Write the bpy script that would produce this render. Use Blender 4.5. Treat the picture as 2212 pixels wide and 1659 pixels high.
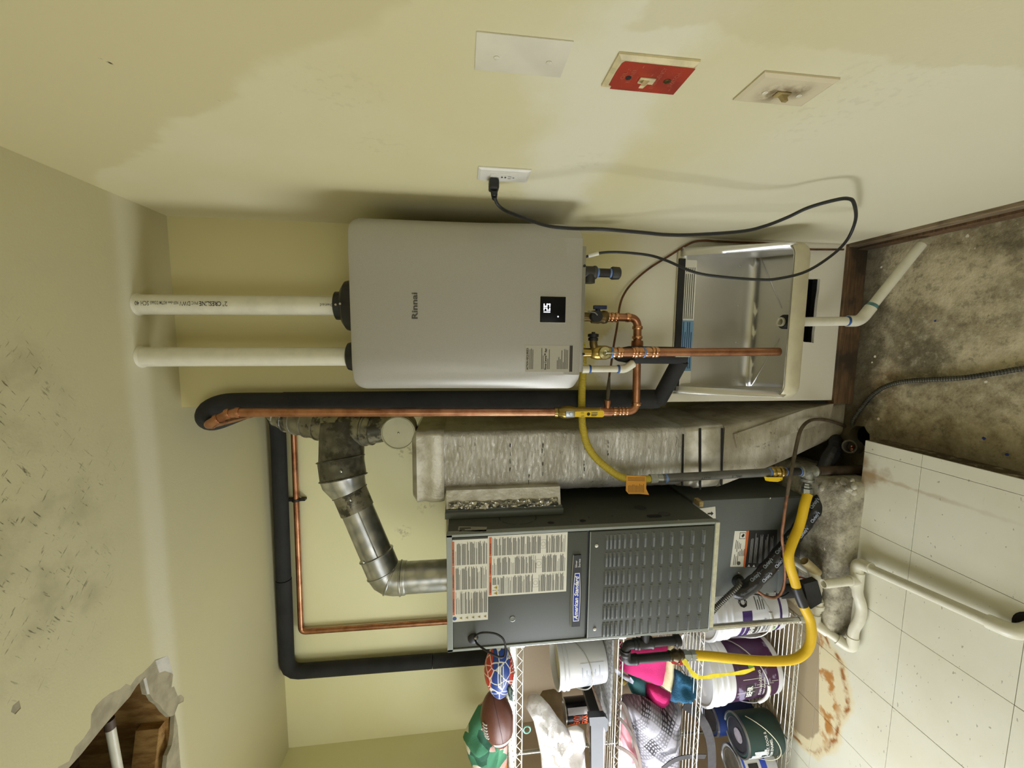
import bpy, bmesh, math, random
from math import sin, cos, pi, radians, sqrt
from mathutils import Vector, Matrix, noise as mnoise
from mathutils.geometry import delaunay_2d_cdt

for o in list(bpy.data.objects):
    bpy.data.objects.remove(o)
SC = bpy.context.scene
COL = SC.collection
V = Vector

# ------------------------------------------------------------------ camera (measured from the vanishing points)
FPX, YAW, PITCH, ROLL = 877.8056, -0.1087, -0.1234, -0.0048
CAM = V((-0.4033, -1.5446, 1.5798))
fwd = V((sin(YAW)*cos(PITCH), cos(YAW)*cos(PITCH), sin(PITCH)))
rgt0 = V((cos(YAW), -sin(YAW), 0))
up0 = rgt0.cross(fwd)
RGT = cos(ROLL)*rgt0 + sin(ROLL)*up0
UP = -sin(ROLL)*rgt0 + cos(ROLL)*up0
DWN = -UP
cd = bpy.data.cameras.new('camera')
cam = bpy.data.objects.new('camera', cd)
COL.objects.link(cam)
# the phone was held sideways: the picture's right is the room's down
cam.matrix_world = Matrix(((DWN.x, RGT.x, -fwd.x, CAM.x), (DWN.y, RGT.y, -fwd.y, CAM.y), (DWN.z, RGT.z, -fwd.z, CAM.z), (0, 0, 0, 1)))
cd.sensor_fit = 'HORIZONTAL'
cd.sensor_width = 36
cd.lens = FPX/2212*36
cd.clip_start = 0.02
SC.camera = cam

# ------------------------------------------------------------------ light
SC.view_settings.view_transform = 'Standard'
SC.view_settings.look = 'None'
SC.view_settings.gamma = 1
SC.view_settings.use_curve_mapping = False
SC.view_settings.exposure = 0.0
w = bpy.data.worlds.new('sky')
SC.world = w
w.use_nodes = True
w.node_tree.nodes['Background'].inputs[0].default_value = (0.62, 0.76, 1.0, 1)
w.node_tree.nodes['Background'].inputs[1].default_value = 0.8

def add_light(name, kind, energy, color, loc, target=None, size=1, size_y=None, rot=None):
    l = bpy.data.lights.new(name, kind)
    l.energy = energy
    l.color = color
    if kind == 'AREA':
        l.shape = 'RECTANGLE'
        l.size = size
        l.size_y = size_y or size
    o = bpy.data.objects.new(name, l)
    COL.objects.link(o)
    o.location = loc
    if target is not None:
        o.rotation_euler = (V(target)-V(loc)).to_track_quat('-Z', 'Y').to_euler()
    return o
SUN = V((0.66, 0.74, -0.16)).normalized()
s = add_light('sun', 'SUN', 5.5, (1.0, 0.96, 0.92), (-6, -6, 4), V((-6, -6, 4))+SUN)
s.data.angle = radians(0.6)
add_light('daylight_opening', 'AREA', 34, (0.92, 0.96, 1.0), (-2.79, -0.60, 1.0), (0, 0.35, 0.95), 1.05, 1.0)
add_light('front_fill', 'AREA', 27, (0.96, 0.98, 1.0), (-1.95, -4.22, 1.15), (-1.95, 0, 1.05), 1.5, 1.9)  # added fill lamp, brightens the room from behind the camera

# ------------------------------------------------------------------ helpers
def U(px, py, **k):
    """the point of the room seen at photo pixel (px,py) on a plane X=, Y= or Z= (photogrammetry)"""
    r = fwd + RGT*((1659-py-829.5)/FPX) + DWN*((px-1106)/FPX)
    (a, v), = k.items()
    i = 'XYZ'.index(a)
    return CAM + r*((v-CAM[i])/r[i])

def lin(c):
    return tuple(((x/255)/12.92 if x/255 <= 0.04045 else ((x/255+0.055)/1.055)**2.4) for x in c)

class NT:
    def __init__(s, name, rough=0.6, metal=0.0, col=(200, 200, 200), spec=0.5):
        s.m = bpy.data.materials.new(name)
        s.m.use_nodes = True
        s.n = s.m.node_tree.nodes
        s.l = s.m.node_tree.links
        s.b = s.n['Principled BSDF']
        s.b.inputs['Roughness'].default_value = rough
        s.b.inputs['Metallic'].default_value = metal
        s.b.inputs['Base Color'].default_value = (*lin(col), 1)
        s.b.inputs['Specular IOR Level'].default_value = spec
        s._co = None
    def co(s):
        if s._co is None:
            s._co = s.n.new('ShaderNodeTexCoord').outputs['Object']
        return s._co
    def put(s, sock, v):
        if isinstance(v, bpy.types.NodeSocket):
            s.l.new(v, sock)
        elif isinstance(v, (tuple, list)) and len(v) == 3 and sock.type == 'RGBA':
            sock.default_value = (*lin(v), 1)
        else:
            sock.default_value = v
    def mapv(s, scale=(1, 1, 1), rot=(0, 0, 0), loc=(0, 0, 0), src=None):
        n = s.n.new('ShaderNodeMapping')
        s.put(n.inputs[0], src or s.co())
        n.inputs['Scale'].default_value = scale
        n.inputs['Rotation'].default_value = rot
        n.inputs['Location'].default_value = loc
        return n.outputs[0]
    def noise(s, scale=5, detail=4, rough=0.55, vec=None, dist=0):
        n = s.n.new('ShaderNodeTexNoise')
        s.put(n.inputs['Vector'], vec or s.co())
        n.inputs['Scale'].default_value = scale
        n.inputs['Detail'].default_value = detail
        n.inputs['Roughness'].default_value = rough
        n.inputs['Distortion'].default_value = dist
        return n.outputs[0]
    def vor(s, scale=5, feat='F1', vec=None):
        n = s.n.new('ShaderNodeTexVoronoi')
        n.feature = feat
        s.put(n.inputs['Vector'], vec or s.co())
        n.inputs['Scale'].default_value = scale
        return n.outputs[0]
    def wave(s, scale=5, dist=0, vec=None, direction='X', detail=2, dscale=1):
        n = s.n.new('ShaderNodeTexWave')
        n.bands_direction = direction
        s.put(n.inputs['Vector'], vec or s.co())
        n.inputs['Scale'].default_value = scale
        n.inputs['Distortion'].default_value = dist
        n.inputs['Detail'].default_value = detail
        n.inputs['Detail Scale'].default_value = dscale
        return n.outputs['Fac']
    def step(s, v, a, b):
        n = s.n.new('ShaderNodeMapRange')
        n.interpolation_type = 'SMOOTHSTEP'
        s.put(n.inputs[0], v)
        n.inputs[1].default_value = a
        n.inputs[2].default_value = b
        return n.outputs[0]
    def math(s, op, a, b=0.0):
        n = s.n.new('ShaderNodeMath')
        n.operation = op
        s.put(n.inputs[0], a)
        s.put(n.inputs[1], b)
        return n.outputs[0]
    def xyz(s):
        n = s.n.new('ShaderNodeSeparateXYZ')
        s.put(n.inputs[0], s.co())
        return n.outputs
    def mix(s, f, a, b, mode='MIX'):
        n = s.n.new('ShaderNodeMix')
        n.data_type = 'RGBA'
        n.blend_type = mode
        s.put(n.inputs['Factor'], f)
        s.put(n.inputs['A'], a)
        s.put(n.inputs['B'], b)
        return n.outputs['Result']
    def color(s, c):
        s.put(s.b.inputs['Base Color'], c)
        return s
    def rough(s, v):
        s.put(s.b.inputs['Roughness'], v)
        return s
    def bump(s, h, strength=0.3, dist=0.01):
        n = s.n.new('ShaderNodeBump')
        s.put(n.inputs['Height'], h)
        n.inputs['Strength'].default_value = strength
        n.inputs['Distance'].default_value = dist
        s.l.new(n.outputs[0], s.b.inputs['Normal'])
        return s
    def dist2(s, ax, pts, wob=0.0, wsc=7):
        """distance in plane to a set of discs [(u,v,r)] minus radius, smallest; ax=(i,j)"""
        c = s.xyz()
        u, v = c[ax[0]], c[ax[1]]
        if wob:
            nz = s.math('MULTIPLY', s.math('SUBTRACT', s.noise(wsc, 5), 0.5), wob)
        best = None
        for (pu, pv, r) in pts:
            du = s.math('SUBTRACT', u, pu)
            dv = s.math('SUBTRACT', v, pv)
            d = s.math('SUBTRACT', s.math('SQRT', s.math('ADD', s.math('MULTIPLY', du, du), s.math('MULTIPLY', dv, dv))), r)
            best = d if best is None else s.math('MINIMUM', best, d)
        if wob:
            best = s.math('ADD', best, nz)
        return best

def M(name, col, rough=0.6, metal=0.0, var=0.12, scale=12, bump=0.0, bscale=60, spec=0.5, col2=None):
    t = NT(name, rough, metal, col, spec)
    if var or col2:
        c2 = col2 or tuple(max(0, x*(1-var)) for x in col)
        t.color(t.mix(t.step(t.noise(scale, 5), 0.35, 0.7), col, c2))
    if bump:
        t.bump(t.noise(bscale, 3), bump, 0.004)
    return t.m

def shape_obj(o, smooth):
    if smooth:
        o.data.polygons.foreach_set('use_smooth', [True]*len(o.data.polygons))
        if smooth is not True:
            o.data.set_sharp_from_angle(angle=smooth)

ORG = {}
def tag(o, label=None, cat=None, group=None, kind=None):
    for k, v in (('label', label), ('category', cat), ('group', group), ('kind', kind)):
        if v:
            o[k] = v
    return o

def thing(name, label, cat, loc=(0, 0, 0), group=None):
    o = bpy.data.objects.new(name, None)
    o.empty_display_size = 0.05
    COL.objects.link(o)
    o.location = loc
    ORG[o.name] = V(loc)
    return tag(o, label, cat, group)

def obj(name, bm, mat, parent=None, smooth=0.7, label=None, base=None):
    """link a bmesh (world coordinates) as one mesh object, its origin on its parent's (or on base)"""
    org = ORG[parent.name] if parent else (V(base) if base is not None else V((0, 0, 0)))
    if isinstance(bm, MB):
        bm = bm.bm
    bmesh.ops.translate(bm, verts=bm.verts, vec=-org)
    me = bpy.data.meshes.new(name)
    bm.to_mesh(me)
    bm.free()
    o = bpy.data.objects.new(name, me)
    COL.objects.link(o)
    me.materials.append(mat)
    shape_obj(o, smooth)
    if parent:
        o.parent = parent
    else:
        o.location = org
    ORG[o.name] = org
    if label:
        o['label'] = label
    return o

def fillet(pts, r, n=6):
    """round the corners of a polyline"""
    pts = [V(p) for p in pts]
    out = [pts[0]]
    for i in range(1, len(pts)-1):
        a, b, c = pts[i-1], pts[i], pts[i+1]
        d1, d2 = (a-b), (c-b)
        rr = min(r, d1.length*0.49, d2.length*0.49)
        p, q = b+d1.normalized()*rr, b+d2.normalized()*rr
        for k in range(n+1):
            t = k/n
            out.append(p*(1-t)**2 + b*2*t*(1-t) + q*t*t)
    out.append(pts[-1])
    return out

def spline(pts, n=8):
    """Catmull-Rom through the points"""
    pts = [V(p) for p in pts]
    P = [pts[0]*2-pts[1]] + pts + [pts[-1]*2-pts[-2]]
    out = []
    for i in range(1, len(P)-2):
        p0, p1, p2, p3 = P[i-1:i+3]
        for k in range(n):
            t = k/n
            out.append(0.5*((2*p1)+(p2-p0)*t+(2*p0-5*p1+4*p2-p3)*t*t+(3*p1-p0-3*p2+p3)*t**3))
    out.append(pts[-1])
    return out

def resample(pts, step):
    out = [pts[0]]
    acc = 0
    for a, b in zip(pts, pts[1:]):
        L = (b-a).length
        if L == 0:
            continue
        d = step-acc
        while d <= L:
            out.append(a+(b-a)*(d/L))
            d += step
        acc = L-(d-step)
    out.append(pts[-1])
    return out

class MB:
    def __init__(s):
        s.bm = bmesh.new()
    def box(s, a, b, bev=0.0, seg=2):
        t = bmesh.new()
        bmesh.ops.create_cube(t, size=1)
        for v in t.verts:
            for i in range(3):
                v.co[i] = (a[i]+b[i])/2 + v.co[i]*(b[i]-a[i])
        if bev:
            bmesh.ops.bevel(t, geom=list(t.edges), offset=bev, segments=seg, affect='EDGES', profile=0.5)
        return s.join(t)
    def join(s, t):
        me = bpy.data.meshes.new('tmp')
        t.to_mesh(me)
        t.free()
        s.bm.from_mesh(me)
        bpy.data.meshes.remove(me)
        return s
    def tube(s, path, r, seg=14, cap=True, rf=None):
        """sweep a circle along path; r a number or list; rf(i, angle)->factor"""
        path = [V(p) for p in path]
        n = len(path)
        T = []
        for i in range(n):
            t = path[min(i+1, n-1)]-path[max(i-1, 0)]
            T.append(t.normalized() if t.length > 1e-9 else V((0, 0, 1)))
        a = T[0].orthogonal().normalized()
        rings = []
        for i in range(n):
            a = (a - T[i]*a.dot(T[i]))
            a = a.normalized() if a.length > 1e-6 else T[i].orthogonal().normalized()
            b = T[i].cross(a)
            rr = r[i] if isinstance(r, (list, tuple)) else r
            rings.append([s.bm.verts.new(path[i]+(a*cos(2*pi*k/seg)+b*sin(2*pi*k/seg))*rr*(rf(i, 2*pi*k/seg) if rf else 1)) for k in range(seg)])
        for i in range(n-1):
            for k in range(seg):
                s.bm.faces.new((rings[i][k], rings[i][(k+1) % seg], rings[i+1][(k+1) % seg], rings[i+1][k]))
        if cap:
            s.bm.faces.new(rings[0][::-1])
            s.bm.faces.new(rings[-1])
        return s
    def cyl(s, a, b, r, r2=None, seg=20, cap=True):
        return s.tube([a, b], [r, r2 if r2 is not None else r], seg, cap)
    def lathe(s, prof, o, axis=(0, 0, 1), seg=28, capa=True, capb=True):
        """prof [(radius, height)] turned about axis at o"""
        ax = V(axis).normalized()
        o = V(o)
        a = ax.orthogonal().normalized()
        b = ax.cross(a)
        rings = [[s.bm.verts.new(o+ax*h+(a*cos(2*pi*k/seg)+b*sin(2*pi*k/seg))*max(r, 1e-5)) for k in range(seg)] for r, h in prof]
        for i in range(len(rings)-1):
            for k in range(seg):
                s.bm.faces.new((rings[i][k], rings[i][(k+1) % seg], rings[i+1][(k+1) % seg], rings[i+1][k]))
        if capa:
            s.bm.faces.new(rings[0][::-1])
        if capb:
            s.bm.faces.new(rings[-1])
        return s
    def poly(s, pts):
        s.bm.faces.new([s.bm.verts.new(V(p)) for p in pts])
        return s
    def prism(s, pts, d):
        """polygon pts pushed by vector d, closed"""
        d = V(d)
        A = [s.bm.verts.new(V(p)) for p in pts]
        B = [s.bm.verts.new(V(p)+d) for p in pts]
        n = len(pts)
        s.bm.faces.new(A[::-1])
        s.bm.faces.new(B)
        for i in range(n):
            s.bm.faces.new((A[i], A[(i+1) % n], B[(i+1) % n], B[i]))
        return s
    def loft(s, secs, cap=True, closed=True):
        R = [[s.bm.verts.new(V(p)) for p in sec] for sec in secs]
        n = len(R[0])
        for i in range(len(R)-1):
            for k in range(n if closed else n-1):
                s.bm.faces.new((R[i][k], R[i][(k+1) % n], R[i+1][(k+1) % n], R[i+1][k]))
        if cap:
            s.bm.faces.new(R[0][::-1])
            s.bm.faces.new(R[-1])
        return s
    def sphere(s, c, r, sub=3, sc=(1, 1, 1)):
        t = bmesh.new()
        bmesh.ops.create_icosphere(t, subdivisions=sub, radius=1)
        for v in t.verts:
            v.co = V(c)+V((v.co.x*r*sc[0], v.co.y*r*sc[1], v.co.z*r*sc[2]))
        return s.join(t)
    def fix(s):
        bmesh.ops.recalc_face_normals(s.bm, faces=s.bm.faces)
        return s

def plate(outer, holes, to3, thick):
    """flat sheet with real holes: outlines in 2D, to3(u,v) -> point, pushed by vector thick"""
    vs, es = [], []
    for loop in [outer]+holes:
        k = len(vs)
        vs += [V((a, b)) for a, b in loop]
        es += [(k+i, k+(i+1) % len(loop)) for i in range(len(loop))]
    ov, oe, of, *_ = delaunay_2d_cdt(vs, es, [], 0, 1e-6)
    def inside(p, loop):
        c = False
        for i in range(len(loop)):
            x1, y1 = loop[i]
            x2, y2 = loop[i-1]
            if (y1 > p[1]) != (y2 > p[1]) and p[0] < (x2-x1)*(p[1]-y1)/(y2-y1)+x1:
                c = not c
        return c
    m = MB()
    A = [m.bm.verts.new(to3(p.x, p.y)) for p in ov]
    B = [m.bm.verts.new(to3(p.x, p.y)+V(thick)) for p in ov]
    cnt = {}
    for f in of:
        c = sum((ov[i] for i in f), V((0, 0)))/len(f)
        if not inside(c, outer) or any(inside(c, h) for h in holes):
            continue
        m.bm.faces.new([A[i] for i in f])
        m.bm.faces.new([B[i] for i in reversed(f)])
        for i in range(len(f)):
            e = (f[i], f[(i+1) % len(f)])
            if (e[1], e[0]) in cnt:
                del cnt[(e[1], e[0])]
            else:
                cnt[e] = 1
    for a, b in cnt:
        m.bm.faces.new((A[b], A[a], B[a], B[b]))
    for v in [v for v in m.bm.verts if not v.link_faces]:
        m.bm.verts.remove(v)
    return m.fix()

def pillow(outline, depth, to3, nrm, t, seed=0, wob=0.3, step=0.02, back=0.6, fold=14.0):
    """soft body with a given outline (2D, metres), puffed to thickness t along nrm, with folds"""
    vs = [V(p) for p in outline]
    xs = [p.x for p in vs]
    ys = [p.y for p in vs]
    n0 = len(vs)
    def inside(p):
        c = False
        for i in range(n0):
            a, b = vs[i], vs[i-1]
            if (a.y > p.y) != (b.y > p.y) and p.x < (b.x-a.x)*(p.y-a.y)/(b.y-a.y)+a.x:
                c = not c
        return c
    def edge(p):
        d = 9
        for i in range(n0):
            a, b = vs[i-1], vs[i]
            ab = b-a
            k = max(0, min(1, (p-a).dot(ab)/max(ab.dot(ab), 1e-9)))
            d = min(d, (p-a-ab*k).length)
        return d
    pts = list(vs)
    x = min(xs)
    j = 0
    while x < max(xs):
        y = min(ys)+(step/2 if j % 2 else 0)
        while y < max(ys):
            p = V((x, y))
            if inside(p) and edge(p) > step*0.45:
                pts.append(p)
            y += step
        x += step
        j += 1
    ov, oe, of, *_ = delaunay_2d_cdt(pts, [(i, (i+1) % n0) for i in range(n0)], [], 1, 1e-6)
    m = MB()
    N = V(nrm)
    R = t*1.3
    F, B = [], []
    for p in ov:
        d = min(1, edge(p)/R)
        h = sqrt(max(0, 1-(1-d)**2))
        nz = mnoise.fractal(V((p.x*fold+seed*7.3, p.y*fold, seed)), 0.9, 2.1, 3)
        nz2 = abs(mnoise.noise(V((p.x*fold*0.6+seed*3.1, p.y*fold*0.9, seed+4))))
        q = to3(p.x, p.y)
        F.append(m.bm.verts.new(q+N*(t*h*(1+wob*nz-wob*0.9*nz2))))
        B.append(m.bm.verts.new(q-N*(t*back*h)))
    for f in of:
        c = sum((ov[i] for i in f), V((0, 0)))/len(f)
        if inside(c):
            m.bm.faces.new([F[i] for i in f])
            m.bm.faces.new([B[i] for i in reversed(f)])
    bmesh.ops.remove_doubles(m.bm, verts=m.bm.verts, dist=1e-5)
    return m.fix()

def rect(u0, v0, u1, v1):
    return [(u0, v0), (u1, v0), (u1, v1), (u0, v1)]

class Face:
    """a flat face: origin, u and v unit vectors; everything printed on it is laid out in metres"""
    def __init__(s, o, u, v, lift=0.0006):
        s.o, s.u, s.v = V(o), V(u).normalized(), V(v).normalized()
        s.n = s.u.cross(s.v)
        s.k = lift
    def p(s, a, b, d=0.0):
        return s.o + s.u*a + s.v*b + s.n*d
    def quads(s, name, qs, mat, parent, lift=None, smooth=False, label=None):
        m = MB()
        for q in qs:
            m.poly([s.p(a, b, s.k if lift is None else lift) for a, b in q])
        return obj(name, m, mat, parent, smooth, label)

def glyphs(txt, size, shear=0.0, bold=0.0, align='LEFT', sx=1.0):
    c = bpy.data.curves.new('t', 'FONT')
    c.body = txt
    c.size = size
    c.shear = shear
    c.offset = bold
    c.align_x = align
    c.resolution_u = 2
    o = bpy.data.objects.new('t', c)
    COL.objects.link(o)
    dg = bpy.context.evaluated_depsgraph_get()
    me = bpy.data.meshes.new_from_object(o.evaluated_get(dg))
    bm = bmesh.new()
    bm.from_mesh(me)
    for v in bm.verts:
        v.co.x *= sx
    bpy.data.objects.remove(o)
    bpy.data.curves.remove(c)
    bpy.data.meshes.remove(me)
    return bm

def text(name, txt, face, a, b, size, mat, parent, lift=0.0012, fit=None, bend=None, **k):
    bm = glyphs(txt, size, **k)
    if fit:
        xs = [v.co.x for v in bm.verts]
        f = fit/(max(xs)-min(xs))
        for v in bm.verts:
            v.co.x *= f
    for v in bm.verts:
        x, y = v.co.x+a, v.co.y+b
        v.co = bend(x, y, lift) if bend else face.p(x, y, lift)
    return obj(name, bm, mat, parent, False)

RNG = random.Random(5)
def lines(x0, y0, x1, y1, pitch, h=0.5, rag=0.25, gap=0.12, rng=RNG):
    """lines of fine print: quads in label coordinates"""
    qs = []
    y = y1
    while y-pitch*h > y0:
        if rng.random() > gap:
            x = x1-(x1-x0)*rng.random()*rag*(1 if rng.random() < .5 else .2)
            qs.append(rect(x0, y-pitch*h, x, y))
        y -= pitch
    return qs
# ------------------------------------------------------------------ materials
H = 2.557
YB = 0.6485
XL = -2.70

def wall_mat(name, kind):
    t = NT(name, 0.62, 0, (224, 216, 172), 0.35)
    n1, n2 = t.noise(1.6, 5), t.noise(9, 6)
    base = t.mix(t.step(n1, 0.35, 0.65), (213, 205, 162), (217, 210, 174))
    c = t.xyz()
    wob = t.math('MULTIPLY', t.math('SUBTRACT', t.noise(5, 6), 0.5), 0.22)
    if kind == 'right':
        tan = (203, 192, 148)
        # older tan paint above and towards the camera, skim-coat band between
        e = t.math('ADD', t.math('SUBTRACT', c[2], t.math('MULTIPLY', c[1], 1.3)), wob)
        m1 = t.step(e, 2.93, 2.97)
        m1 = t.math('MULTIPLY', m1, t.step(t.math('ADD', t.math('MULTIPLY', wob, 0.4), c[2]), 1.635, 1.65))
        m1 = t.math('MULTIPLY', m1, t.math('SUBTRACT', 1.0, t.step(t.math('ADD', c[2], t.math('MULTIPLY', wob, .4)), 2.9, 3.0)))
        m2 = t.math('MULTIPLY', t.step(t.math('ADD', t.math('MULTIPLY', c[1], -1), wob), 0.985, 1.0), t.math('SUBTRACT', 1.0, t.step(t.math('ADD', c[2], wob), 1.36, 1.38)))
        mm = t.math('MAXIMUM', m1, m2)
        band = t.math('MULTIPLY', t.step(t.math('ADD', c[2], wob), 1.20, 1.27), t.math('SUBTRACT', 1.0, t.step(t.math('ADD', c[2], wob), 1.37, 1.46)))
        base = t.mix(t.math('MULTIPLY', band, 0.75), base, (226, 222, 199))
        low = t.math('SUBTRACT', 1.0, t.step(t.math('ADD', c[2], wob), 0.85, 1.15))
        base = t.mix(t.math('MULTIPLY', low, 0.6), base, (224, 220, 197))
        base = t.mix(t.math('ADD', t.math('MULTIPLY', m1, 0.75), t.math('MULTIPLY', m2, 0.42)), base, tan)
        d = t.dist2((1, 2), [(-0.93, 0.88, 0.02), (-0.62, 1.75, 0.015), (-0.80, 1.78, 0.03), (-0.34, 1.45, 0.02), (-0.80, 0.93, 0.015), (-0.6, 1.3, .01), (-0.9, 0.95, .06)], 0.05, 22)
        base = t.mix(t.math('MULTIPLY', t.math('MULTIPLY', t.math('SUBTRACT', 1.0, t.step(d, 0.0, 0.07)), t.step(t.noise(60, 5), 0.52, 0.64)), 0.10), base, (130, 122, 96))
        spot = t.dist2((1, 2), [(-0.745, 1.99, 0.001), (-0.825, 2.095, 0.0018), (-0.835, 2.10, .001), (-0.72, 1.90, 0), (-0.715, 1.905, 0)], 0.012, 120)
        base = t.mix(t.math('SUBTRACT', 1.0, t.step(spot, -0.002, 0.002)), base, (66, 58, 44))
    elif kind == 'center':
        yel = (207, 197, 146)
        up = t.step(t.math('ADD', c[2], t.math('MULTIPLY', wob, 0.7)), 0.82, 1.05)
        base = t.mix(up, (226, 221, 203), yel)
        blob = t.dist2((0, 2), [(-0.5, 0.98, 0.07), (-0.56, 0.86, 0.05), (-0.42, 0.97, .05)], 0.10, 16)
        base = t.mix(t.math('SUBTRACT', 1.0, t.step(blob, 0.0, 0.03)), base, (225, 221, 210))
    elif kind == 'back':
        base = t.mix(t.step(n1, 0.35, 0.65), (236, 231, 180), (239, 234, 190))
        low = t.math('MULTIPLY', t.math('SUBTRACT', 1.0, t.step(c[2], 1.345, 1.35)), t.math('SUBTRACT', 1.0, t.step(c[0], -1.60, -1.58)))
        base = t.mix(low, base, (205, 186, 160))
        d = t.dist2((0, 2), [(-0.99, 1.86, 0.02), (-1.0, 1.90, 0.015), (-1.1, 2.2, .03), (-1.32, 1.78, .01), (-1.46, 1.9, .01)], 0.05, 26)
        base = t.mix(t.math('MULTIPLY', t.math('SUBTRACT', 1.0, t.step(d, 0.0, 0.05)), t.math('MULTIPLY', t.step(t.noise(50, 5), 0.50, 0.64), .5)), base, (160, 150, 108))
    elif kind == 'ceiling':
        base = t.mix(t.step(n1, 0.3, 0.7), (203, 195, 152), (199, 192, 155))
        r = t.dist2((0, 1), [(-0.78, -0.55, 0.20), (-1.02, -0.52, 0.17), (-0.55, -0.60, 0.18), (-0.9, -0.75, 0.2), (-0.8, -0.32, .03)], 0.15)
        zone = t.math('SUBTRACT', 1.0, t.step(r, -0.12, 0.12))
        mv = t.mapv((1, 1, 1), (0, 0, 0.6))
        mv2 = t.mapv((1, 1, 1), (0, 0, -0.7))
        st = t.noise(26, 3, .6, t.mapv((1, 5.5, 1), (0, 0, 0), src=mv))
        st2 = t.noise(24, 3, .6, t.mapv((1, 5.5, 1), (0, 0, 0), src=mv2))
        st = t.math('MAXIMUM', t.step(st, 0.62, 0.72), t.step(st2, 0.63, 0.73))
        sm = t.step(n2, 0.42, 0.72)
        base = t.mix(t.math('MULTIPLY', t.math('MULTIPLY', zone, sm), 0.35), base, (120, 112, 84))
        base = t.mix(t.math('MULTIPLY', t.math('MULTIPLY', zone, st), 0.75), base, (62, 56, 38))
        seam = t.math('SUBTRACT', 1.0, t.step(t.math('ABSOLUTE', t.math('ADD', t.math('ADD', c[1], 0.175), t.math('MULTIPLY', wob, .12))), 0.02, 0.07))
        base = t.mix(t.math('MULTIPLY', seam, 0.6), base, (224, 219, 194))
    t.color(base)
    t.bump(t.math('ADD', t.math('MULTIPLY', n2, 0.6), t.math('MULTIPLY', t.noise(160, 2), 0.25)), 0.18, 0.006)
    return t.m

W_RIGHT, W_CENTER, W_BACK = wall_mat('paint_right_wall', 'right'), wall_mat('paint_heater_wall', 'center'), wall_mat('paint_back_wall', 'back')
W_CEIL, W_PLAIN = wall_mat('paint_ceiling', 'ceiling'), wall_mat('paint_plain', 'plain')

def concrete_mat(name, a, b, dark, sc=3.0, foot=False):
    t = NT(name, 0.75, 0, a, 0.3)
    n = t.noise(sc, 7, 0.65)
    col = t.mix(t.step(n, 0.36, 0.62), b, a)
    col = t.mix(t.math('MULTIPLY', t.step(t.noise(sc*0.7, 6, .6, t.mapv(loc=(3, 1, 0))), 0.5, 0.66), 0.85), col, dark)
    col = t.mix(t.math('MULTIPLY', t.step(t.noise(1.7, 5, .6, t.mapv(loc=(7, 2, 0))), 0.55, 0.68), 0.6), col, (120, 84, 46))
    col = t.mix(t.step(t.noise(58, 2, .5), 0.735, 0.76), col, (206, 199, 180))
    col = t.mix(t.step(t.noise(44, 3, .6, t.mapv((1, 1.6, 1), loc=(5, 5, 2))), 0.735, 0.76), col, (62, 55, 42))
    fine = t.noise(26, 7, .75)
    col = t.mix(t.math('MULTIPLY', t.step(fine, .5, .66), .35), col, (226, 218, 192))
    col = t.mix(t.math('MULTIPLY', t.step(fine, .5, .36), .45), col, (66, 58, 42))
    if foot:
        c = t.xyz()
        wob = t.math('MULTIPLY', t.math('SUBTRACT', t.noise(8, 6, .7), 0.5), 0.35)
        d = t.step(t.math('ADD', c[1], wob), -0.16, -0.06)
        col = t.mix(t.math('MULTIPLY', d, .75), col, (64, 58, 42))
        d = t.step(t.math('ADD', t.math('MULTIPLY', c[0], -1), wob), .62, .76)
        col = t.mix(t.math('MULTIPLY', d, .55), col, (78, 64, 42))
        bs = t.dist2((0, 1), [tuple(U(2125, 947, Z=-.085)[:2])+(.004,), tuple(U(2176, 982, Z=-.085)[:2])+(.004,), tuple(U(2020, 693, Z=-.085)[:2])+(.002,)], .01, 90)
        col = t.mix(t.math('SUBTRACT', 1.0, t.step(bs, 0, .002)), col, (46, 58, 130))
        ws = t.dist2((0, 1), [tuple(U(x, y, Z=-.085)[:2])+(r,) for x, y, r in ((1897, 905, .004), (1904, 577, .003), (1890, 770, .003), (2130, 825, .003), (1884, 783, .002), (2090, 510, .004))], .01, 90)
        col = t.mix(t.math('SUBTRACT', 1.0, t.step(ws, 0, .002)), col, (228, 222, 204))
    t.color(col)
    t.bump(t.noise(40, 5, .7), 0.5, 0.01)
    return t.m
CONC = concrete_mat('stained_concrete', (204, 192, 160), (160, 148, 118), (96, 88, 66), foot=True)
SCREED = concrete_mat('dark_screed_edge', (96, 84, 60), (70, 60, 42), (44, 38, 28))  # darker concrete tone for the screed
SLABM = concrete_mat('rough_slab', (190, 184, 164), (146, 139, 120), (96, 90, 76), 7)

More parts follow.
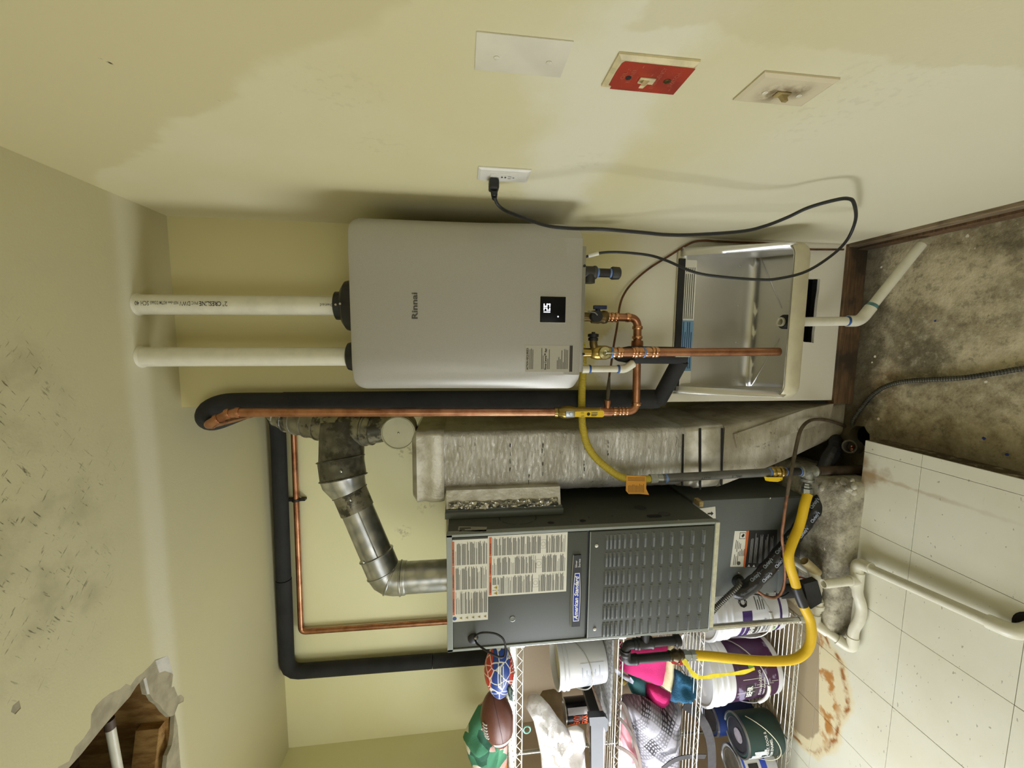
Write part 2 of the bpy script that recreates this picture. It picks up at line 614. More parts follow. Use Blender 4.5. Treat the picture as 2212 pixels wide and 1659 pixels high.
def tile_mat():
    t = NT('vinyl_tile', 0.38, 0, (232, 228, 206), 0.5)
    c = t.xyz()
    wob = t.math('MULTIPLY', t.math('SUBTRACT', t.noise(9, 6), 0.5), 0.06)
    col = t.mix(t.step(t.noise(2.5, 5), 0.35, 0.68), (221, 219, 201), (214, 210, 188))
    col = t.mix(t.math('MULTIPLY', t.step(t.noise(21, 5, .7, t.mapv((1, 3, 1))), 0.62, 0.75), 0.35), col, (186, 174, 140))
    # brown water stain along the cut edge beside the pit
    e = t.dist2((0, 1), [(-0.87, -0.155, 0.02), (-0.93, -0.18, 0.025), (-0.915, -0.235, 0.0)], 0.13, 14)
    col = t.mix(t.math('MULTIPLY', t.math('SUBTRACT', 1.0, t.step(e, -0.01, 0.04)), 0.7), col, (146, 110, 62))
    e2 = t.math('ADD', t.math('ABSOLUTE', t.math('ADD', c[0], 0.915)), t.math('MULTIPLY', wob, .9))
    streak = t.math('MULTIPLY', t.math('SUBTRACT', 1.0, t.step(e2, 0.002, 0.012)), t.step(c[1], -0.75, -0.25))
    col = t.mix(t.math('MULTIPLY', streak, 0.45), col, (158, 128, 80))
    # ring left by an old water heater, under and before the wire rack
    d = t.dist2((0, 1), [(-1.90, 0.10, 0.30), (-2.02, 0.12, 0.30), (-1.78, 0.05, 0.16)], 0.10)
    col = t.mix(t.math('SUBTRACT', 1.0, t.step(d, 0.0, 0.02)), col, (218, 206, 168))
    band = t.math('SUBTRACT', 1.0, t.step(t.math('ABSOLUTE', t.math('ADD', d, 0.012)), 0.0, 0.016))
    col = t.mix(t.math('MULTIPLY', band, t.step(t.noise(16, 5), 0.42, 0.6)), col, (150, 92, 34))
    col = t.mix(t.math('MULTIPLY', t.math('SUBTRACT', 1.0, t.step(d, -0.05, 0.0)), t.step(t.noise(11, 6), 0.52, 0.64)), col, (176, 122, 58))
    inner = t.math('MULTIPLY', t.math('SUBTRACT', 1.0, t.step(d, -0.065, -0.055)), t.step(t.math('ADD', c[1], t.math('MULTIPLY', c[0], -0.10)), 0.125, 0.13))
    col = t.mix(inner, col, (164, 148, 118))
    # blue and black specks
    col = t.mix(t.step(t.noise(27, 3, .55, t.mapv((1, 2.4, 1), (0, 0, .8))), 0.775, 0.79), col, (92, 95, 112))
    col = t.mix(t.math('MULTIPLY', t.step(t.noise(46, 2, .5, t.mapv((1, 2, 1), (0, 0, .4), (4, 4, 0))), 0.70, 0.73), 0.7), col, (140, 132, 112))
    t.color(col)
    t.bump(t.noise(30, 4), 0.08, 0.003)
    return t.m
TILE = tile_mat()

def wood_mat(name, a, b, axis=(1, 14, 14), dark=None):
    t = NT(name, 0.7, 0, a, 0.3)
    g = t.noise(9, 6, .65, t.mapv(axis))
    col = t.mix(t.step(g, 0.35, 0.65), a, b)
    if dark:
        col = t.mix(t.step(t.noise(5, 5), 0.45, 0.62), col, dark)
    t.color(col)
    t.bump(g, 0.3, 0.004)
    return t.m
WOOD_DK = wood_mat('damp_redwood', (112, 86, 58), (84, 64, 44), (1, 14, 14), (60, 50, 36))
WOOD_GR = wood_mat('grey_board', (146, 128, 100), (112, 96, 74), (14, 1, 14), (84, 70, 52))
WOOD_LT = wood_mat('joist_wood', (176, 140, 84), (128, 92, 48), (4, 4, 1))
WOOD_ROOF = wood_mat('roof_boards', (108, 80, 46), (60, 42, 24), (14, 1, 14))
GYPS = M('gypsum', (214, 210, 200), 0.9, var=.1, scale=20, bump=.4)
PAPER_T = M('torn_paper', (176, 166, 138), 0.9, var=.14, scale=20, bump=.3)
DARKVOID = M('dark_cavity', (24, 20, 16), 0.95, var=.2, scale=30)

# ------------------------------------------------------------------ setting
def st(o):
    o['kind'] = 'structure'
    return o
Xh, Yh = (-2.8, 0.1), (-4.2, 0.75)
# right wall
st(obj('wall_right', MB().box((0, -4.2, 0.0), (0.1, 0.75, H)), W_RIGHT, smooth=False))
# heater wall: a boxed-out corner; slot cut low in the drywall
CX0 = -0.648
hole = [U(1738, 600, Y=0), U(1772, 603, Y=0), U(1757, 741, Y=0), U(1734, 738, Y=0)]
hl = [(p.x, p.z) for p in hole]
rg = random.Random(3)
hl2 = []
for i in range(4):
    a, b = hl[i], hl[(i+1) % 4]
    for k in range(6):
        t = k/6
        hl2.append((a[0]+(b[0]-a[0])*t+rg.uniform(-.0015, .0015), a[1]+(b[1]-a[1])*t+rg.uniform(-.0015, .0015)))
wb = []
for k in range(13):
    x = CX0 + k/12*(0-CX0)
    wb.append((x, -0.006+rg.uniform(-.004, .004)))
m = plate(wb+[(0, H), (CX0, H)], [hl2], lambda a, b: V((a, 0, b)), (0, 0.013, 0))
m.box((CX0, 0.0131, 0.0), (CX0+0.013, YB, H))
wc = st(obj('wall_center', m, W_CENTER, smooth=False))
st(obj('cavity_dark_backing', MB().box((-0.55, 0.10, 0.05), (-0.02, 0.11, 0.45)), DARKVOID, wc, False))  # near-black sheet, paints the darkness inside the slot
# recess back wall and left wall
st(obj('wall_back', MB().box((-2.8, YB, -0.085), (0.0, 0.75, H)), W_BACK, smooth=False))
m = plate([(-4.2, -0.085), (YB, -0.085), (YB, H), (-4.2, H)], [rect(-1.15, 0.48, -0.05, 1.52)], lambda a, b: V((XL, a, b)), (-0.1, 0, 0))
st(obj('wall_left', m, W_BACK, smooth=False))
st(obj('wall_front', plate([(-2.8, -0.085), (0.1, -0.085), (0.1, H), (-2.8, H)], [rect(-2.72, 0.15, -1.17, 2.15)], lambda a, b: V((a, -4.2, b)), (0, -0.1, 0)), W_PLAIN, smooth=False))  # opening added for the front fill lamp
st(obj('sun_blocker_front', MB().box((-4.3, -6.0, -0.1), (1.0, -5.9, 4.5)), W_PLAIN, smooth=False))  # unseen blocker added outside to keep sun out of the front opening
st(obj('sun_blocker_left', MB().box((-4.3, -8, -0.1), (-4.2, -2.42, 4.5)), W_PLAIN, smooth=False))  # unseen blocker added outside to narrow the sun through the left opening

# floor: low bare concrete with a pipe pit, raised screed carrying the vinyl tiles
pit = U(1856, 943, Z=-0.085)
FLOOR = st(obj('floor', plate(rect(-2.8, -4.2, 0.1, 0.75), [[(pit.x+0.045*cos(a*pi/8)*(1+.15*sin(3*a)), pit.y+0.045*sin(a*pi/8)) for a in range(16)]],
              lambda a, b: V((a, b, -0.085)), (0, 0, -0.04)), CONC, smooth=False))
st(obj('pit_bottom', MB().lathe([(0.05, -0.085-.12), (0.05, -0.1)], (pit.x, pit.y, 0), capb=False), DARKVOID, FLOOR))
scr = [(-0.784, -4.2), (-0.784, -0.158), (-1.09, -0.158), (-1.09, YB), (XL, YB), (XL, -4.2)]
st(obj('screed', plate(scr, [], lambda a, b: V((a, b, -0.0055)), (0, 0, -0.079)), SCREED, FLOOR, False))
T, TX, TY = 0.3048, -1.1346, -0.3597
i = -6
ntile = 0
for i in range(-6, 3):
    for j in range(-13, 4):
        x0, x1, y0, y1 = TX+i*T, TX+(i+1)*T, TY+j*T, TY+(j+1)*T
        x1, x0 = min(x1, -0.784), max(x0, XL)
        y1 = min(y1, YB)
        y0 = max(y0, -4.2)
        if y1 > -0.158 and x1 > -1.12:
            y1 = -0.158
        if x1-x0 < 0.01 or y1-y0 < 0.01:
            continue
        g = 0.0007
        dz = rg.uniform(0, 0.0006)
        o = obj('floor_tile', MB().box((x0+g, y0+g, -0.0052), (x1-g, y1-g, dz-0.0006), 0.0006, 1), TILE, FLOOR, False)
        st(o)

# ceiling with a torn-out hole: painted skin, gypsum core with a smaller opening, joists above
def zc(pts):
    return [tuple(U(x*0.27667, 1200+y*0.27667, Z=H)[:2]) for x, y in pts]
outer = [(1210, 815), (1180, 850), (1115, 915), (1065, 950), (1020, 1012), (985, 1000), (940, 1040), (860, 1075), (800, 1120), (750, 1170), (712, 1240), (706, 1345), (650, 1430), (585, 1495), (560, 1560), (540, 1605), (455, 1650), (420, 1720), (400, 2000), (900, 2300), (1500, 2000), (1412, 1650), (1400, 1500), (1388, 1330), (1367, 1230), (1392, 1160), (1432, 1140), (1436, 1108), (1415, 1085), (1390, 1095), (1360, 1020), (1340, 1030), (1352, 930), (1330, 870), (1312, 782)]
inner = [(1122, 962), (1070, 1020), (1020, 1100), (930, 1200), (860, 1280), (800, 1350), (640, 1550), (540, 1660), (480, 2000), (900, 2250), (1400, 2000), (1300, 1659), (1310, 1560), (1345, 1480), (1358, 1400), (1366, 1245), (1330, 1258), (1300, 1230), (1282, 1215), (1248, 1165), (1200, 1130), (1175, 1085), (1148, 1080)]
small = [(100, 1170), (150, 1130), (165, 1190), (120, 1240), (85, 1220)]
CEIL = st(obj('ceiling', plate(rect(-2.8, -4.2, 0.1, 0.75), [zc(outer), zc(small)], lambda a, b: V((a, b, H)), (0, 0, 0.0012)), W_CEIL, smooth=False))
st(obj('gypsum_core', plate(rect(-2.8, -4.2, 0.1, 0.75), [zc(inner)], lambda a, b: V((a, b, H+0.0014)), (0, 0, 0.013)), PAPER_T, CEIL, False))
# torn flaps
fl = MB()
for pts, dz in (([(1215, 820), (1310, 782), (1350, 920), (1290, 900), (1245, 915)], 0.0), ([(1120, 965), (1140, 950), (1168, 1080), (1150, 1085)], 0.0)):
    fl.prism([V((a, b, H+0.0012)) for a, b in zc(pts)], (0, 0, -0.0015))
fl.fix()
st(obj('torn_flap', fl, GYPS, CEIL, False))
at = MB().box((-2.4, -1.1, H+0.30), (-1.2, 0.3, H+0.32))
st(obj('roof_board', at, WOOD_ROOF, CEIL, False))
for (a, b, c, d) in ((-1.40, -1.1, -1.36, 0.3), (-2.2, -0.16, -1.41, -0.12), (-2.35, -1.1, -2.31, 0.3)):
    st(obj('joist', MB().box((a, b, H+0.02), (c, d, H+0.30)), WOOD_LT if b == -0.16 else WOOD_ROOF, CEIL, False))
p0, p1 = U(238, 1570, Z=H+0.06), U(262, 1700, Z=H+0.06)
bl = U(333, 1590, Z=H+0.05)
st(obj('joist', MB().loft([[V((bl.x-.30, bl.y-.10, H+z)), V((bl.x-.27, bl.y-.05, H+z)), V((bl.x+.03, bl.y+.06, H+z)), V((bl.x+.03, bl.y-.005, H+z))] for z in (0.03, 0.10)]), WOOD_LT, CEIL, False))
PVC = M('white_pvc', (224, 220, 200), 0.38, var=.06, scale=14)
pp = (p1-p0)
t1 = thing('conduit_pipe', 'white plastic pipe seen inside the torn ceiling hole', 'pipe', p0)
obj('pipe', MB().tube([p0, p0+pp*2.2], 0.012), PVC, t1)
obj('end_collar', MB().cyl(p0-pp*0.12, p0+pp*0.02, 0.0135), M('brown_fitting', (84, 66, 48)), t1)

# wood along the foot of the walls
tr = st(obj('trim_1', MB().box((CX0-0.015, -0.014, -0.085), (-0.0, 0.03, 0.004), 0.002, 1), WOOD_DK, smooth=False))
st(obj('trim_2', MB().box((-0.014, -4.2, -0.035), (0.02, -0.014, 0.006), 0.002, 1), WOOD_GR, smooth=False))
st(obj('trim_3', MB().box((-0.024, -4.2, -0.085), (0.02, -0.014, -0.036), 0.002, 1), WOOD_DK, smooth=False))
st(obj('trim_4', MB().box((-1.54, YB-0.02, 0.0), (-1.03, YB-0.001, 1.665), 0.002, 1), M('bare_grey_board', (150, 140, 118), .8), smooth=False))
# ------------------------------------------------------------------ common materials
BLACKP = M('black_plastic', (26, 26, 26), 0.42, var=.2)
BLACKR = M('black_rubber', (30, 30, 31), 0.55, var=.15)
FOAM = M('black_foam_insulation', (40, 40, 39), 0.85, var=.25, scale=9, bump=.25, bscale=180)
COPPER = M('copper_pipe', (190, 136, 102), 0.34, 0.9, col2=(150, 100, 72), scale=18)
COPPER_B = M('bright_copper_fitting', (220, 168, 126), 0.26, 1.0, col2=(194, 138, 100), scale=30)
COPPER_D = M('dull_copper_line', (122, 84, 58), 0.45, 0.6, var=.3, scale=25)
BRASS = M('brass', (178, 152, 84), 0.32, 1.0, var=.15)
BRASS_D = M('dark_brass', (124, 104, 62), 0.4, 0.8, var=.25)
STEEL = M('bright_steel', (206, 206, 204), 0.28, 1.0, var=.1)
ZINC = M('zinc_plate', (190, 198, 204), 0.35, 0.9, var=.12)
IRON_GR = M('grey_gas_pipe', (112, 112, 108), 0.42, 0.35, var=.15)
IRON_BK = M('black_iron', (44, 42, 40), 0.45, 0.3, var=.25, scale=30, bump=.15)
WHITEP = M('white_plastic', (226, 223, 212), 0.35, var=.03)
WHITEPNT = M('painted_white_plastic', (222, 217, 196), 0.5, var=.05)
INK = M('grey_ink', (84, 82, 76), 0.7, var=0)
INK_BK = M('black_ink', (26, 25, 24), 0.7, var=0)
INK_WH = M('white_ink', (236, 236, 232), 0.6, var=0)
LABELW = M('white_label', (226, 223, 208), 0.35, var=.02)
BLUEP = M('blue_primer', (38, 92, 172), 0.5, var=.35, scale=60)
BLUET = M('blue_thread_sealant', (110, 146, 214), 0.5, var=.2, scale=60)
TEALP = M('teal_primer', (96, 148, 152), 0.5, var=.25, scale=40)
BLUEH = M('blue_handle', (30, 44, 84), 0.4, var=.1)
YELH = M('yellow_handle', (238, 200, 22), 0.4, var=.06)
SCREW = M('screw_steel', (170, 168, 160), 0.3, 1.0, var=0)

# ------------------------------------------------------------------ tankless water heater
X0, X1, YF, YBK, Z0, Z1 = -0.5500, -0.0640, -0.360, -0.03, 1.2270, 1.8850
HM = NT('silver_paint', 0.42, 0.25, (150, 147, 138), 0.5)
HM.color(HM.mix(HM.noise(420, 2), (176, 173, 166), (162, 159, 151)))
HM.bump(HM.noise(500, 2), 0.04, 0.001)
t = thing('tankless_water_heater', 'silver wall-hung tankless water heater with small black display', 'water heater', (-0.31, -0.03, Z0))
m = MB()
secs = []
RC = 0.030
ends = [RC*(1-cos(k*pi/20)) for k in range(10)]
ZS = [Z0+e for e in ends]+[Z0+RC+(Z1-Z0-2*RC)*k/40 for k in range(41)]+[Z1-e for e in ends[::-1]]
for z in ZS:
    e = 0.0
    for zz in (z-Z0, Z1-z):
        if zz < RC:
            e = max(e, RC-sqrt(max(0, RC**2-(RC-zz)**2)))
    f = max(0, min(1, (z-Z0)/(Z1-Z0)))
    f = min(1, f/0.8)
    f = f*f*(3-2*f)
    half = []
    for q in range(11):
        s_ = q/10
        a = V((0.0+0.044*s_, -0.332-0.028*s_)) if s_ < 1 else V((0.044, -0.360))
        c0, c1, c2 = V((0, -0.300)), V((0.0, -0.360)), V((0.095, -0.360))
        bz = c0*(1-s_)**2+c1*2*s_*(1-s_)+c2*s_*s_
        half.append(a.lerp(bz, f))
    half.append(V((0.125, -0.360)))
    left = [V((X0+e*0.9, YBK, z))]+[V((X0+p.x+e*max(0, 1-q/10)**2, p.y+e*0.08, z)) for q, p in enumerate(half)]
    right = [V((X1-p.x-e*max(0, 1-q/10)**2, p.y+e*0.08, z)) for q, p in enumerate(half)][::-1]+[V((X1-e*0.9, YBK, z))]
    secs.append(left+right)
m.loft(secs).fix()
obj('body', m, HM.m, t, 0.5)
obj('base_plate', MB().box((X0+0.05, -0.335, Z0-0.018), (X1-0.06, YBK, Z0+0.002), 0.002), M('base_metal', (150, 148, 138), .4, .5, var=.05), t)
for px, py in ((1263, 574), (1261, 765)):
    c = U(px, py, Y=-0.337)
    obj('screw', MB().cyl((c.x, -0.3375, c.z), (c.x, -0.333, c.z), 0.004, seg=10), INK_BK, t)
# display
HF = Face((0, YF, 0), (1, 0, 0), (0, 0, 1))
a, b = U(1221, 697, Y=YF), U(1167, 640, Y=YF)
scr_ = MB()
scr_.box((a.x, YF-0.0025, a.z), (b.x, YF+0.003, b.z), 0.0016)
SCREEN = M('display_glass', (8, 8, 11), 0.35, var=0, spec=.15)
so = obj('display', scr_, SCREEN, t)
fr = MB().box((a.x-0.0012, YF-0.0010, a.z-0.0012), (b.x+0.0012, YF+0.002, b.z+0.0012), 0.0005, 1)
obj('display_frame', fr, M('display_rim', (196, 192, 176), .4, var=0), t)
GLOW = NT('display_light', 0.5, 0, (255, 255, 255))
GLOW.b.inputs['Emission Color'].default_value = (0.82, 0.86, 1, 1)
GLOW.b.inputs['Emission Strength'].default_value = 1.6
def seg7(ch, x, y, w, h, tk):
    S = {'1': 'bc', '2': 'abged', '5': 'afgcd'}[ch]
    q = {'a': rect(x, y+h-tk, x+w, y+h), 'd': rect(x, y, x+w, y+tk), 'g': rect(x, y+h/2-tk/2, x+w, y+h/2+tk/2),
         'b': rect(x+w-tk, y+h/2, x+w, y+h), 'c': rect(x+w-tk, y, x+w, y+h/2), 'f': rect(x, y+h/2, x+tk, y+h), 'e': rect(x, y, x+tk, y+h/2)}
    return [q[c] for c in S]
d0, d1 = U(1188, 676, Y=YF), U(1174, 656, Y=YF)
dw, dh = (d1.x-d0.x), d1.z-d0.z
qs = seg7('1', d0.x-dw*.22, d0.z, dw*.36, dh, dw*.11) + seg7('2', d0.x+dw*.24, d0.z, dw*.34, dh, dw*.11) + seg7('5', d0.x+dw*.66, d0.z, dw*.34, dh, dw*.11)
HF.quads('digits', qs, GLOW.m, so, lift=0.0032)
c = U(1205, 684, Y=YF)
HF.quads('indicator_light', [[(c.x+0.0022*cos(k*pi/5), c.z+0.0022*sin(k*pi/5)) for k in range(10)]], GLOW.m, so, lift=0.0032)
a, b = U(902, 690, Y=YF), U(888, 633, Y=YF)
text('brand_lettering', 'Rinnai', HF, a.x, a.z, (b.z-a.z)*1.36, M('brand_ink', (74, 70, 64), .5, var=0), t, fit=b.x-a.x, bold=0.0006)
# instruction sticker (machine-readable squares left out)
a, b = U(1238, 803, Y=YF), U(1135, 746, Y=YF)
lab = HF.quads('instruction_sticker', [rect(a.x, a.z, b.x, b.z)], M('sticker_film', (178, 175, 163), .3, var=0), t, lift=0.0004)
sw, sh = b.x-a.x, b.z-a.z
SF = Face((a.x, YF, a.z), (1, 0, 0), (0, 0, 1), 0.0008)
SF.quads('dark_band', [rect(0.0, sh*.02, sw, sh*.085)], M('sticker_band', (50, 44, 40), .5, var=0), lab, lift=0.0009)
text('sticker_heading', 'ACTION REQUIRED!', SF, sw*.08, sh*.935, sh*.062, INK_BK, lab, lift=.0009, fit=sw*.82, bold=.0002)
text('sticker_heading', 'Rinnai Central™ App', SF, sw*.08, sh*.565, sh*.06, INK_BK, lab, lift=.0009, fit=sw*.8, bold=.0002)
qs = []
for y, l in ((.90, .75), (.87, .78), (.84, .74), (.655, .8), (.625, .52), (.53, .4), (.50, .75), (.33, .34), (.30, .46), (.27, .38), (.24, .72), (.21, .27), (.18, .76), (.15, .74), (.12, .73)):
    qs.append(rect(sw*.1, sh*y, sw*(.1+l), sh*(y+.013)))
SF.quads('fine_print', qs, INK, lab, lift=.0009)
# collars on top
EX, EY = -0.2985, -0.155
IX, IY = -0.4615, -0.155
ec = MB().lathe([(0.083, Z1-0.002), (0.083, 1.925), (0.078, 1.945), (0.062, 1.956), (0.045, 1.958), (0.045, 1.979), (0.040, 1.981)], (EX, EY, 0), seg=36)
e_ = obj('exhaust_collar', ec, BLACKP, t)
for dx, zz, yy in ((0.0, 1.945, .080), (0.0, 1.968, .0455)):
    obj('collar_screw', MB().cyl((EX+dx, EY-yy-0.003, zz), (EX+dx, EY-yy+.004, zz), 0.0035, seg=8), STEEL, e_)
obj('intake_collar', MB().lathe([(0.05, Z1-0.002), (0.05, 1.925), (0.044, 1.946), (0.034, 1.951)], (IX, IY, 0), seg=32), BLACKP, t)
# ------------------------------------------------------------------ PVC vent pipes
et, eb = V((-0.3055, -0.155, H)), V((EX, EY, 1.975))
t = thing('vent_pipe', 'white plastic vent pipe with black printing, rising from the larger black collar', 'pipe', eb)
obj('pipe', MB().tube([eb, et+V((0, 0, 0.0))], 0.0305, 28), PVC, t)
obj('ceiling_caulk', MB().lathe([(0.0345, H-0.0005), (0.032, H-0.003), (0.0307, H-0.008)], (et.x, et.y, 0)), WHITEPNT, t)
# print wraps the pipe's front, reading upward
def pipe_bend(P0, ax, rad, ang0):
    ax = V(ax).normalized()
    def f(x, y, lift):
        th = ang0 - y/rad
        return V(P0)+ax*x+V((cos(th), sin(th), 0))*(rad+lift*0.4)
    return f
a = U(492, 660, Y=-0.185)
pb = pipe_bend(V((eb.x+(et.x-eb.x)*0.4, -0.155, a.z)), (et-eb), 0.0305, radians(-84))
xx = 0.0
for s_, sz, wd, bo in (('2"', .020, .014, .0001), ('CRESLINE', .019, .062, .00026), ('PVC', .014, .018, .00003), ('DWV', .019, .030, .0001), ('NSF-dwv', .013, .028, .00003), ('ASTM D2665', .014, .046, .00003), ('SCH 40', .019, .038, .0001)):
    text('printing', s_, None, xx, -0.004, sz, INK_BK if bo > .0002 else INK, t, bend=pb, fit=wd, bold=bo)
    xx += wd + .0034
# fit: printed run spans ~0.33 m
a = U(722, 662, Y=-0.185)
pb2 = pipe_bend(V((EX, -0.155, a.z-0.012)), (et-eb), 0.0305, radians(-88))
text('printing', '& Owned', None, 0, -0.004, .014, INK, t, bend=pb2)
it, ib = V((-0.4645, -0.160, H)), V((IX, IY, 1.945))
t = thing('vent_pipe', 'plain white plastic vent pipe with scuffs, rising from the smaller black collar', 'pipe', ib)
obj('pipe', MB().tube([ib, it], 0.0302, 28), M('scuffed_pvc', (222, 218, 198), .4, var=.03, scale=30), t)
obj('ceiling_caulk', MB().lathe([(0.0345, H-0.0005), (0.032, H-0.003), (0.0304, H-0.008)], (it.x, it.y, 0)), WHITEPNT, t)

# ------------------------------------------------------------------ under the heater
def pxpath(lst):
    return [U(x, y, Y=yy) for x, y, yy in lst]
def ring(m, p, d, r, w, seg=18):
    d = V(d).normalized()
    m.tube([p-d*w/2, p-d*w*.2, p+d*w*.2, p+d*w/2], [r*.94, r, r, r*.94], seg)
DN = V((0, 0, -1))
# gas drip leg (dark iron tee, nipple, cap)
t = thing('drip_leg', 'dark iron drip leg with capped end hanging below the heater', 'pipe', U(1268, 588, Y=-.2))
p = [U(x, 589, Y=-.2) for x in (1262, 1284, 1286, 1322, 1320, 1339)]
zt = [q.z for q in p]
cx = p[2].x
obj('tee', MB().cyl((cx, -.2, zt[0]), (cx, -.2, zt[1]), .0205).cyl((cx, -.2, (zt[0]+zt[1])/2), (cx-.035, -.2, (zt[0]+zt[1])/2), .0195), IRON_GR if 0 else M('dark_fitting', (72, 70, 64), .5, .3, var=.2), t)
mm = MB(); ring(mm, V((cx, -.2, zt[1])), DN, .0225, .012); obj('tee_rim', mm, M('dark_fitting_rim', (78, 76, 70), .5, .3), t)
obj('nipple', MB().cyl((cx, -.2, zt[1]), (cx, -.2, zt[3]), .0145), IRON_BK, t)
for z in (zt[2]-.006, zt[3]+.004):
    mm = MB(); ring(mm, V((cx, -.2, z)), DN, .0158, .010); obj('sealant_ring', mm, BLUET, t)
obj('cap', MB().lathe([(.019, zt[4]), (.0215, zt[4]-.004), (.0205, zt[5]+.004), (.016, zt[5])], (cx, -.2, 0)), M('dark_cap', (62, 60, 55), .5, .3), t)

# cold water valve with blue lever, then the copper run
CY = -0.13
c0 = U(1290, 685, Y=CY)
t = thing('cold_water_valve', 'brass service valve with blue lever and black cap', 'valve', c0)
zz = lambda x, y=685, Y=CY: U(x, y, Y=Y).z
obj('body', MB().lathe([(.016, zz(1258)), (.016, zz(1275)), (.022, zz(1278)), (.024, zz(1292)), (.021, zz(1298)), (.024, zz(1303)), (.022, zz(1310)), (.017, zz(1313))], (c0.x, CY, 0)), BRASS_D, t)
hz_ = zz(1281)
h = MB().cyl((c0.x, CY-.02, hz_), (c0.x, CY-.046, hz_), .0195)
obj('drain_cap', h, BLACKR, t)
obj('cap_strap', MB().tube(spline([V((c0.x+.004, CY-.047, hz_)), V((c0.x+.012, CY-.052, hz_+.012)), V((c0.x+.016, CY-.04, hz_+.03)), V((c0.x+.02, CY-.02, hz_+.02))]), .0022, 8), M('clear_strap', (150, 152, 152), .3, var=0), t)
q0, q1 = U(1282, 668, Y=CY), U(1310, 660, Y=CY)
lv = MB().box((q0.x, CY-.008, q1.z), (q1.x, CY+.008, q0.z), .002).cyl((q0.x-.012, CY, (q0.z*2+q1.z)/3), (q0.x+.004, CY, (q0.z*2+q1.z)/3), .009)
obj('lever', lv, BLUEH, t)
cp = thing('cold_water_pipe', 'bare copper water pipe from the ceiling corner to the blue lever valve', 'pipe', (-0.665, -0.09, 1.0))
VY = -0.127
vx = lambda z: U(0, 892, Y=VY).x
zA, zB = zz(1309), zz(1376, 720)
xV = U(1100, 892, Y=VY).x
xT = U(520, 891, Y=VY).x
hzl = U(1374, 860, Y=-.10).z
path = [V((c0.x, CY, zA)), V((c0.x-.004, CY, zB)), V((U(1374, 740, Y=CY).x, CY, zB-.002)), V((xV, VY, hzl)), V((xV, VY, hzl+.03))]
path1 = fillet([V((c0.x, CY, zA)), V((c0.x, CY, zB)), V((xV, VY, (zB+hzl)/2)), V((xV, VY, zz(1300, 893, VY)))], .034, 8)
obj('lower_run', MB().tube(path1, .0143, 18), COPPER, cp)
zv0, zv1 = U(1198, 893, Y=VY).z, U(1240, 893, Y=VY).z
topz = U(505, 890, Y=VY).z
pe = fillet([V((xV, VY, zv0)), V((xT, VY, topz+.01)), V((xT-.026, VY, topz+.060)), V((xT-.045, VY+.02, topz+.095)), V((-0.735, 0.62, 2.432)), V((-1.985, 0.622, 2.449)), V((-1.99, 0.622, 1.60))], .032, 8)
obj('upper_run', MB().tube(pe, .0143, 18), COPPER, cp)
# the long line on the far wall is half-inch: sleeve it as its own thinner run
def fitting(path_pt, d, r=.0172, w=.014, mat=COPPER_B, parent=cp):
    mm = MB()
    ring(mm, V(path_pt), d, r, w)
    obj('press_fitting', mm, mat, parent)
for x in (1314, 1322, 1331):
    fitting((c0.x, CY, zz(x)), DN, .0178, .010)
fitting((c0.x, CY, zz(1356)), DN)
for y, wd in ((708, .012), (729, .010), (745, .030)):
    q = U(1377, y, Y=CY)
    k = (c0.x-q.x)/(c0.x-xV)
    ce = V((q.x, CY+(VY-CY)*k, zB+((zB+hzl)/2-zB)*k))
    fitting(ce, (1, 0, 0), .0185 if y != 745 else .021, wd, COPPER_B if y != 745 else COPPER)
fitting((xV+.028, VY-.002, (zB+hzl)/2), (1, 0, 0), .018, .012)
for x in (1353, 1345, 1338):
    fitting((xV, VY, zz(x, 893, VY)), DN, .0168, .008)
fitting((xV, VY, zz(1328, 893, VY)), DN)
# tee for the small line
zt_ = zz(1312, 880, VY)
obj('tee', MB().cyl((xV, VY, zt_-.016), (xV, VY, zt_+.026), .0172).cyl((xV, VY, zt_), (xV+.034, VY, zt_), .0105).cyl((xV+.028, VY, zt_), (xV+.042, VY, zt_), .0125), COPPER, cp)
fitting((xV, VY, zz(1296, 893, VY)), DN)
for q, dd in ((V((xT, VY, topz-.012)), (0, 0, 1)), (V((xT-.004, VY, topz+.018)), (-.2, 0, 1)), (V((xT-.022, VY, topz+.052)), (-.4, 0, 1)), (V((xT-.045, VY+.045, topz+.0955)), (0, 1, 0)), (V((xT-.047, VY+.10, topz+.097)), (0, 1, 0))):
    fitting(q, dd, .0175, .014, COPPER)
# pipe clip on the far wall
q = U(637, 1080, Y=.622)
obj('pipe_clip', MB().lathe([(.0155, -.006), (.021, -.006), (.021, .006), (.0155, .006)], (q.x, .622, 2.4395), (1, 0, 0), capa=False, capb=False).box((q.x-.005, .615, 2.395), (q.x+.005, .645, 2.42)).box((q.x-.005, .615, 2.46), (q.x+.005, .645, 2.485)), IRON_BK, cp)
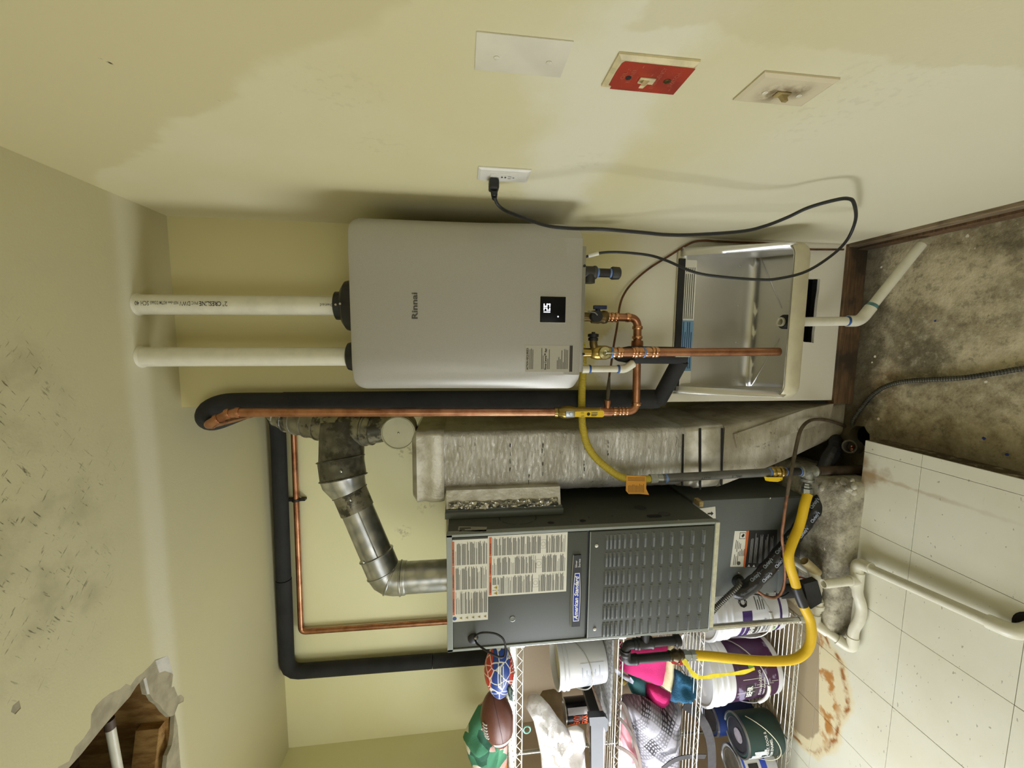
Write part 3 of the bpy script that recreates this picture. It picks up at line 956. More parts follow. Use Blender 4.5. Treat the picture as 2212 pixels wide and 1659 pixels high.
# ball valve with yellow lever in the vertical run
bv = thing('shutoff_valve', 'brass ball valve with flat yellow lever in the copper riser', 'valve', (xV, VY, zv0))
zc_ = lambda x: U(x, 893, Y=VY).z
obj('body', MB().lathe([(.017, zc_(1197)), (.019, zc_(1203)), (.016, zc_(1206)), (.019, zc_(1211)), (.023, zc_(1216)), (.024, zc_(1228)), (.021, zc_(1238)), (.018, zc_(1245)), (.0165, zc_(1300)+.0)], (xV, VY, 0)), BRASS, bv)
za, zb_ = zc_(1216), zc_(1236)
obj('lever_plate', MB().box((xV-.012, VY-.040, zb_), (xV+.012, VY-.036, za), .003).cyl((xV, VY-.045, (za+zb_)/2), (xV, VY-.015, (za+zb_)/2), .0065, seg=6), ZINC, bv)
zl = zc_(1296)
lvr = MB()
yl = VY-.044
lvr.prism([V((xV-.0095, yl, zb_+.002)), V((xV+.0095, yl, zb_+.002)), V((xV+.012, yl, zl+.006)), V((xV+.008, yl, zl)), V((xV-.008, yl, zl)), V((xV-.012, yl, zl+.006))], (0, .006, 0))
ly = obj('lever', lvr.fix(), YELH, bv)
LF = Face((xV, yl, 0), (0, 0, -1), (1, 0, 0))
text('lever_print', 'ON', LF, -zc_(1247), 0.002, .008, INK_BK, ly, fit=.010)
text('lever_print', 'OFF', LF, -zc_(1247), -.009, .006, INK_BK, ly, fit=.012)
LF.quads('lever_print', [[(-zc_(1263)+.006*cos(k*pi/6), .006*sin(k*pi/6)) for k in range(12)]], INK_BK, ly)
LF.quads('lever_print', [rect(-zc_(1269), .003, -zc_(1282), .0055), rect(-zc_(1269), -.003, -zc_(1282), -.0005), rect(-zc_(1269), -.0075, -zc_(1280), -.0045)], INK, ly)

# hot service valve with relief drain
RY = -0.235
t = thing('relief_valve', 'brass relief valve with round cap and black knob', 'valve', U(1290, 762, Y=RY))
rz = lambda x, y=762: U(x, y, Y=RY).z
rx = U(1303, 762, Y=RY).x
obj('body', MB().lathe([(.015, rz(1256)), (.015, rz(1278)), (.020, rz(1281)), (.024, rz(1290)), (.024, rz(1312)), (.019, rz(1322))], (rx, RY+.015, 0)), BRASS, t)
ck = U(1283, 740, Y=RY)
obj('side_port', MB().tube(fillet([V((rx, RY+.015, rz(1292))), V((ck.x-.012, RY+.012, rz(1284))), V((ck.x+.02, RY+.012, rz(1283)))], .012), .013, 16), BRASS_D, t)
k0 = V((ck.x+.006, RY+.012, rz(1283)))
obj('knob', MB().lathe([(.0165, 0), (.0165, .010), (.013, .0105), (.013, .0125), (.018, .013), (.018, .022), (.012, .024), (.006, .024), (.006, .029)], k0, (1, 0, 0)), BLACKP, t)
cc = V((rx, RY-.012, rz(1303)))
obj('round_cap', MB().lathe([(.019, 0), (.0205, .004), (.0195, .016), (.010, .020), (.009, .014), (0.001, .013)], cc+V((0, .01, 0)), (0, -1, 0)), M('pale_brass', (208, 200, 158), .25, 1, var=.1), t)
obj('test_lever', MB().box((cc.x-.002, cc.y-.014, rz(1330)), (cc.x+.002, cc.y-.010, cc.z), .0005), STEEL, t)
mm = MB(); ring(mm, V((rx, RY+.012, rz(1323))), DN, .0195, .008); obj('sealant_ring', mm, BLUET, t)
t = thing('relief_drain_pipe', 'straight copper drain pipe with press fittings, ending inside the steel sink', 'pipe', V((rx, RY+.012, rz(1688))))
xb = U(1688, 760, Y=RY).x
obj('pipe', MB().tube([V((rx, RY+.012, rz(1324))), V((xb, RY+.012, rz(1688)))], .0146, 20), COPPER, t)
kx = lambda x: V((rx+(xb-rx)*(x-1324)/(1688-1324), RY+.012, rz(x)))
for x, r, wd in ((1329, .0185, .012), (1339, .0195, .012), (1345, .0175, .008), (1371, .0175, .01), (1377, .0195, .012), (1387, .0175, .018), (1403, .0178, .022), (1413, .0198, .010), (1421, .019, .012)):
    mm = MB(); ring(mm, kx(x), DN, r, wd); obj('press_fitting', mm, COPPER_B, t)
mm = MB(); ring(mm, kx(1394), DN, .0185, .006); obj('sealant_ring', mm, BLUET, t)
obj('price_sticker', MB().box((kx(1480).x-.016, RY+.005, kx(1493).z), (kx(1480).x-.0135, RY+.012, kx(1462).z)), LABELW, t)

# black foam insulated pipe: ceiling corner, down the wall end, elbow back up to the hot outlet
BY = -0.045
t = thing('insulated_pipe', 'black foam insulated hot water pipe running down past the heater wall corner', 'pipe', (-0.625, BY, 0.8))
BX = U(900, 867, Y=BY).x
bt = U(470, 868, Y=BY)
btop = spline([V((BX, BY, 2.20)), V((BX, BY, 2.34)), V((BX-.004, BY-.004, 2.395)), V((BX-.022, BY-.008, 2.434)), V((BX-.050, BY+.004, 2.452)), V((BX-.070, BY+.06, 2.460)), V((-0.704, .2, 2.474)), V((-0.708, .42, 2.49)), V((-0.72, .50, 2.497)), V((-0.80, .575, 2.50)), V((-0.88, .598, 2.501)), V((-1.2, .60, 2.506)), V((-1.66, .60, 2.5125))], 8)
obj('upper_sleeve', MB().tube(resample(btop, .012), .036, 24), FOAM, t)
f2 = fillet([V((-1.664, .60, 2.5125)), V((-2.195, .60, 2.521)), V((-2.205, .60, 1.75))], .07, 8)
obj('far_sleeve', MB().tube(resample(f2, .03), .0375, 20), FOAM, t)
obj('far_sleeve', MB().tube([V((-2.2055, .60, 1.747)), V((-2.21, .60, 1.40))], .0375, 20), FOAM, t)
zlow = U(1420, 862, Y=BY).z
obj('riser_sleeve', MB().tube([V((BX, BY, 2.20)), V((BX, BY, zlow))], .0375, 20), FOAM, t)
d0_, d1_ = U(1430, 852, Y=-.07), U(1470, 778, Y=-.13)
obj('elbow_sleeve', MB().tube([d0_+(d0_-d1_)*.22, d1_], .030, 18), FOAM, t)
e0, e1 = U(1476, 768, Y=-.14), U(1330, 766, Y=-.17)
obj('hot_sleeve', MB().tube(resample([e0, e0.lerp(e1, .75), e1], .02), [.031]*(len(resample([e0, e0.lerp(e1, .75), e1], .02))-3)+[.027, .024, .018], 18), FOAM, t)
obj('paper_strip', MB().box((BX-.043, BY-.038, U(893, 882, Y=BY).z-.02), (BX-.030, BY-.0365, U(850, 882, Y=BY).z)), LABELW, t)

# condensate elbow (white)
cy_ = -0.19
t = thing('condensate_elbow', 'short white plastic drain elbow with blue primer rings below heater', 'pipe', U(1300, 796, Y=cy_))
pz = lambda x, y=797: U(x, y, Y=cy_)
ax_ = pz(1300).x
pth = fillet([V((ax_, cy_, pz(1258).z)), V((ax_, cy_, pz(1348).z)), V((pz(1370, 783).x, cy_-.01, pz(1368, 785).z))], .012)
obj('pipe', MB().tube(pth, .0115, 18), PVC, t)
obj('socket', MB().cyl((ax_, cy_, pz(1257).z), (ax_, cy_, pz(1272).z), .0142), PVC, t)
obj('elbow', MB().tube(fillet([V((ax_, cy_, pz(1337).z)), V((ax_, cy_, pz(1350).z)), V((pz(1369, 784).x, cy_-.01, pz(1366, 786).z))], .014), .0145, 18), PVC, t)
for x in (1273, 1336):
    mm = MB(); ring(mm, V((ax_, cy_, pz(x).z)), DN, .0146, .009); obj('primer_ring', mm, BLUEP, t)

# thin brown line from the tee to behind the sink
pts = [V((xV+.040, VY, zt_))]+pxpath([(1316, 815, -.075), (1319, 795, -.075), (1326, 745, -.075), (1333, 705, -.055), (1339, 660, -.04), (1350, 632, -.03), (1370, 607, -.02), (1402, 580, -.012), (1440, 556, -.012), (1490, 526, -.012), (1520, 512, -.012), (1550, 508, -.012), (1600, 512, -.010), (1650, 520, -.010), (1700, 532, -.010), (1740, 538, -.010), (1780, 539, -.010), (1822, 539, -.010)])
pts[-1].z = max(pts[-1].z, 0.006)
pts = [V((min(p.x, -0.012), p.y, p.z)) for p in pts]
t = thing('small_copper_line', 'thin brown copper line winding from the pipe tee to behind the sink', 'tube', pts[5])
obj('line', MB().tube(spline(pts, 6), .0042, 8), COPPER_D, t)
mm = MB().tube([pts[0], pts[0].lerp(pts[1], .5), pts[1]], [.006, .0075, .0045], 10)
obj('solder_joint', mm, M('grey_solder', (110, 104, 88), .6, .3), t)

# power cord
cpts = pxpath([(1262, 556, -.22), (1275, 552, -.225), (1300, 546, -.235), (1340, 545, -.25), (1400, 551, -.28), (1440, 563, -.31), (1500, 588, -.35), (1560, 598, -.37), (1640, 604, -.39), (1680, 602, -.40), (1740, 587, -.40), (1795, 553, -.40), (1830, 518, -.405)])
cpts += [U(x, y, X=xx) for x, y, xx in ((1848, 475, -.05), (1845, 440, -.05), (1832, 429, -.05), (1800, 433, -.055), (1745, 449, -.065), (1700, 470, -.08), (1650, 489, -.10), (1600, 500, -.115), (1500, 507, -.135), (1440, 507, -.14), (1385, 502, -.14), (1300, 495, -.14), (1230, 493, -.13), (1180, 487, -.12), (1130, 470, -.095), (1092, 455, -.07), (1075, 441, -.055), (1068, 425, -.045))]
t = thing('power_cord', 'black power cord looping from the heater past the sink to the wall outlet', 'cord', cpts[0])
obj('cord', MB().tube(spline(cpts, 7), .0043, 10), BLACKR, t)
tg = spline(cpts[0:3], 4)
obj('tag', MB().tube(tg[3:8], .0062, 12), LABELW, t)
pl0, pl1 = U(1068, 430, X=-.042), U(1066, 378, X=-.010)
mid = pl0.lerp(pl1, .5)
pc0, pc1 = U(1067, 406, X=-.030), U(1066, 378, X=-.008)
kk = []
for k in range(13):
    kk.append(pl0.lerp(pc0, k/12))
pg = MB().tube(kk, [.0052, .0068, .0056, .0076, .0062, .0084, .0068, .0088, .0074, .0088, .009, .0095, .0095], 14)
pg.box((-.034, pc0.y-.010, pc0.z-.0125), (-.0085, pc0.y+.024, pc0.z+.0125), .005)
po = obj('plug', pg, BLACKP, t)

# ------------------------------------------------------------------ wall plates on the right wall
def wall_plate(px, depth, name, label, cat, mat, group=None):
    ps = [U(x, y, X=0) for x, y in px]
    y0, y1 = sum(p.y for p in (ps[0], ps[2]))/2, sum(p.y for p in (ps[1], ps[3]))/2
    z0, z1 = (ps[2].z+ps[3].z)/2, (ps[0].z+ps[1].z)/2
    t = thing(name, label, cat, (0, (y0+y1)/2, (z0+z1)/2), group)
    b = .006
    m = MB().loft([[V((-.0003, y0, z0)), V((-.0003, y1, z0)), V((-.0003, y1, z1)), V((-.0003, y0, z1))],
                   [V((-depth*.5, y0, z0)), V((-depth*.5, y1, z0)), V((-depth*.5, y1, z1)), V((-depth*.5, y0, z1))],
                   [V((-depth, y0+b, z0+b)), V((-depth, y1-b, z0+b)), V((-depth, y1-b, z1-b)), V((-depth, y0+b, z1-b))]])
    m.fix()
    o = obj('cover', m, mat, t, 0.4)
    return t, o, y0, y1, z0, z1
def screw_at(t, y, z, d, mat, r=.0042):
    obj('screw', MB().lathe([(r, 0), (r, .0012), (r*.6, .0018)], (-d, y, z), (-1, 0, 0), seg=14).box((-d-.0021, y-r*.8, z-.0004), (-d-.0018, y+r*.8, z+.0004)), mat, t)

t, o, y0, y1, z0, z1 = wall_plate([(1031, 62), (1024, 148), (1238, 92), (1210, 165)], .0035, 'blank_plate', 'blank white cover plate with two screws above the black plug', 'wall plate', WHITEPNT)
ym = (y0+y1)/2
for z in (z1-.03, z0+.025):
    screw_at(t, ym+.004, z, .0035, WHITEPNT)
RED = NT('red_paint', 0.45, 0, (160, 48, 26))
cc_ = RED.xyz()
scr1 = RED.step(RED.noise(60, 4, .6, RED.mapv((1, 1, 5), (.6, 0, 0))), .66, .72)
RED.color(RED.mix(RED.math('MULTIPLY', scr1, .7), RED.mix(RED.step(RED.noise(20, 4), .4, .7), (164, 50, 26), (142, 42, 24)), (196, 120, 92)))
IVORY = M('ivory_plastic', (222, 208, 164), 0.4, var=.12, scale=40)
t, o, y0, y1, z0, z1 = wall_plate([(1338, 112), (1298, 182), (1515, 127), (1456, 196)], .007, 'red_switch', 'red emergency switch plate with ivory toggle', 'light switch', IVORY)
ym, zm = (y0+y1)/2, (z0+z1)/2
RF = Face((-.007, ym, zm), (0, -1, 0), (0, 0, 1))
hw, hh = (y1-y0)/2, (z1-z0)/2
rpan = RF.quads('red_face', [[(hw-.0085, -hh+.002), (hw-.0075, hh-.012), (hw-.012, hh-.009), (hw-.03, hh-.0075), (-hw+.012, hh-.008), (-hw+.010, hh-.013), (-hw+.003, hh-.013), (-hw+.002, -hh+.002)]], RED.m, t, lift=.0005)
def toggle(t, y, z, d, mat, up):
    obj('toggle_frame', MB().box((-d-.003, y-.0065, z-.0125), (-d, y+.0065, z+.0125), .001, 1), mat, t)
    dz = .010*up
    obj('toggle', MB().loft([[V((-d-.002, y-.004, z-.005)), V((-d-.002, y+.004, z-.005)), V((-d-.002, y+.004, z+.005)), V((-d-.002, y-.004, z+.005))],
                             [V((-d-.011, y-.003, z+dz-.0035)), V((-d-.011, y+.003, z+dz-.0035)), V((-d-.011, y+.003, z+dz+.0035)), V((-d-.011, y-.003, z+dz+.0035))]]).fix(), mat, t)
toggle(t, ym+.006, zm, .007, IVORY, .8)
screw_at(t, ym+.004, zm+.030, .007, INK_BK, .0045)
screw_at(t, ym+.004, zm-.032, .007, BRASS_D, .0055)
SCRATCH = M('scratched_lettering', (186, 96, 70), .6, var=0)
for s_, zz_, fw in (('OIL', .036, .018), ('BURNER', .024, .032), ('EMERGENCY', -.018, .050), ('SWITCH', -.044, .032)):
    text('lettering', s_, RF, -fw/2, zz_, .009, SCRATCH, rpan, lift=.0009, fit=fw)
GRIM = NT('grimy_plate', 0.6, 0, (206, 192, 158))
gd = GRIM.dist2((1, 2), [(0.0, 0.0, .004), (.004, .014, .006), (-.004, -.02, .004)], .03)
GRIM.color(GRIM.mix(GRIM.math('MULTIPLY', GRIM.math('SUBTRACT', 1.0, GRIM.step(gd, -.005, .03)), GRIM.step(GRIM.noise(50, 5), .3, .6)), (208, 196, 164), (112, 94, 58)))
t, o, y0, y1, z0, z1 = wall_plate([(1655, 151), (1584, 210), (1815, 168), (1727, 228)], .006, 'light_switch', 'grimy beige toggle switch plate with fingerprints', 'light switch', GRIM.m)
ym, zm = (y0+y1)/2, (z0+z1)/2
toggle(t, ym+.004, zm, .006, M('grimy_toggle', (164, 144, 92), .5, var=.2), -.6)
for z in (zm+.030, zm-.030):
    screw_at(t, ym+.004, z, .006, WHITEPNT)
t, o, y0, y1, z0, z1 = wall_plate([(1035, 356), (1030, 385), (1147, 367), (1138, 392)], .006, 'wall_outlet', 'white rectangular outlet with the black plug in its upper socket', 'outlet', WHITEP)
ym, zm = (y0+y1)/2, (z0+z1)/2
fo = obj('receptacle', MB().box((-.008, ym-.0165, zm-.033), (-.004, ym+.0165, zm+.033), .001, 1), WHITEP, t)
OF = Face((-.008, ym, zm), (0, -1, 0), (0, 0, 1))
OF.quads('slot', [rect(-.007, -.018, -.005, -.010), rect(.005, -.018, .007, -.010), rect(-.002, -.026, .002, -.022), rect(-.004, -.006, .004, -.002), rect(-.004, .002, .004, .006)], INK, fo)
# ------------------------------------------------------------------ steel sink on the wall
SS = NT('brushed_steel', 0.24, 0.8, (196, 196, 194))
SS.color(SS.mix(SS.noise(8, 4), (226, 226, 223), (208, 206, 200)))
SS.rough(SS.math('ADD', SS.math('MULTIPLY', SS.noise(6, 4), .18), .24))
SS.bump(SS.noise(4, 3), 0.12, 0.02)
CREAM = M('cream_lip', (206, 198, 168), 0.4, 0.2, var=.08)
t = thing('sink', 'wall-mounted stainless steel sink with cream front lip below heater', 'sink', (-.32, -.17, .41))
BLt, BRt = U(1450, 862, Y=-.006), U(1452, 534, Y=-.006)
zt0 = BLt.z
bl, br = V((-.612, -.006, zt0)), V((-.042, -.006, zt0))
LZ = 0.452
fl_, frr = U(1706, 864, Z=LZ), U(1704, 517, Z=LZ)
fy = (fl_.y+frr.y)/2
fl_ = V((-.597, fy, LZ)); frr = V((-.064, fy, LZ))
cl, cr = U(1604, 838, Z=.412), U(1604, 560, Z=.412)
cl, cr = V((cl.x, min(cl.y, -.02), .412)), V((cr.x, min(cr.y, -.02), .412))
dr = U(1697, 698, Z=.400)
m = MB()
# back panel, side panels, creased floor running down to the drain
def grid(P, nu, nv):
    vs = [[m.bm.verts.new(P(i/nu, j/nv)) for j in range(nv+1)] for i in range(nu+1)]
    for i in range(nu):
        for j in range(nv):
            m.bm.faces.new((vs[i][j], vs[i+1][j], vs[i+1][j+1], vs[i][j+1]))
def lerp4(a, b, c, d):
    return lambda u, v: (a*(1-u)+b*u)*(1-v)+(d*(1-u)+c*u)*v
ins = .030
bl2, br2 = bl+V((ins, 0, 0)), br-V((ins, 0, 0))
cl2, cr2 = cl+V((.012, .006, .012)), cr+V((-.012, .006, .012))
grid(lerp4(cl2, cr2, br2, bl2), 12, 8)
# coved crease
grid(lerp4(cl+V((.012, -.012, 0)), cr+V((-.012, -.012, 0)), cr2, cl2), 12, 2)
f0, f1 = cl+V((.012, -.012, 0)), cr+V((-.012, -.012, 0))
g0, g1 = V((fl_.x+.035, fy+.012, .402)), V((frr.x-.035, fy+.012, .402))
dz = V((dr.x, dr.y, .392))
def floor_pt(u, v):
    p = lerp4(f0, f1, g1, g0)(u, v)
    # bottom creased toward the outlet: higher at the corners behind
    k = max(0, 1-abs((p.x-dz.x))/.30)*v
    p.z -= .010*k
    return p
grid(floor_pt, 24, 16)
# sides: triangle from the back corner to the front corner
for a, b, c, d, o_ in ((bl2, cl2, f0, g0, (bl, fl_)), (br2, cr2, f1, g1, (br, frr))):
    ob, of = o_
    grid(lerp4(ob, of, of.lerp(d, .55), a.lerp(b, .0)), 14, 2)
    grid(lerp4(a, of.lerp(d, .55), d, b), 14, 8)
bmesh.ops.remove_doubles(m.bm, verts=m.bm.verts, dist=1e-4)
m.fix()
sk = obj('basin', m, SS.m, t, 1.2)
sk.data.flip_normals()
md = sk.modifiers.new('thickness', 'SOLIDIFY')
md.thickness = .0015
md.offset = 1
# floor creases as raised folds
for a, b in ((f0+V((.004, -.006, 0)), dz+V((-.055, .02, .010))), (f1+V((-.004, -.006, 0)), dz+V((.055, .02, .010)))):
    pts = [a.lerp(b, k/10) for k in range(11)]
    obj('crease', MB().tube([p+V((0, 0, .001)) for p in pts], [.001]+[.0026]*9+[.001], 8), SS.m, t)
dp = [V((dz.x+.055*cos(k*pi/16)*1.2, dz.y+.045*sin(k*pi/16), .3985)) for k in range(33)]
ds = MB().lathe([(.075, .4005), (.060, .398), (.045, .394)], (dz.x, dz.y, 0), capa=False, capb=False)
obj('drain_dish', ds, SS.m, t)
# front lip with rounded corners
def lip_path(off):
    r = .045+off
    L, R_ = fl_.x-off, frr.x+off
    Y_ = fy-off
    pts = [V((L, Y_+r+.02, 0))]
    pts += [V((L+r-r*cos(k*pi/16), Y_+r-r*sin(k*pi/16), 0)) for k in range(9)]
    pts += [V((R_-r+r*sin(k*pi/16), Y_+r-r*cos(k*pi/16), 0)) for k in range(9)]
    pts += [V((R_, Y_+r+.02, 0))]
    return pts
A, B = lip_path(0.0), lip_path(.010)
secs = []
for a, b in zip(A, B):
    secs.append([V((a.x, a.y, .402)), V((a.x, a.y, LZ-.001)), V((a.x*.5+b.x*.5, a.y*.5+b.y*.5, LZ+.002)), V((b.x, b.y, LZ-.003)), V((b.x, b.y, .404)), V((b.x*.7+a.x*.3, b.y*.7+a.y*.3, .398))])
obj('front_lip', MB().loft(secs).fix(), CREAM, t, .9)
obj('lip_bead', MB().tube([V((a.x, a.y, LZ+.0015)) for a in A], .0022, 8), STEEL, t)
for a, b in ((bl, fl_+V((0, .06, .045))), (br, frr+V((0, .06, .045)))):
    b = a.lerp(V((a.x*.05+b.x*.95, fy+.055, LZ)), 1)
    e = MB().tube([a, b], .003, 8)
    obj('side_bead', e, STEEL, t)
obj('side_flange', MB().loft([[bl+V((-.004, 0, .0)), bl+V((-.004, 0, -.028)), bl+V((-.002, 0, -.028)), bl+V((-.002, 0, 0))], [fl_+V((-.001, .055, .004)), fl_+V((-.001, .055, -.006)), fl_+V((.001, .055, -.006)), fl_+V((.001, .055, .004))]]).fix(), WHITEPNT, t)
obj('back_edge', MB().box((bl.x, -.010, zt0-.012), (br.x, -.001, zt0+.004), .002), CREAM, t)
def bk(z):
    k = (z-cl2.z)/(bl2.z-cl2.z)
    return cl2.y*(1-k)+bl2.y*k
def backface(z0_, x0_, x1_, z1_, name, mat, lift, par):
    return obj(name, MB().poly([V((x0_, bk(z0_)-lift, z0_)), V((x1_, bk(z0_)-lift, z0_)), V((x1_, bk(z1_)-lift, z1_)), V((x0_, bk(z1_)-lift, z1_))]), mat, par, False)
za = U(1458, 700, Y=-.008).z
zb = U(1473, 700, Y=-.010).z
zc2 = U(1499, 700, Y=-.013).z
xr = U(1475, 560, Y=-.01).x
xl = U(1475, 828, Y=-.01).x
xm = U(1480, 692, Y=-.01).x
obj('black_strip', MB().box((-.60, -.016, zb+.001), (xr+.002, -.008, za), .001, 1), M('black_band', (34, 33, 32), .6, var=.4, scale=9), t)
lb = backface(zc2, xm, xr-.002, zb-.001, 'white_label', LABELW, .0022, t)
lb2 = backface(zc2, xl+.05, xm, zb-.001, 'blue_label', M('blue_label', (120, 158, 190), .4, var=.03), .0022, t)
lb3 = backface(zc2, xl, xl+.05, zb-.001, 'white_label', LABELW, .0022, t)
qs1, qs2 = [], []
nl = 5
for k in range(nl):
    z = zb-.006-(zb-zc2-.01)*k/(nl-.3)
    for (xa, xb_, dst) in ((xm+.006, xr-.055, qs1), (xl+.06, xm-.006-.04*(k % 3 == 1), qs2)):
        dst.append((xa, z-.0035, xb_, z))
    qs1.append((xr-.048, z-.004, xr-.030, z-.001))
for nm_, qq, par in (('label_print', qs1, lb), ('label_print', qs2, lb2)):
    mm = MB()
    for (a_, b_, c_, d_) in qq:
        mm.poly([V((a_, bk(b_)-.0030, b_)), V((c_, bk(b_)-.0030, b_)), V((c_, bk(d_)-.0030, d_)), V((a_, bk(d_)-.0030, d_))])
    obj(nm_, mm, INK if par is lb else M('navy_ink', (46, 70, 104), .6, var=0), par, False)
for px, py in ((1601, 574), (1597, 659), (1592, 739), (1587, 822)):
    q = U(px, py, Y=-.018)
    obj('rivet', MB().sphere((q.x, bk(q.z)-.001, q.z), .0035, 2, (1, .5, 1)), STEEL, t)
# drain fitting
q = U(1696, 697, Z=.43)
obj('drain_gasket', MB().lathe([(.026, .388), (.026, .418), (.022, .424), (.0165, .424)], (dz.x+.004, dz.y-.01, 0), capb=False), BLACKR, t)
obj('drain_stub', MB().lathe([(.0165, .38), (.0165, .431), (.0125, .431), (.0125, .40), (.001, .40)], (dz.x+.004, dz.y-.01, 0)), PVC, t)
# its drain pipe
dx, dy = dz.x+.004, dz.y-.01
dpz = [U(1838, 690, Y=dy).z, U(1868, 688, Y=dy).z]
dxx = U(1800, 693, Y=dy).x
el = V((dxx, dy, U(1858, 690, Y=dy).z))
endp = U(1990, 528, Z=-.055)
endp.x = min(endp.x, -.035)
t = thing('sink_drain_pipe', 'white plastic drain pipe with blue primer, from sink down to the floor at right wall', 'pipe', el)
obj('down_pipe', MB().tube([V((dx, dy, .392)), V((dxx, dy, el.z+.02))], .0168, 20), PVC, t)
dirn = (endp-el).normalized()
obj('elbow', MB().tube(fillet([el+V((0, 0, .052)), el, el+dirn*.06], .05, 8), .0205, 20), PVC, t)
obj('floor_pipe', MB().tube([el+dirn*.03, endp], .0168, 20), PVC, t)
for p_, d_, w_, mt in ((V((dxx, dy, el.z+.054)), DN, .013, BLUEP), (V((dx, dy, .382)), DN, .014, BLUEP), (el+dirn*.066, dirn, .014, TEALP)):
    mm = MB(); ring(mm, p_, d_, .0182, w_); obj('primer_ring', mm, mt, t)
# ------------------------------------------------------------------ foil-wrapped return duct
def foil_mat(name, clean=True):
    t = NT(name, 0.36, 0.82, (206, 202, 190))
    wr = t.noise(34, 5, .65, t.mapv((1, 1, 2.6)), .8)
    band = t.wave(9, 1.4, t.mapv((.15, .15, 1)), 'Z', 3, 2.0)
    a = (222, 221, 217) if clean else (204, 198, 180)
    b = (188, 184, 174) if clean else (160, 151, 128)
    col = t.mix(t.step(t.noise(6, 6), .35, .65), a, b)
    col = t.mix(t.math('MULTIPLY', t.step(t.noise(30, 6, .7), .58, .70), .55 if clean else .8), col, (104, 88, 60))
    col = t.mix(t.step(t.noise(60, 3, .6, t.mapv((1, 1, .35))), .735, .76), col, (40, 34, 26))
    t.color(col)
    t.rough(t.math('ADD', t.math('MULTIPLY', wr, .3), .22 if clean else .42))
    t.b.inputs['Metallic'].default_value = .55 if clean else .15
    t.bump(t.math('ADD', wr, t.math('MULTIPLY', band, .35)), .75 if clean else .4, .006)
    return t.m
FOIL, FOILD = foil_mat('foil_wrap'), foil_mat('dirty_duct_board', False)
FOILB = NT('crumpled_foil', .22, .95, (222, 220, 214))
FOILB.bump(FOILB.vor(55), 1.0, .02)
FOILB = FOILB.m
TAPE = M('foil_tape', (204, 200, 186), .4, .45, col2=(174, 168, 150), scale=18, bump=.3)

XD0, XD1, YD0, YD1 = -1.022, -0.757, 0.002, 0.42
def dsec(z, x0, x1, y0, y1, rl=.075, rr=.022, n=7):
    p = []
    for k in range(n):                    # front-left corner, generous
        a = pi/2*k/(n-1)
        p.append(V((x0+rl-rl*cos(a), y0+rl-rl*sin(a), z)))
    for k in range(n):                    # front-right corner
        a = pi/2*k/(n-1)
        p.append(V((x1-rr+rr*sin(a), y0+rr-rr*cos(a), z)))
    p += [V((x1, y1, z)), V((x0, y1, z))]
    return p
t = thing('return_duct', 'tall foil-wrapped air duct between furnace and heater wall', 'duct', (-.89, .2, -.08))
zt1, zt2 = U(890, 1000, Y=YD0).z, U(957, 1000, Y=YD0).z
zb1 = U(1480, 990, Y=YD0).z
secs = []
nz = 60
rd = random.Random(8)
for k in range(nz+1):
    z = zb1+(zt2-zb1)*k/nz
    j = .0022*sin(z*90)+.002*rd.uniform(-1, 1)
    secs.append([p+V((rd.uniform(-.0012, .0012), -j*.5+rd.uniform(-.0012, .0012), 0)) for p in dsec(z, XD0, XD1, YD0, YD1)])
obj('duct_wrap', MB().loft(secs).fix(), FOIL, t, .9)
# head of the duct, a little larger, creased
secs = []
for k, z in enumerate((zt2-.004, zt2+.01, (zt1+zt2)/2-.01, (zt1+zt2)/2+.01, zt1-.018, zt1)):
    s_ = (.006, .010, .010, .006, .008, -.012)[k]
    secs.append([p+V((rd.uniform(-.0015, .0015), rd.uniform(-.0015, .0015), 0)) for p in dsec(z, XD0-s_-.004, XD1+s_, YD0-s_, YD1, .022, .022)])
obj('duct_head', MB().loft(secs).fix(), TAPE, t, .8)
# straps and boot swinging right under the wall
def zpx(x, y=990):
    return U(x, y, Y=YD0).z
secs = []
for z, dx0, dx1, e in ((zb1+.004, 0, 0, 0), (zpx(1508), 0, 0, .004), (zpx(1512), .0, 0, .010), (zpx(1555), .005, 0.004, .010), (zpx(1558), .006, .005, .004)):
    secs.append(dsec(z, XD0+dx0-e, XD1+dx1+e, YD0-e, YD1, .06, .02))
obj('strap_section', MB().loft(secs).fix(), TAPE, t, .9)
zz0, zz1 = zpx(1560), -.082
secs = []
for k in range(13):
    q = k/12
    z = zz0+(zz1-zz0)*q
    a = dsec(z, XD0-.004+q*.175+q*q*.03, XD1+.004+q*.095, YD0-.006+q*.02, YD1, .045, .018)
    secs.append([p+V((rd.uniform(-.001, .001), rd.uniform(-.001, .001), 0)) for p in a])
obj('duct_boot', MB().loft(secs).fix(), FOILD, t, .8)
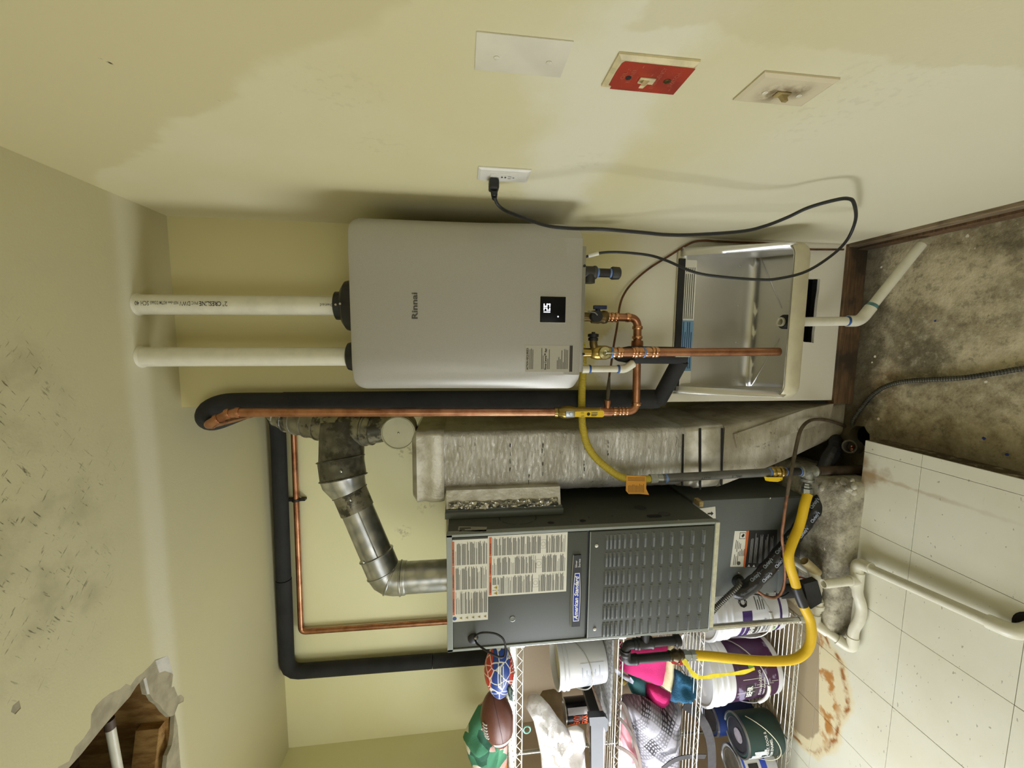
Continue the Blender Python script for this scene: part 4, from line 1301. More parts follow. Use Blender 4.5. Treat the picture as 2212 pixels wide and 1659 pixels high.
# loose board panels taped to the boot
def onboot(pts, lift):
    return [U(x, y, Y=YD0-.012)+V((0, -lift, 0)) for x, y in pts]
obj('board_panel', MB().prism(onboot([(1585, 938), (1592, 968), (1600, 973), (1790, 910), (1800, 872), (1740, 884)], .002), (0, .012, 0)).fix(), FOILD, t, .4)
for pts in ([(1475, 938), (1478, 938), (1476, 1050), (1472, 1050)], [(1511, 925), (1515, 925), (1515, 1058), (1511, 1058)], [(1558, 925), (1563, 925), (1561, 1048), (1557, 1048)]):
    obj('joint_gap', MB().prism([U(x, y, Y=YD0-.0125) for x, y in pts], (0, .004, 0)).fix(), INK_BK, t, False)
crk = MB()
for x0_, y0_, ln in ((1171, 945, 75), (1262, 965, 62), (1313, 940, 60), (1101, 958, 60), (1142, 1025, 16)):
    yy = y0_
    while yy < y0_+ln:
        dl = rd.uniform(3, 10)
        xx = x0_+rd.uniform(-1.2, 1.2)
        if rd.random() < .55:
            crk.poly([U(xx, yy, Y=YD0-.004), U(xx+rd.uniform(.6, 2.6), yy, Y=YD0-.004), U(xx+rd.uniform(.4, 2), yy+dl, Y=YD0-.004), U(xx, yy+dl, Y=YD0-.004)])
        yy += dl+rd.uniform(1, 7)
co = obj('foil_tears', crk, INK_BK, t, False)
co['kind'] = 'stuff'
# side collar to the furnace: foil box, crumpled tape, grey filter rack
zc0, zc1 = U(1213, 1085, X=-1.03).z, 1.640
obj('collar', MB().loft([[V((XD0+.01, -.035-.006*(i % 2), zc0)), V((-1.045, -.045, zc0)), V((-1.045, .36, zc0)), V((XD0+.05, .36, zc0)), V((XD0+.045, -.028, zc0))] for i in (0,)]+[[V((XD0+.01, -.035, zc1)), V((-1.045, -.045, zc1)), V((-1.045, .36, zc1)), V((XD0+.05, .36, zc1)), V((XD0+.045, -.028, zc1))]]).fix(), TAPE, t, .5)
secs = []
for k in range(25):
    z = zc0+.012+(zc1-zc0-.02)*k/24
    secs.append([V((XD0+.004+rd.uniform(-.003, .003), -.040+rd.uniform(-.004, .002), z)), V((-1.036+rd.uniform(-.002, .002), -.053+rd.uniform(-.006, .003), z)), V((-1.048, -.050+rd.uniform(-.003, .003), z)), V((-1.048, -.03, z)), V((XD0+.004, -.02, z))])
obj('foil_tape', MB().loft(secs).fix(), FOILB, t, False)

GREY = NT('furnace_paint', .5, 0.0, (84, 86, 80), .25)
GREY.color(GREY.mix(GREY.noise(300, 2), (88, 90, 84), (79, 81, 76)))
GREY.bump(GREY.noise(400, 2), .05, .001)
GREY = GREY.m
GREYG = NT('coil_paint', .42, .1, (132, 138, 138), .5)
GREYG.color(GREYG.mix(GREYG.noise(300, 2), (104, 109, 107), (94, 99, 97)))
GREYG = GREYG.m
obj('filter_rack', MB().box((-1.0745, -.068, zc0-.006), (-1.050, .36, zc1+.004), .002).box((-1.052, -.052, zc0-.004), (-1.044, .36, zc1), .001, 1), GREYG, t)

# ------------------------------------------------------------------ furnace
FX0, FX1, FYF, FYB, FZ0, FZ1 = -1.513, -1.0755, -.19, .50, .6186, 1.6346
t = thing('furnace', 'grey gas furnace cabinet with louvred lower door and safety labels', 'furnace', ((FX0+FX1)/2, .15, FZ0))
m = MB()
m.box((FX0, FYF+.024, FZ0+.006), (FX1, FYB, FZ1-.004), .002, 1)
obj('cabinet', m, GREY, t)
FL = M('flange_paint', (150, 156, 150), .4, .25, var=.05)
for a, b in (((FX0-.001, FYF, FZ0), (FX0+.009, FYF+.028, FZ1)), ((FX1-.009, FYF, FZ0), (FX1+.001, FYF+.028, FZ1)), ((FX0, FYF, FZ1-.020), (FX1, FYF+.028, FZ1)), ((FX0, FYF-.001, FZ0), (FX1, FYF+.028, FZ0+.020))):
    obj('frame_flange', MB().box(a, b, .001, 1), FL, t)
zs = U(1265, 1250, Y=FYF).z
up = MB().box((FX0+.011, FYF+.003, zs-.004), (FX1-.013, FYF+.022, FZ1-.021), .0025)
ud = obj('upper_door', up, GREY, t)
obj('door_step', MB().box((FX0+.011, FYF+.010, zs-.012), (FX1-.013, FYF+.022, zs-.004)), M('door_step_shade', (64, 68, 74), .45, .2, var=.05), ud)
ldz = U(1272, 1250, Y=FYF).z
ld = obj('lower_door', MB().box((FX0+.011, FYF-.002, FZ0+.022), (FX1-.013, FYF+.020, ldz), .003), GREY, t)
obj('lower_door_lip', MB().box((FX0+.011, FYF-.003, ldz-.0025), (FX1-.013, FYF+.001, ldz+.0015), .001, 1), FL, ld)
obj('insulation_strip', MB().box((FX0+.012, FYF-.0015, FZ0+.0005), (FX1-.003, FYF+.03, FZ0+.016)), M('foam_strip', (204, 200, 170), .8, var=.1, scale=60), t)
# louvres: raised half-hoods
xs = [1307, 1315, 1323.5, 1333, 1344.5, 1357.5, 1372, 1388, 1406, 1424.5, 1445, 1466.5, 1489.5, 1513]
yl = [(1154, 1183), (1192, 1221), (1230, 1259), (1268, 1296), (1305, 1333), (1342, 1370)]
zrow = [U(x, 1262, Y=FYF).z for x in xs]
xcol = []
for a, b in yl:
    pa, pb = U(1325, a, Y=FYF), U(1325, b, Y=FYF)
    xcol.append((pa.x, pb.x))
lw = sum(a-b for a, b in xcol)/6
lm = MB()
ys = FYF-.002
secs = []
for k in range(7):
    x = -lw/2+lw*k/6
    tp = min(1, 1.0 if k < 5 else (6-k)/2+.15) if k else .9
    d = .0085*tp
    secs.append([V((x, 0.0005, .0075)), V((x, -d, .004)), V((x, -d*1.05, -.0015)), V((x, -d*.7, -.005)), V((x, .0005, -.0065))])
lm.loft(secs).fix()
me = bpy.data.meshes.new('louvre')
lm.bm.to_mesh(me)
me.materials.append(GREY)
me.materials.append(INK_BK)
LP = M('louvre_paint', (118, 122, 122), .3, .15, var=.05)
me.materials[0] = LP
cx_ = [(a+b)/2 for a, b in xcol]
org = ORG[t.name]
slot = bpy.data.meshes.new('louvre_slot')
sb = MB().box((-lw/2-.004, -.0008, -.005), (-lw/2+.0015, .001, .006))
sb.bm.to_mesh(slot)
slot.materials.append(INK_BK)
n = 0
for z in zrow:
    for x in cx_:
        for nm, mm in (('louvre', me), ('louvre_slot', slot)):
            if nm == 'louvre_slot':
                continue
            o = bpy.data.objects.new(nm, mm)
            COL.objects.link(o)
            o.parent = ld
            o.location = V((x, ys, z))-org
sm = MB()
for z in zrow:
    for x in cx_:
        sm.box((x-lw/2-.0035, ys-.0006, z-.006), (x-lw/2+.0015, ys+.001, z+.006))
obj('louvre_openings', sm, INK_BK, ld, False)['kind'] = 'stuff'
for px, py in ((1288, 1178), (1284, 1358)):
    q = U(px, py, Y=FYF)
    obj('door_screw', MB().lathe([(.006, 0), (.0065, .002), (.004, .0045), (.0005, .005)], (q.x, ys, q.z), (0, -1, 0), 14), WHITEP, ld)
# safety labels
UF = FYF+.003
def ulabel(px0, px1, cols, icons, seed, head):
    """label from photo pixel corners (top-right of the sheet, bottom-left)"""
    a, b = U(*px0, Y=UF), U(*px1, Y=UF)
    x1, z1, x0, z0 = a.x, a.z, b.x, b.z
    w_, h_ = x1-x0, z1-z0
    F = Face((x0, UF, z0), (1, 0, 0), (0, 0, 1))
    lb = F.quads('warning_label', [rect(0, 0, w_, h_)], LABELW, ud, lift=.0006)
    r = random.Random(seed)
    x = w_*icons[0] if icons else w_*.02
    hd = h_*head
    hq, pq, gq = [], [], []
    n_ = len(cols)
    cw = (w_*.985-x)/n_
    for i_ in range(n_):
        xa, xb = x+cw*i_+cw*.03, x+cw*(i_+1)-cw*.03
        y = h_*.985-hd*1.35
        hq.append(rect(x+cw*i_+.0008, h_*.985-hd, x+cw*(i_+1)-.0008, h_*.985))
        pw = .0021
        while y > h_*.03:
            if cols[i_] and abs(y/h_-cols[i_]) < .035:
                y -= pw
                continue
            blk = r.choice((1, 2, 4, 7, 9))
            ln = r.uniform(.55, .98)
            for k in range(blk):
                if y < h_*.03 or (cols[i_] and abs(y/h_-cols[i_]) < .035):
                    break
                q = ln if k == blk-1 else r.uniform(.88, 1)
                (pq if blk > 2 or r.random() < .6 else gq).append(rect(xa, y-pw*.62, xa+(xb-xa)*q, y))
                y -= pw
            y -= pw*1.2
        if cols[i_]:
            cxk, cyk = (xa+xb)/2, cols[i_]*h_
            for (u0, v0, u1, v1) in ((-.016, -.010, .016, -.0094), (-.016, .0094, .016, .010), (-.016, -.010, -.0154, .010), (.0154, -.010, .016, .010)):
                pq.append(rect(cxk+u0, cyk+v0, cxk+u1, cyk+v1))
            for k in range(14):
                a0, a1 = 2*pi*k/14, 2*pi*(k+1)/14
                pq.append([(cxk+.008*cos(a0), cyk+.0075*sin(a0)), (cxk+.008*cos(a1), cyk+.0075*sin(a1)), (cxk+.0073*cos(a1), cyk+.0068*sin(a1)), (cxk+.0073*cos(a0), cyk+.0068*sin(a0))])
    F.quads('label_heading', hq, M('orange_band', (206, 98, 44), .4, var=.03), lb, lift=.0009)
    F.quads('label_print', pq, INK, lb, lift=.0009)
    if gq:
        F.quads('label_print', gq, INK_BK, lb, lift=.0009)
    for i_ in range(n_):
        text('label_heading_text', '⚠ WARNING' if 0 else ('WARNING', 'AVERTISSEMENT', 'ADVERTENCIA')[i_ % 3], F, x+cw*i_+cw*.12, h_*.985-hd*.86, hd*.95, INK_BK, lb, lift=.0011, fit=cw*.55)
    return F, lb, w_, h_, hd
YEL = M('warning_yellow', (226, 200, 72), .4, var=0)
def triangle(F, lb, cx, cy, s_):
    F.quads('warning_triangle', [[(cx-s_, cy-s_*.85), (cx+s_, cy-s_*.85), (cx, cy+s_*.85)]], INK_BK, lb, lift=.0010)
    F.quads('warning_triangle', [[(cx-s_*.8, cy-s_*.73), (cx+s_*.8, cy-s_*.73), (cx, cy+s_*.62)]], YEL, lb, lift=.0012)
    F.quads('warning_symbol', [[(cx-s_*.12, cy-s_*.6), (cx+s_*.12, cy-s_*.6), (cx+s_*.22, cy-s_*.2), (cx, cy+s_*.25), (cx-s_*.2, cy-s_*.25)], rect(cx-s_*.36, cy-s_*.66, cx+s_*.36, cy-s_*.56)], INK_BK, lb, lift=.0014)
F, lb, w_, h_, hd = ulabel((973, 1167), (1054, 1338), (0, 0, 0), (.085,), 4, .085)
for k in range(5):
    triangle(F, lb, w_*.043, h_*(.74-.165*k), .0052)
F.quads('mandatory_disc', [[(w_*.043+.0072*cos(k*pi/9), h_*.905+.0072*sin(k*pi/9)) for k in range(18)]], M('label_blue', (56, 80, 134), .4, var=0), lb, lift=.001)
F, lb, w_, h_, hd = ulabel((1054, 1158), (1223, 1277), (.40, .36, .31), None, 9, .032)
for k, xx in enumerate((.05, .145)):
    F.quads('icon_box', [rect(w_*(xx-.04), h_*.865, w_*(xx+.045), h_*.945)], LABELW, lb, lift=.00095)
    triangle(F, lb, w_*xx, h_*.905, .0075)
# badge
a, b = U(1233, 1352, Y=UF), U(1257, 1197, Y=UF)
bz = (a.z+b.z)/2
bh = a.z-b.z
def badge(x0, x1, h0, h1, z, n=20):
    top = [(x0+(x1-x0)*k/n, z+h0/2+(h1-h0)/2*sin(pi*(k/n)*.62+.25*pi*.62)) for k in range(n+1)]
    return top
x0b, x1b = a.x, b.x
tp = [(x0b+(x1b-x0b)*k/20, .40*bh+.13*bh*(1-((k-8)/12)**2)) for k in range(21)]
pts = [V((x, UF-.0005, bz+y)) for x, y in tp]+[V((x, UF-.0005, bz-y+.02*bh)) for x, y in tp[::-1]]
bd = obj('badge', MB().prism(pts, (0, -.006, 0)).fix(), M('badge_plastic', (52, 54, 58), .35, .1, var=.03), ud, .3)
pts2 = [V((x, UF-.003, bz+y+.0005)) for x, y in tp]
obj('badge_edge', MB().tube(pts2, .0022, 6), M('badge_chrome', (196, 198, 190), .3, .6, var=0), bd)
xa, xb = U(1245, 1342, Y=UF-.0065).x, U(1245, 1238, Y=UF-.0065).x
BFc = Face((0, UF-.0065, bz), (1, 0, 0), (0, 0, 1))
def oval(x0, x1, h0, hm, n=16):
    t_ = [(x0+(x1-x0)*k/n, h0+(hm-h0)*(1-((k-n*.45)/(n*.55))**2)) for k in range(n+1)]
    return t_+[(x, -y) for x, y in t_[::-1]]
BFc.quads('badge_border', [oval(xa, xb, .26*bh, .40*bh)], INK_WH, bd, lift=.0003)
BFc.quads('badge_panel', [oval(xa+.003, xb-.003, .26*bh-.002, .40*bh-.002)], M('badge_blue', (24, 50, 150), .35, var=0), bd, lift=.0006)
text('badge_lettering', 'American Standard', BFc, xa+.008, -.0055, .021, INK_WH, bd, lift=.0010, fit=(xb-xa)-.017, shear=.28, bold=.0006)
xs0, xs1 = U(1245, 1226, Y=UF-.0065).x, U(1245, 1208, Y=UF-.0065).x
text('badge_lettering', 'Silver', BFc, xs0, .0015, .0105, INK_WH, bd, lift=.0006, fit=(xs1-xs0)*.85)
text('badge_lettering', 'Series', BFc, xs0, -.0105, .0105, INK_WH, bd, lift=.0006, fit=(xs1-xs0))
# peephole button
q = U(1107, 1337, Y=UF)
obj('peephole', MB().lathe([(.0105, 0), (.0105, .0015), (.0085, .002), (.0080, .0005), (.0005, .0005)], (q.x, UF, q.z), (0, -1, 0), 18), M('peephole_glass', (140, 144, 142), .2, .2, var=0), ud)
# black cord loop with grommet
q = U(1022, 1379, Y=UF)
obj('grommet', MB().lathe([(.019, 0), (.019, .003), (.015, .007), (.006, .010), (.0005, .010)], (q.x, UF, q.z), (0, -1, 0), 22), BLACKR, ud)
lp = [(1026, 1381, -.008), (1031, 1391, -.03), (1045, 1402, -.055), (1064, 1413, -.07), (1081, 1420, -.07), (1089, 1416, -.06), (1092, 1400, -.055), (1088, 1382, -.055), (1075, 1371, -.055), (1058, 1367, -.055), (1040, 1367, -.05), (1030, 1372, -.03), (1026, 1379, -.01)]
obj('cord_loop', MB().tube(spline([U(x, y, Y=UF+d) for x, y, d in lp], 6), .0036, 8), BLACKP, ud)
obj('cord_tip', MB().cyl(U(1027, 1379, Y=UF-.014), U(1027, 1379, Y=UF-.022), .004, seg=10), STEEL, ud)
# right side: label, knockouts, holes, screws
SX = FX1+.0004
SFc = Face((SX, 0, 0), (0, 1, 0), (0, 0, 1), .0006)
def sp(px, py):
    q = U(px, py, X=SX)
    return (q.y, q.z)
sl = SFc.quads('rating_sticker', [[sp(991, 1137.5), sp(1052, 1138.4), sp(1050, 1148.6), sp(994, 1147.6), sp(989, 1144.6)]], M('grey_sticker', (160, 158, 144), .4, var=.05), t)
SFc.quads('sticker_print', [[sp(x0_, y0_), sp(x1_, y0_-.4), sp(x1_, y0_+1.6), sp(x0_, y0_+2)] for x0_, x1_, y0_ in ((993, 1017, 1140.5), (993, 1004, 1144), (1018, 1024, 1146), (1042, 1048, 1146.5), (992, 997, 1146.5))], INK_BK, sl, lift=.001)
for px, py, rx_, ry_ in ((1190, 1129.5, .013, .010), (1259, 1125, .012, .010), (1272, 1118, .003, .003), (1322, 1115, .003, .003), (1383, 1097, .024, .020), (1435, 1110, .024, .019)):
    y_, z_ = sp(px, py)
    big = rx_ > .02
    SFc.quads('knockout' if big else 'hole', [[(y_+ry_*cos(k*pi/12), z_+rx_*sin(k*pi/12)) for k in range(24)]], M('dark_knockout', (48, 48, 44), .5, var=0) if big else INK_BK, t, lift=.0008)
    if big:
        SFc.quads('knockout_centre', [[(y_-.002+ry_*.78*cos(k*pi/12), z_+.002+rx_*.78*sin(k*pi/12)) for k in range(24)]], M('knockout_face', (58, 59, 55), .5, var=0), t, lift=.0012)
y_, z_ = sp(1413, 1115)
SFc.quads('hole', [[(y_+.013*cos(k*pi/12), z_+(.017 if 0 < k < 12 else -.017)+.013*sin(k*pi/12)) for k in range(24)]], INK_BK, t, lift=.0008)
y_, z_ = sp(1122, 1130)
qs = []
for k in range(30):
    if k % 5 == 4:
        continue
    a0, a1 = 2*pi*k/30, 2*pi*(k+.9)/30
    rr, rw = .072, .003
    qs.append([(y_+.045+rr*.8*cos(a0), z_+rr*1.0*sin(a0)), (y_+.045+rr*.8*cos(a1), z_+rr*sin(a1)), (y_+.045+(rr-rw)*.8*cos(a1), z_+(rr-rw)*sin(a1)), (y_+.045+(rr-rw)*.8*cos(a0), z_+(rr-rw)*sin(a0))])
SFc.quads('knockout_ring', qs, INK_BK, t, lift=.0008)
for px, py in ((1176, 1141), (1234, 1127), (1325, 1130), (1363, 1125), (1378, 1127), (1466, 1124), (1246, 1094), (1303, 1090), (1348, 1074)):
    y_, z_ = sp(px, py)
    obj('screw', MB().sphere((SX, y_, z_), .0042, 2, (.6, 1, 1)), SCREW if px < 1200 or px > 1460 else GREY, t)

# ------------------------------------------------------------------ evaporator coil cabinet on a concrete pad
PZ = .092
m = MB()
m.box((-1.62, -.175, -.085), (-.952, .60, PZ), .02, 2)
bmesh.ops.subdivide_edges(m.bm, edges=[e for e in m.bm.edges if e.calc_length() > .12], cuts=14, use_grid_fill=True)
for v in m.bm.verts:
    if v.co.x < -1.4 and v.co.y > -.12:
        v.co.x += .085*min(1, (-1.4-v.co.x)/.15)
    v.co += V((mnoise.noise(v.co*7), mnoise.noise(v.co*7+V((5, 0, 0))), mnoise.noise(v.co*9+V((0, 5, 0)))))*.007
pad = obj('concrete_pad', m, SLABM, None, .9, base=(-1.29, .2, -.085))
tag(pad, 'rough worn concrete pad carrying the coil cabinet', 'pad')
rub = MB()
for k in range(26):
    q = U(1770+rd.uniform(0, 90), 1035+rd.uniform(0, 40), Z=PZ-.02)
    rub.sphere((q.x, q.y, PZ-.012+rd.uniform(-.01, .01)), rd.uniform(.008, .022), 1, (1.2, 1, .6))
o = obj('mortar_lumps', rub, SLABM, pad, .9)
o['kind'] = 'stuff'
CYF = -.004
CX0_, CX1_ = -1.512, -1.070
t = thing('coil_cabinet', 'grey coil cabinet under the furnace on the concrete pad', 'cabinet', (-1.29, .2, PZ+.002))
obj('cabinet', MB().box((CX0_, CYF, PZ+.002), (CX1_, .52, FZ0-.002), .003), GREYG, t)
zsm = U(1600, 1245, Y=CYF)
obj('lower_panel', MB().box((CX0_+.004, CYF-.004, PZ+.006), (CX1_-.004, CYF+.002, PZ+.10), .002), GREYG, t)
def cface(name, pts, mat, par, lift):
    return obj(name, MB().poly([U(x, y, Y=CYF)+V((0, -lift, 0)) for x, y in pts]), mat, par, False)
lbw = cface('rating_label', [(1577, 1224), (1587, 1147), (1612, 1147), (1605, 1224)], LABELW, t, .0008)
lbk = cface('warning_panel', [(1609, 1225), (1618, 1146), (1679, 1144), (1676, 1228)], M('label_black', (42, 42, 42), .4, var=.05), t, .0008)
cface('orange_strip', [(1605, 1224), (1612, 1147), (1618, 1146), (1609, 1225)], M('orange_strip', (206, 104, 52), .4, var=0), t, .0010)
def bl_(u, v):
    a0, a1, a2, a3 = V((1577, 1224)), V((1587, 1147)), V((1612, 1147)), V((1605, 1224))
    p = (a0*(1-v)+a1*v)*(1-u)+(a3*(1-v)+a2*v)*u
    return (p.x, p.y)
def bk_(u, v):
    a0, a1, a2, a3 = V((1609, 1225)), V((1618, 1146)), V((1679, 1144)), V((1676, 1228))
    p = (a0*(1-v)+a1*v)*(1-u)+(a3*(1-v)+a2*v)*u
    return (p.x, p.y)
mm = MB()
for u, v0, v1 in ((.2, .05, .35), (.2, .5, .75), (.33, .05, .3), (.33, .42, .72), (.47, .1, .42), (.47, .5, .68), (.6, .3, .45), (.6, .5, .65), (.72, .3, .5), (.84, .3, .46), (.95, .3, .5)):
    mm.poly([U(*bl_(a_, b_), Y=CYF)+V((0, -.0014, 0)) for a_, b_ in ((u, v0), (u+.05, v0), (u+.05, v1), (u, v1))])
obj('label_print', mm, INK, lbw, False)
cface('pictogram', [bl_(.45, .78), bl_(.97, .78), bl_(.97, .96), bl_(.45, .96)], INK, lbw, .0011)
cface('pictogram', [bl_(.49, .795), bl_(.94, .795), bl_(.94, .945), bl_(.49, .945)], LABELW, lbw, .0014)
cface('pictogram', [bl_(.6, .86), bl_(.72, .82), bl_(.82, .85), bl_(.88, .90), bl_(.76, .93), bl_(.68, .90)], INK_BK, lbw, .0017)
cface('certification_mark', [bl_(.62+.15*cos(k*pi/6), .10+.055*sin(k*pi/6)) for k in range(12)], INK, lbw, .0014)
mm = MB()
for u0 in (.10, .25, .42, .60, .78):
    for k in range(3):
        u = u0+k*.035
        e = rd.uniform(.05, .25)
        mm.poly([U(*bk_(a_, b_), Y=CYF)+V((0, -.0014, 0)) for a_, b_ in ((u, .12), (u+.018, .12), (u+.018, .97-e), (u, .97-e))])
obj('label_print', mm, M('grey_white_ink', (150, 150, 150), .6, var=0), lbk, False)
for u in (.07, .23, .40, .57):
    cface('warning_symbol', [bk_(u, .02), bk_(u+.09, .02), bk_(u+.045, .085)], INK_WH, lbk, .0015)
lb4 = cface('orientation_label', [(1500, 1100), (1545, 1094), (1546, 1122), (1500, 1122)], LABELW, t, .0008)
cface('arrow', [(1528, 1108), (1536, 1107), (1536, 1104), (1541, 1109), (1536, 1114), (1536, 1111), (1528, 1111)], INK_BK, lb4, .0012)
for px, py in ((1596, 1237), (1664, 1076), (1681, 1230), (1674, 1280)):
    q = U(px, py, Y=CYF)
    obj('screw', MB().lathe([(.0052, 0), (.0052, .002), (.001, .004)], (q.x, CYF-.0005, q.z), (0, -1, 0), 12), SCREW, t)
q = U(1593, 1254, Y=CYF)
obj('grommet', MB().lathe([(.028, 0), (.028, .006), (.016, .009), (.014, .004), (.0005, .004)], (q.x, CYF-.0005, q.z), (0, -1, 0), 22), BLACKR, t)
a_, b_ = U(1745, 1287, Y=CYF), U(1688, 1262, Y=CYF)
obj('drain_block', MB().box((min(a_.x, b_.x), CYF-.010, min(a_.z, b_.z)), (max(a_.x, b_.x), CYF-.004, max(a_.z, b_.z)), .004), BLACKR, t)
q = U(1512, 1085, Y=-.03)
obj('cork_scrap', MB().box((q.x-.012, -.05, FZ0-.022), (q.x+.012, -.008, FZ0-.003), .003), M('cork', (200, 176, 124), .9, var=.2, scale=60), t)

# ------------------------------------------------------------------ metal flue
def galv(name, a, b, dirt=0.0):
    t = NT(name, .33, .95, a)
    col = t.mix(t.step(t.vor(26), .2, .75), a, b)
    if dirt:
        col = t.mix(t.step(t.noise(14, 6, .65), .5-dirt*.1, .58), col, (70, 68, 58))
    t.color(col)
    t.rough(t.math('ADD', t.math('MULTIPLY', t.noise(40, 3), .16), .26))
    if dirt:
        t.b.inputs['Metallic'].default_value = .5
    return t.m
GALV, GALVD, GALVT = galv('galvanized', (202, 202, 198), (170, 172, 170)), galv('stained_galvanized', (124, 122, 108), (100, 98, 86), 1), galv('tarnished_galvanized', (150, 146, 126), (128, 124, 106), .2)
t = thing('flue_pipe', 'galvanized metal flue pipe rising from furnace top to a stained tee', 'flue', (-1.39, .09, FZ1))
FRX, FRY = -1.392, .095
r5 = .0635
zel = U(842, 1245, Y=FRY).z
pA = V((FRX, FRY, zel+.012))
pB = U(768, 1092, Y=.135)
pC = U(752, 1000, Y=.17)
tee = U(741, 925, Y=.20)
obj('riser', MB().tube([V((FRX, FRY, FZ1-.004)), V((FRX, FRY, zel-.055))], r5, 32), GALV, t, .5)
zsl = U(877, 1243, Y=FRY).z
obj('riser_sleeve', MB().tube([V((FRX, FRY, zsl)), V((FRX, FRY, zsl+.005)), V((FRX, FRY, zel-.05))], [r5+.003, r5+.004, r5+.003], 32), GALV, t, .5)
dAB = (pB-pA).normalized()
elp = fillet([V((FRX, FRY, zel-.055)), pA, pA+dAB*.11], .075, 3)
obj('elbow', MB().tube(elp, r5+.004, 32), GALV, t, .5)
for p_, d_ in ((V((FRX, FRY, zel-.045)), (0, 0, 1)), (elp[2], elp[3]-elp[1]), (elp[-2], dAB)):
    mm = MB(); ring(mm, p_, d_, r5+.0075, .009, 32); obj('elbow_seam', mm, GALV, t)
obj('slant_pipe', MB().tube([pA+dAB*.06, pB], r5, 32), GALV, t, .5)
sd = dAB.cross(V((0, -1, 0))).normalized()
of = (V((0, -1, 0))*.95+sd*.35).normalized()
off2 = (of-dAB*of.dot(dAB)).normalized()
obj('lock_seam', MB().tube([pA+dAB*.07+off2*r5, pB+off2*r5], .0022, 6), GALVT, t)
obj('collar', MB().tube([pB-dAB*.02, pB+dAB*.065], r5+.004, 32), GALVT, t, .5)
# increaser, then the stained double-wall section and tee
r7 = .090
d2 = (tee-pC).normalized()
pI0, pI1 = pB+dAB*.06, pB+dAB*.125
obj('increaser', MB().tube([pI0, pI0+dAB*.006, pI1-d2*.01, pI1], [r5+.006, r5+.007, r7-.004, r7], 32), GALV, t, .5)
obj('adjustable_section', MB().tube([pI1-d2*.004, pI1+d2*.075], r7, 32), GALVD, t, .5)
obj('stained_section', MB().tube([pI1+d2*.055, tee+d2*.02], r7-.002, 32), GALVD, t, .5)
for s_ in (.0, .078):
    mm = MB(); ring(mm, pI1+d2*s_, d2, r7+.005, .008, 32); obj('band', mm, GALVD, t)
mm = MB(); ring(mm, pI0, dAB, r5+.008, .007, 32); obj('band', mm, GALVT, t)
mm = MB(); ring(mm, pA+dAB*.11, dAB, r5+.008, .008, 32); obj('band', mm, GALV, t)
for px, py, yy in ((737, 1018, .06), (757, 1080, .06), (785, 1214, .03), (712, 1044, .10)):
    q = U(px, py, Y=yy)
    obj('screw', MB().sphere(q, .006, 2), STEEL, t)
text('embossing', 'SOUTHWARK', None, 0, -.008, .020, GALVT, t, lift=.002, bend=lambda x, y, l: (lambda b0, a0: b0+a0)(pA+dAB*(.03+.155-(.155-x)), (off2*cos(-.62-y/r5)+dAB.cross(off2)*sin(-.62-y/r5))*(r5+.0008)), fit=.150) if 0 else None
RMB = MB()
upA, dnA = U(655, 905, Y=.26), U(800, 928, Y=.17)
ax = (dnA-upA).normalized()
tdn = tee+V((.006, -.0, -.19))
obj('tee_lower', MB().tube([tee, tee+(dnA-tee)*1.0, tee+(dnA-tee)*1.12], [.064, .064, .064], 32), GALVT, t, .5)
for s_ in (.72, .80):
    mm = MB(); ring(mm, tee+(dnA-tee)*s_*1.1, dnA-tee, .069, .008, 32); obj('band', mm, GALVT, t)
cpc = U(861, 935, Y=.02)
el0 = tee+(dnA-tee)*1.12
elb = fillet([el0-(dnA-tee).normalized()*.02, V((cpc.x, cpc.y+.16, cpc.z+.0)), V((cpc.x, cpc.y+.01, cpc.z))], .08, 5)
obj('cap_elbow', MB().tube(elb, .0605, 32), GALVT, t, .5)
obj('end_cap', MB().lathe([(.0615, -.04), (.0615, .0), (.0640, .002), (.0640, .006), (.0605, .007), (.058, .004), (.0005, .004)], cpc, (0, -1, 0), 40, capa=False), M('cap_metal', (186, 184, 156), .45, .35, var=.06), t, .4)
obj('cap_rivet', MB().sphere(cpc+V((0, -.004, 0)), .0045, 2), STEEL, t)
up_ = tee+(tee-dnA).normalized()
e2 = fillet([tee, tee+(upA-tee)*.75, V((-.735, .30, 2.335)), V((-.655, .33, 2.40))], .07, 5)
obj('tee_upper', MB().tube(e2, .070, 32), GALVT, t, .5)
for k in (2, 4, 6, 8, 10):
    if k < len(e2)-1:
        mm = MB(); ring(mm, e2[k], e2[k+1]-e2[k-1], .0745, .009, 32); obj('band', mm, GALVT, t)
# ------------------------------------------------------------------ gas piping
def corr(path, r, amp, pitch, sub=4, seg=14):
    p = resample(path, pitch/sub)
    return MB().tube(p, [r+amp*sin(2*pi*i/sub+.6) for i in range(len(p))], seg)
YFLEX = NT('yellow_flex_ribbed', .42, 0, (198, 178, 62)); YFLEX = YFLEX.m
YCOAT = NT('yellow_coated_flex', .5, 0, (230, 188, 24))
YCOAT.bump(YCOAT.noise(220, 2), .25, .002); YCOAT = YCOAT.m
FIT = M('zinc_fitting', (176, 180, 176), .35, .85, var=.12)
GY = -.078
fp = pxpath([(1256, 742, -.10), (1259, 765, -.10), (1259, 806, -.099), (1257, 850, -.0985), (1257, 900, -.0975), (1260, 930, -.096), (1268, 960, -.094), (1285, 987, -.092), (1308, 1008, -.092), (1335, 1027, -.085), (1362, 1035, GY), (1392, 1035, GY), (1408, 1034, GY)])
t = thing('gas_connector', 'ribbed yellow gas connector running from the heater down to the grey gas pipe', 'gas hose', fp[5])
obj('hose', corr(spline(fp, 8), .0135, .0009, .0052), YFLEX, t)
obj('end_nut', MB().cyl(U(1404, 1034, Y=GY), U(1419, 1033, Y=GY), .0185, seg=6).cyl(U(1419, 1033, Y=GY), U(1433, 1033, Y=GY), .0165), FIT, t)
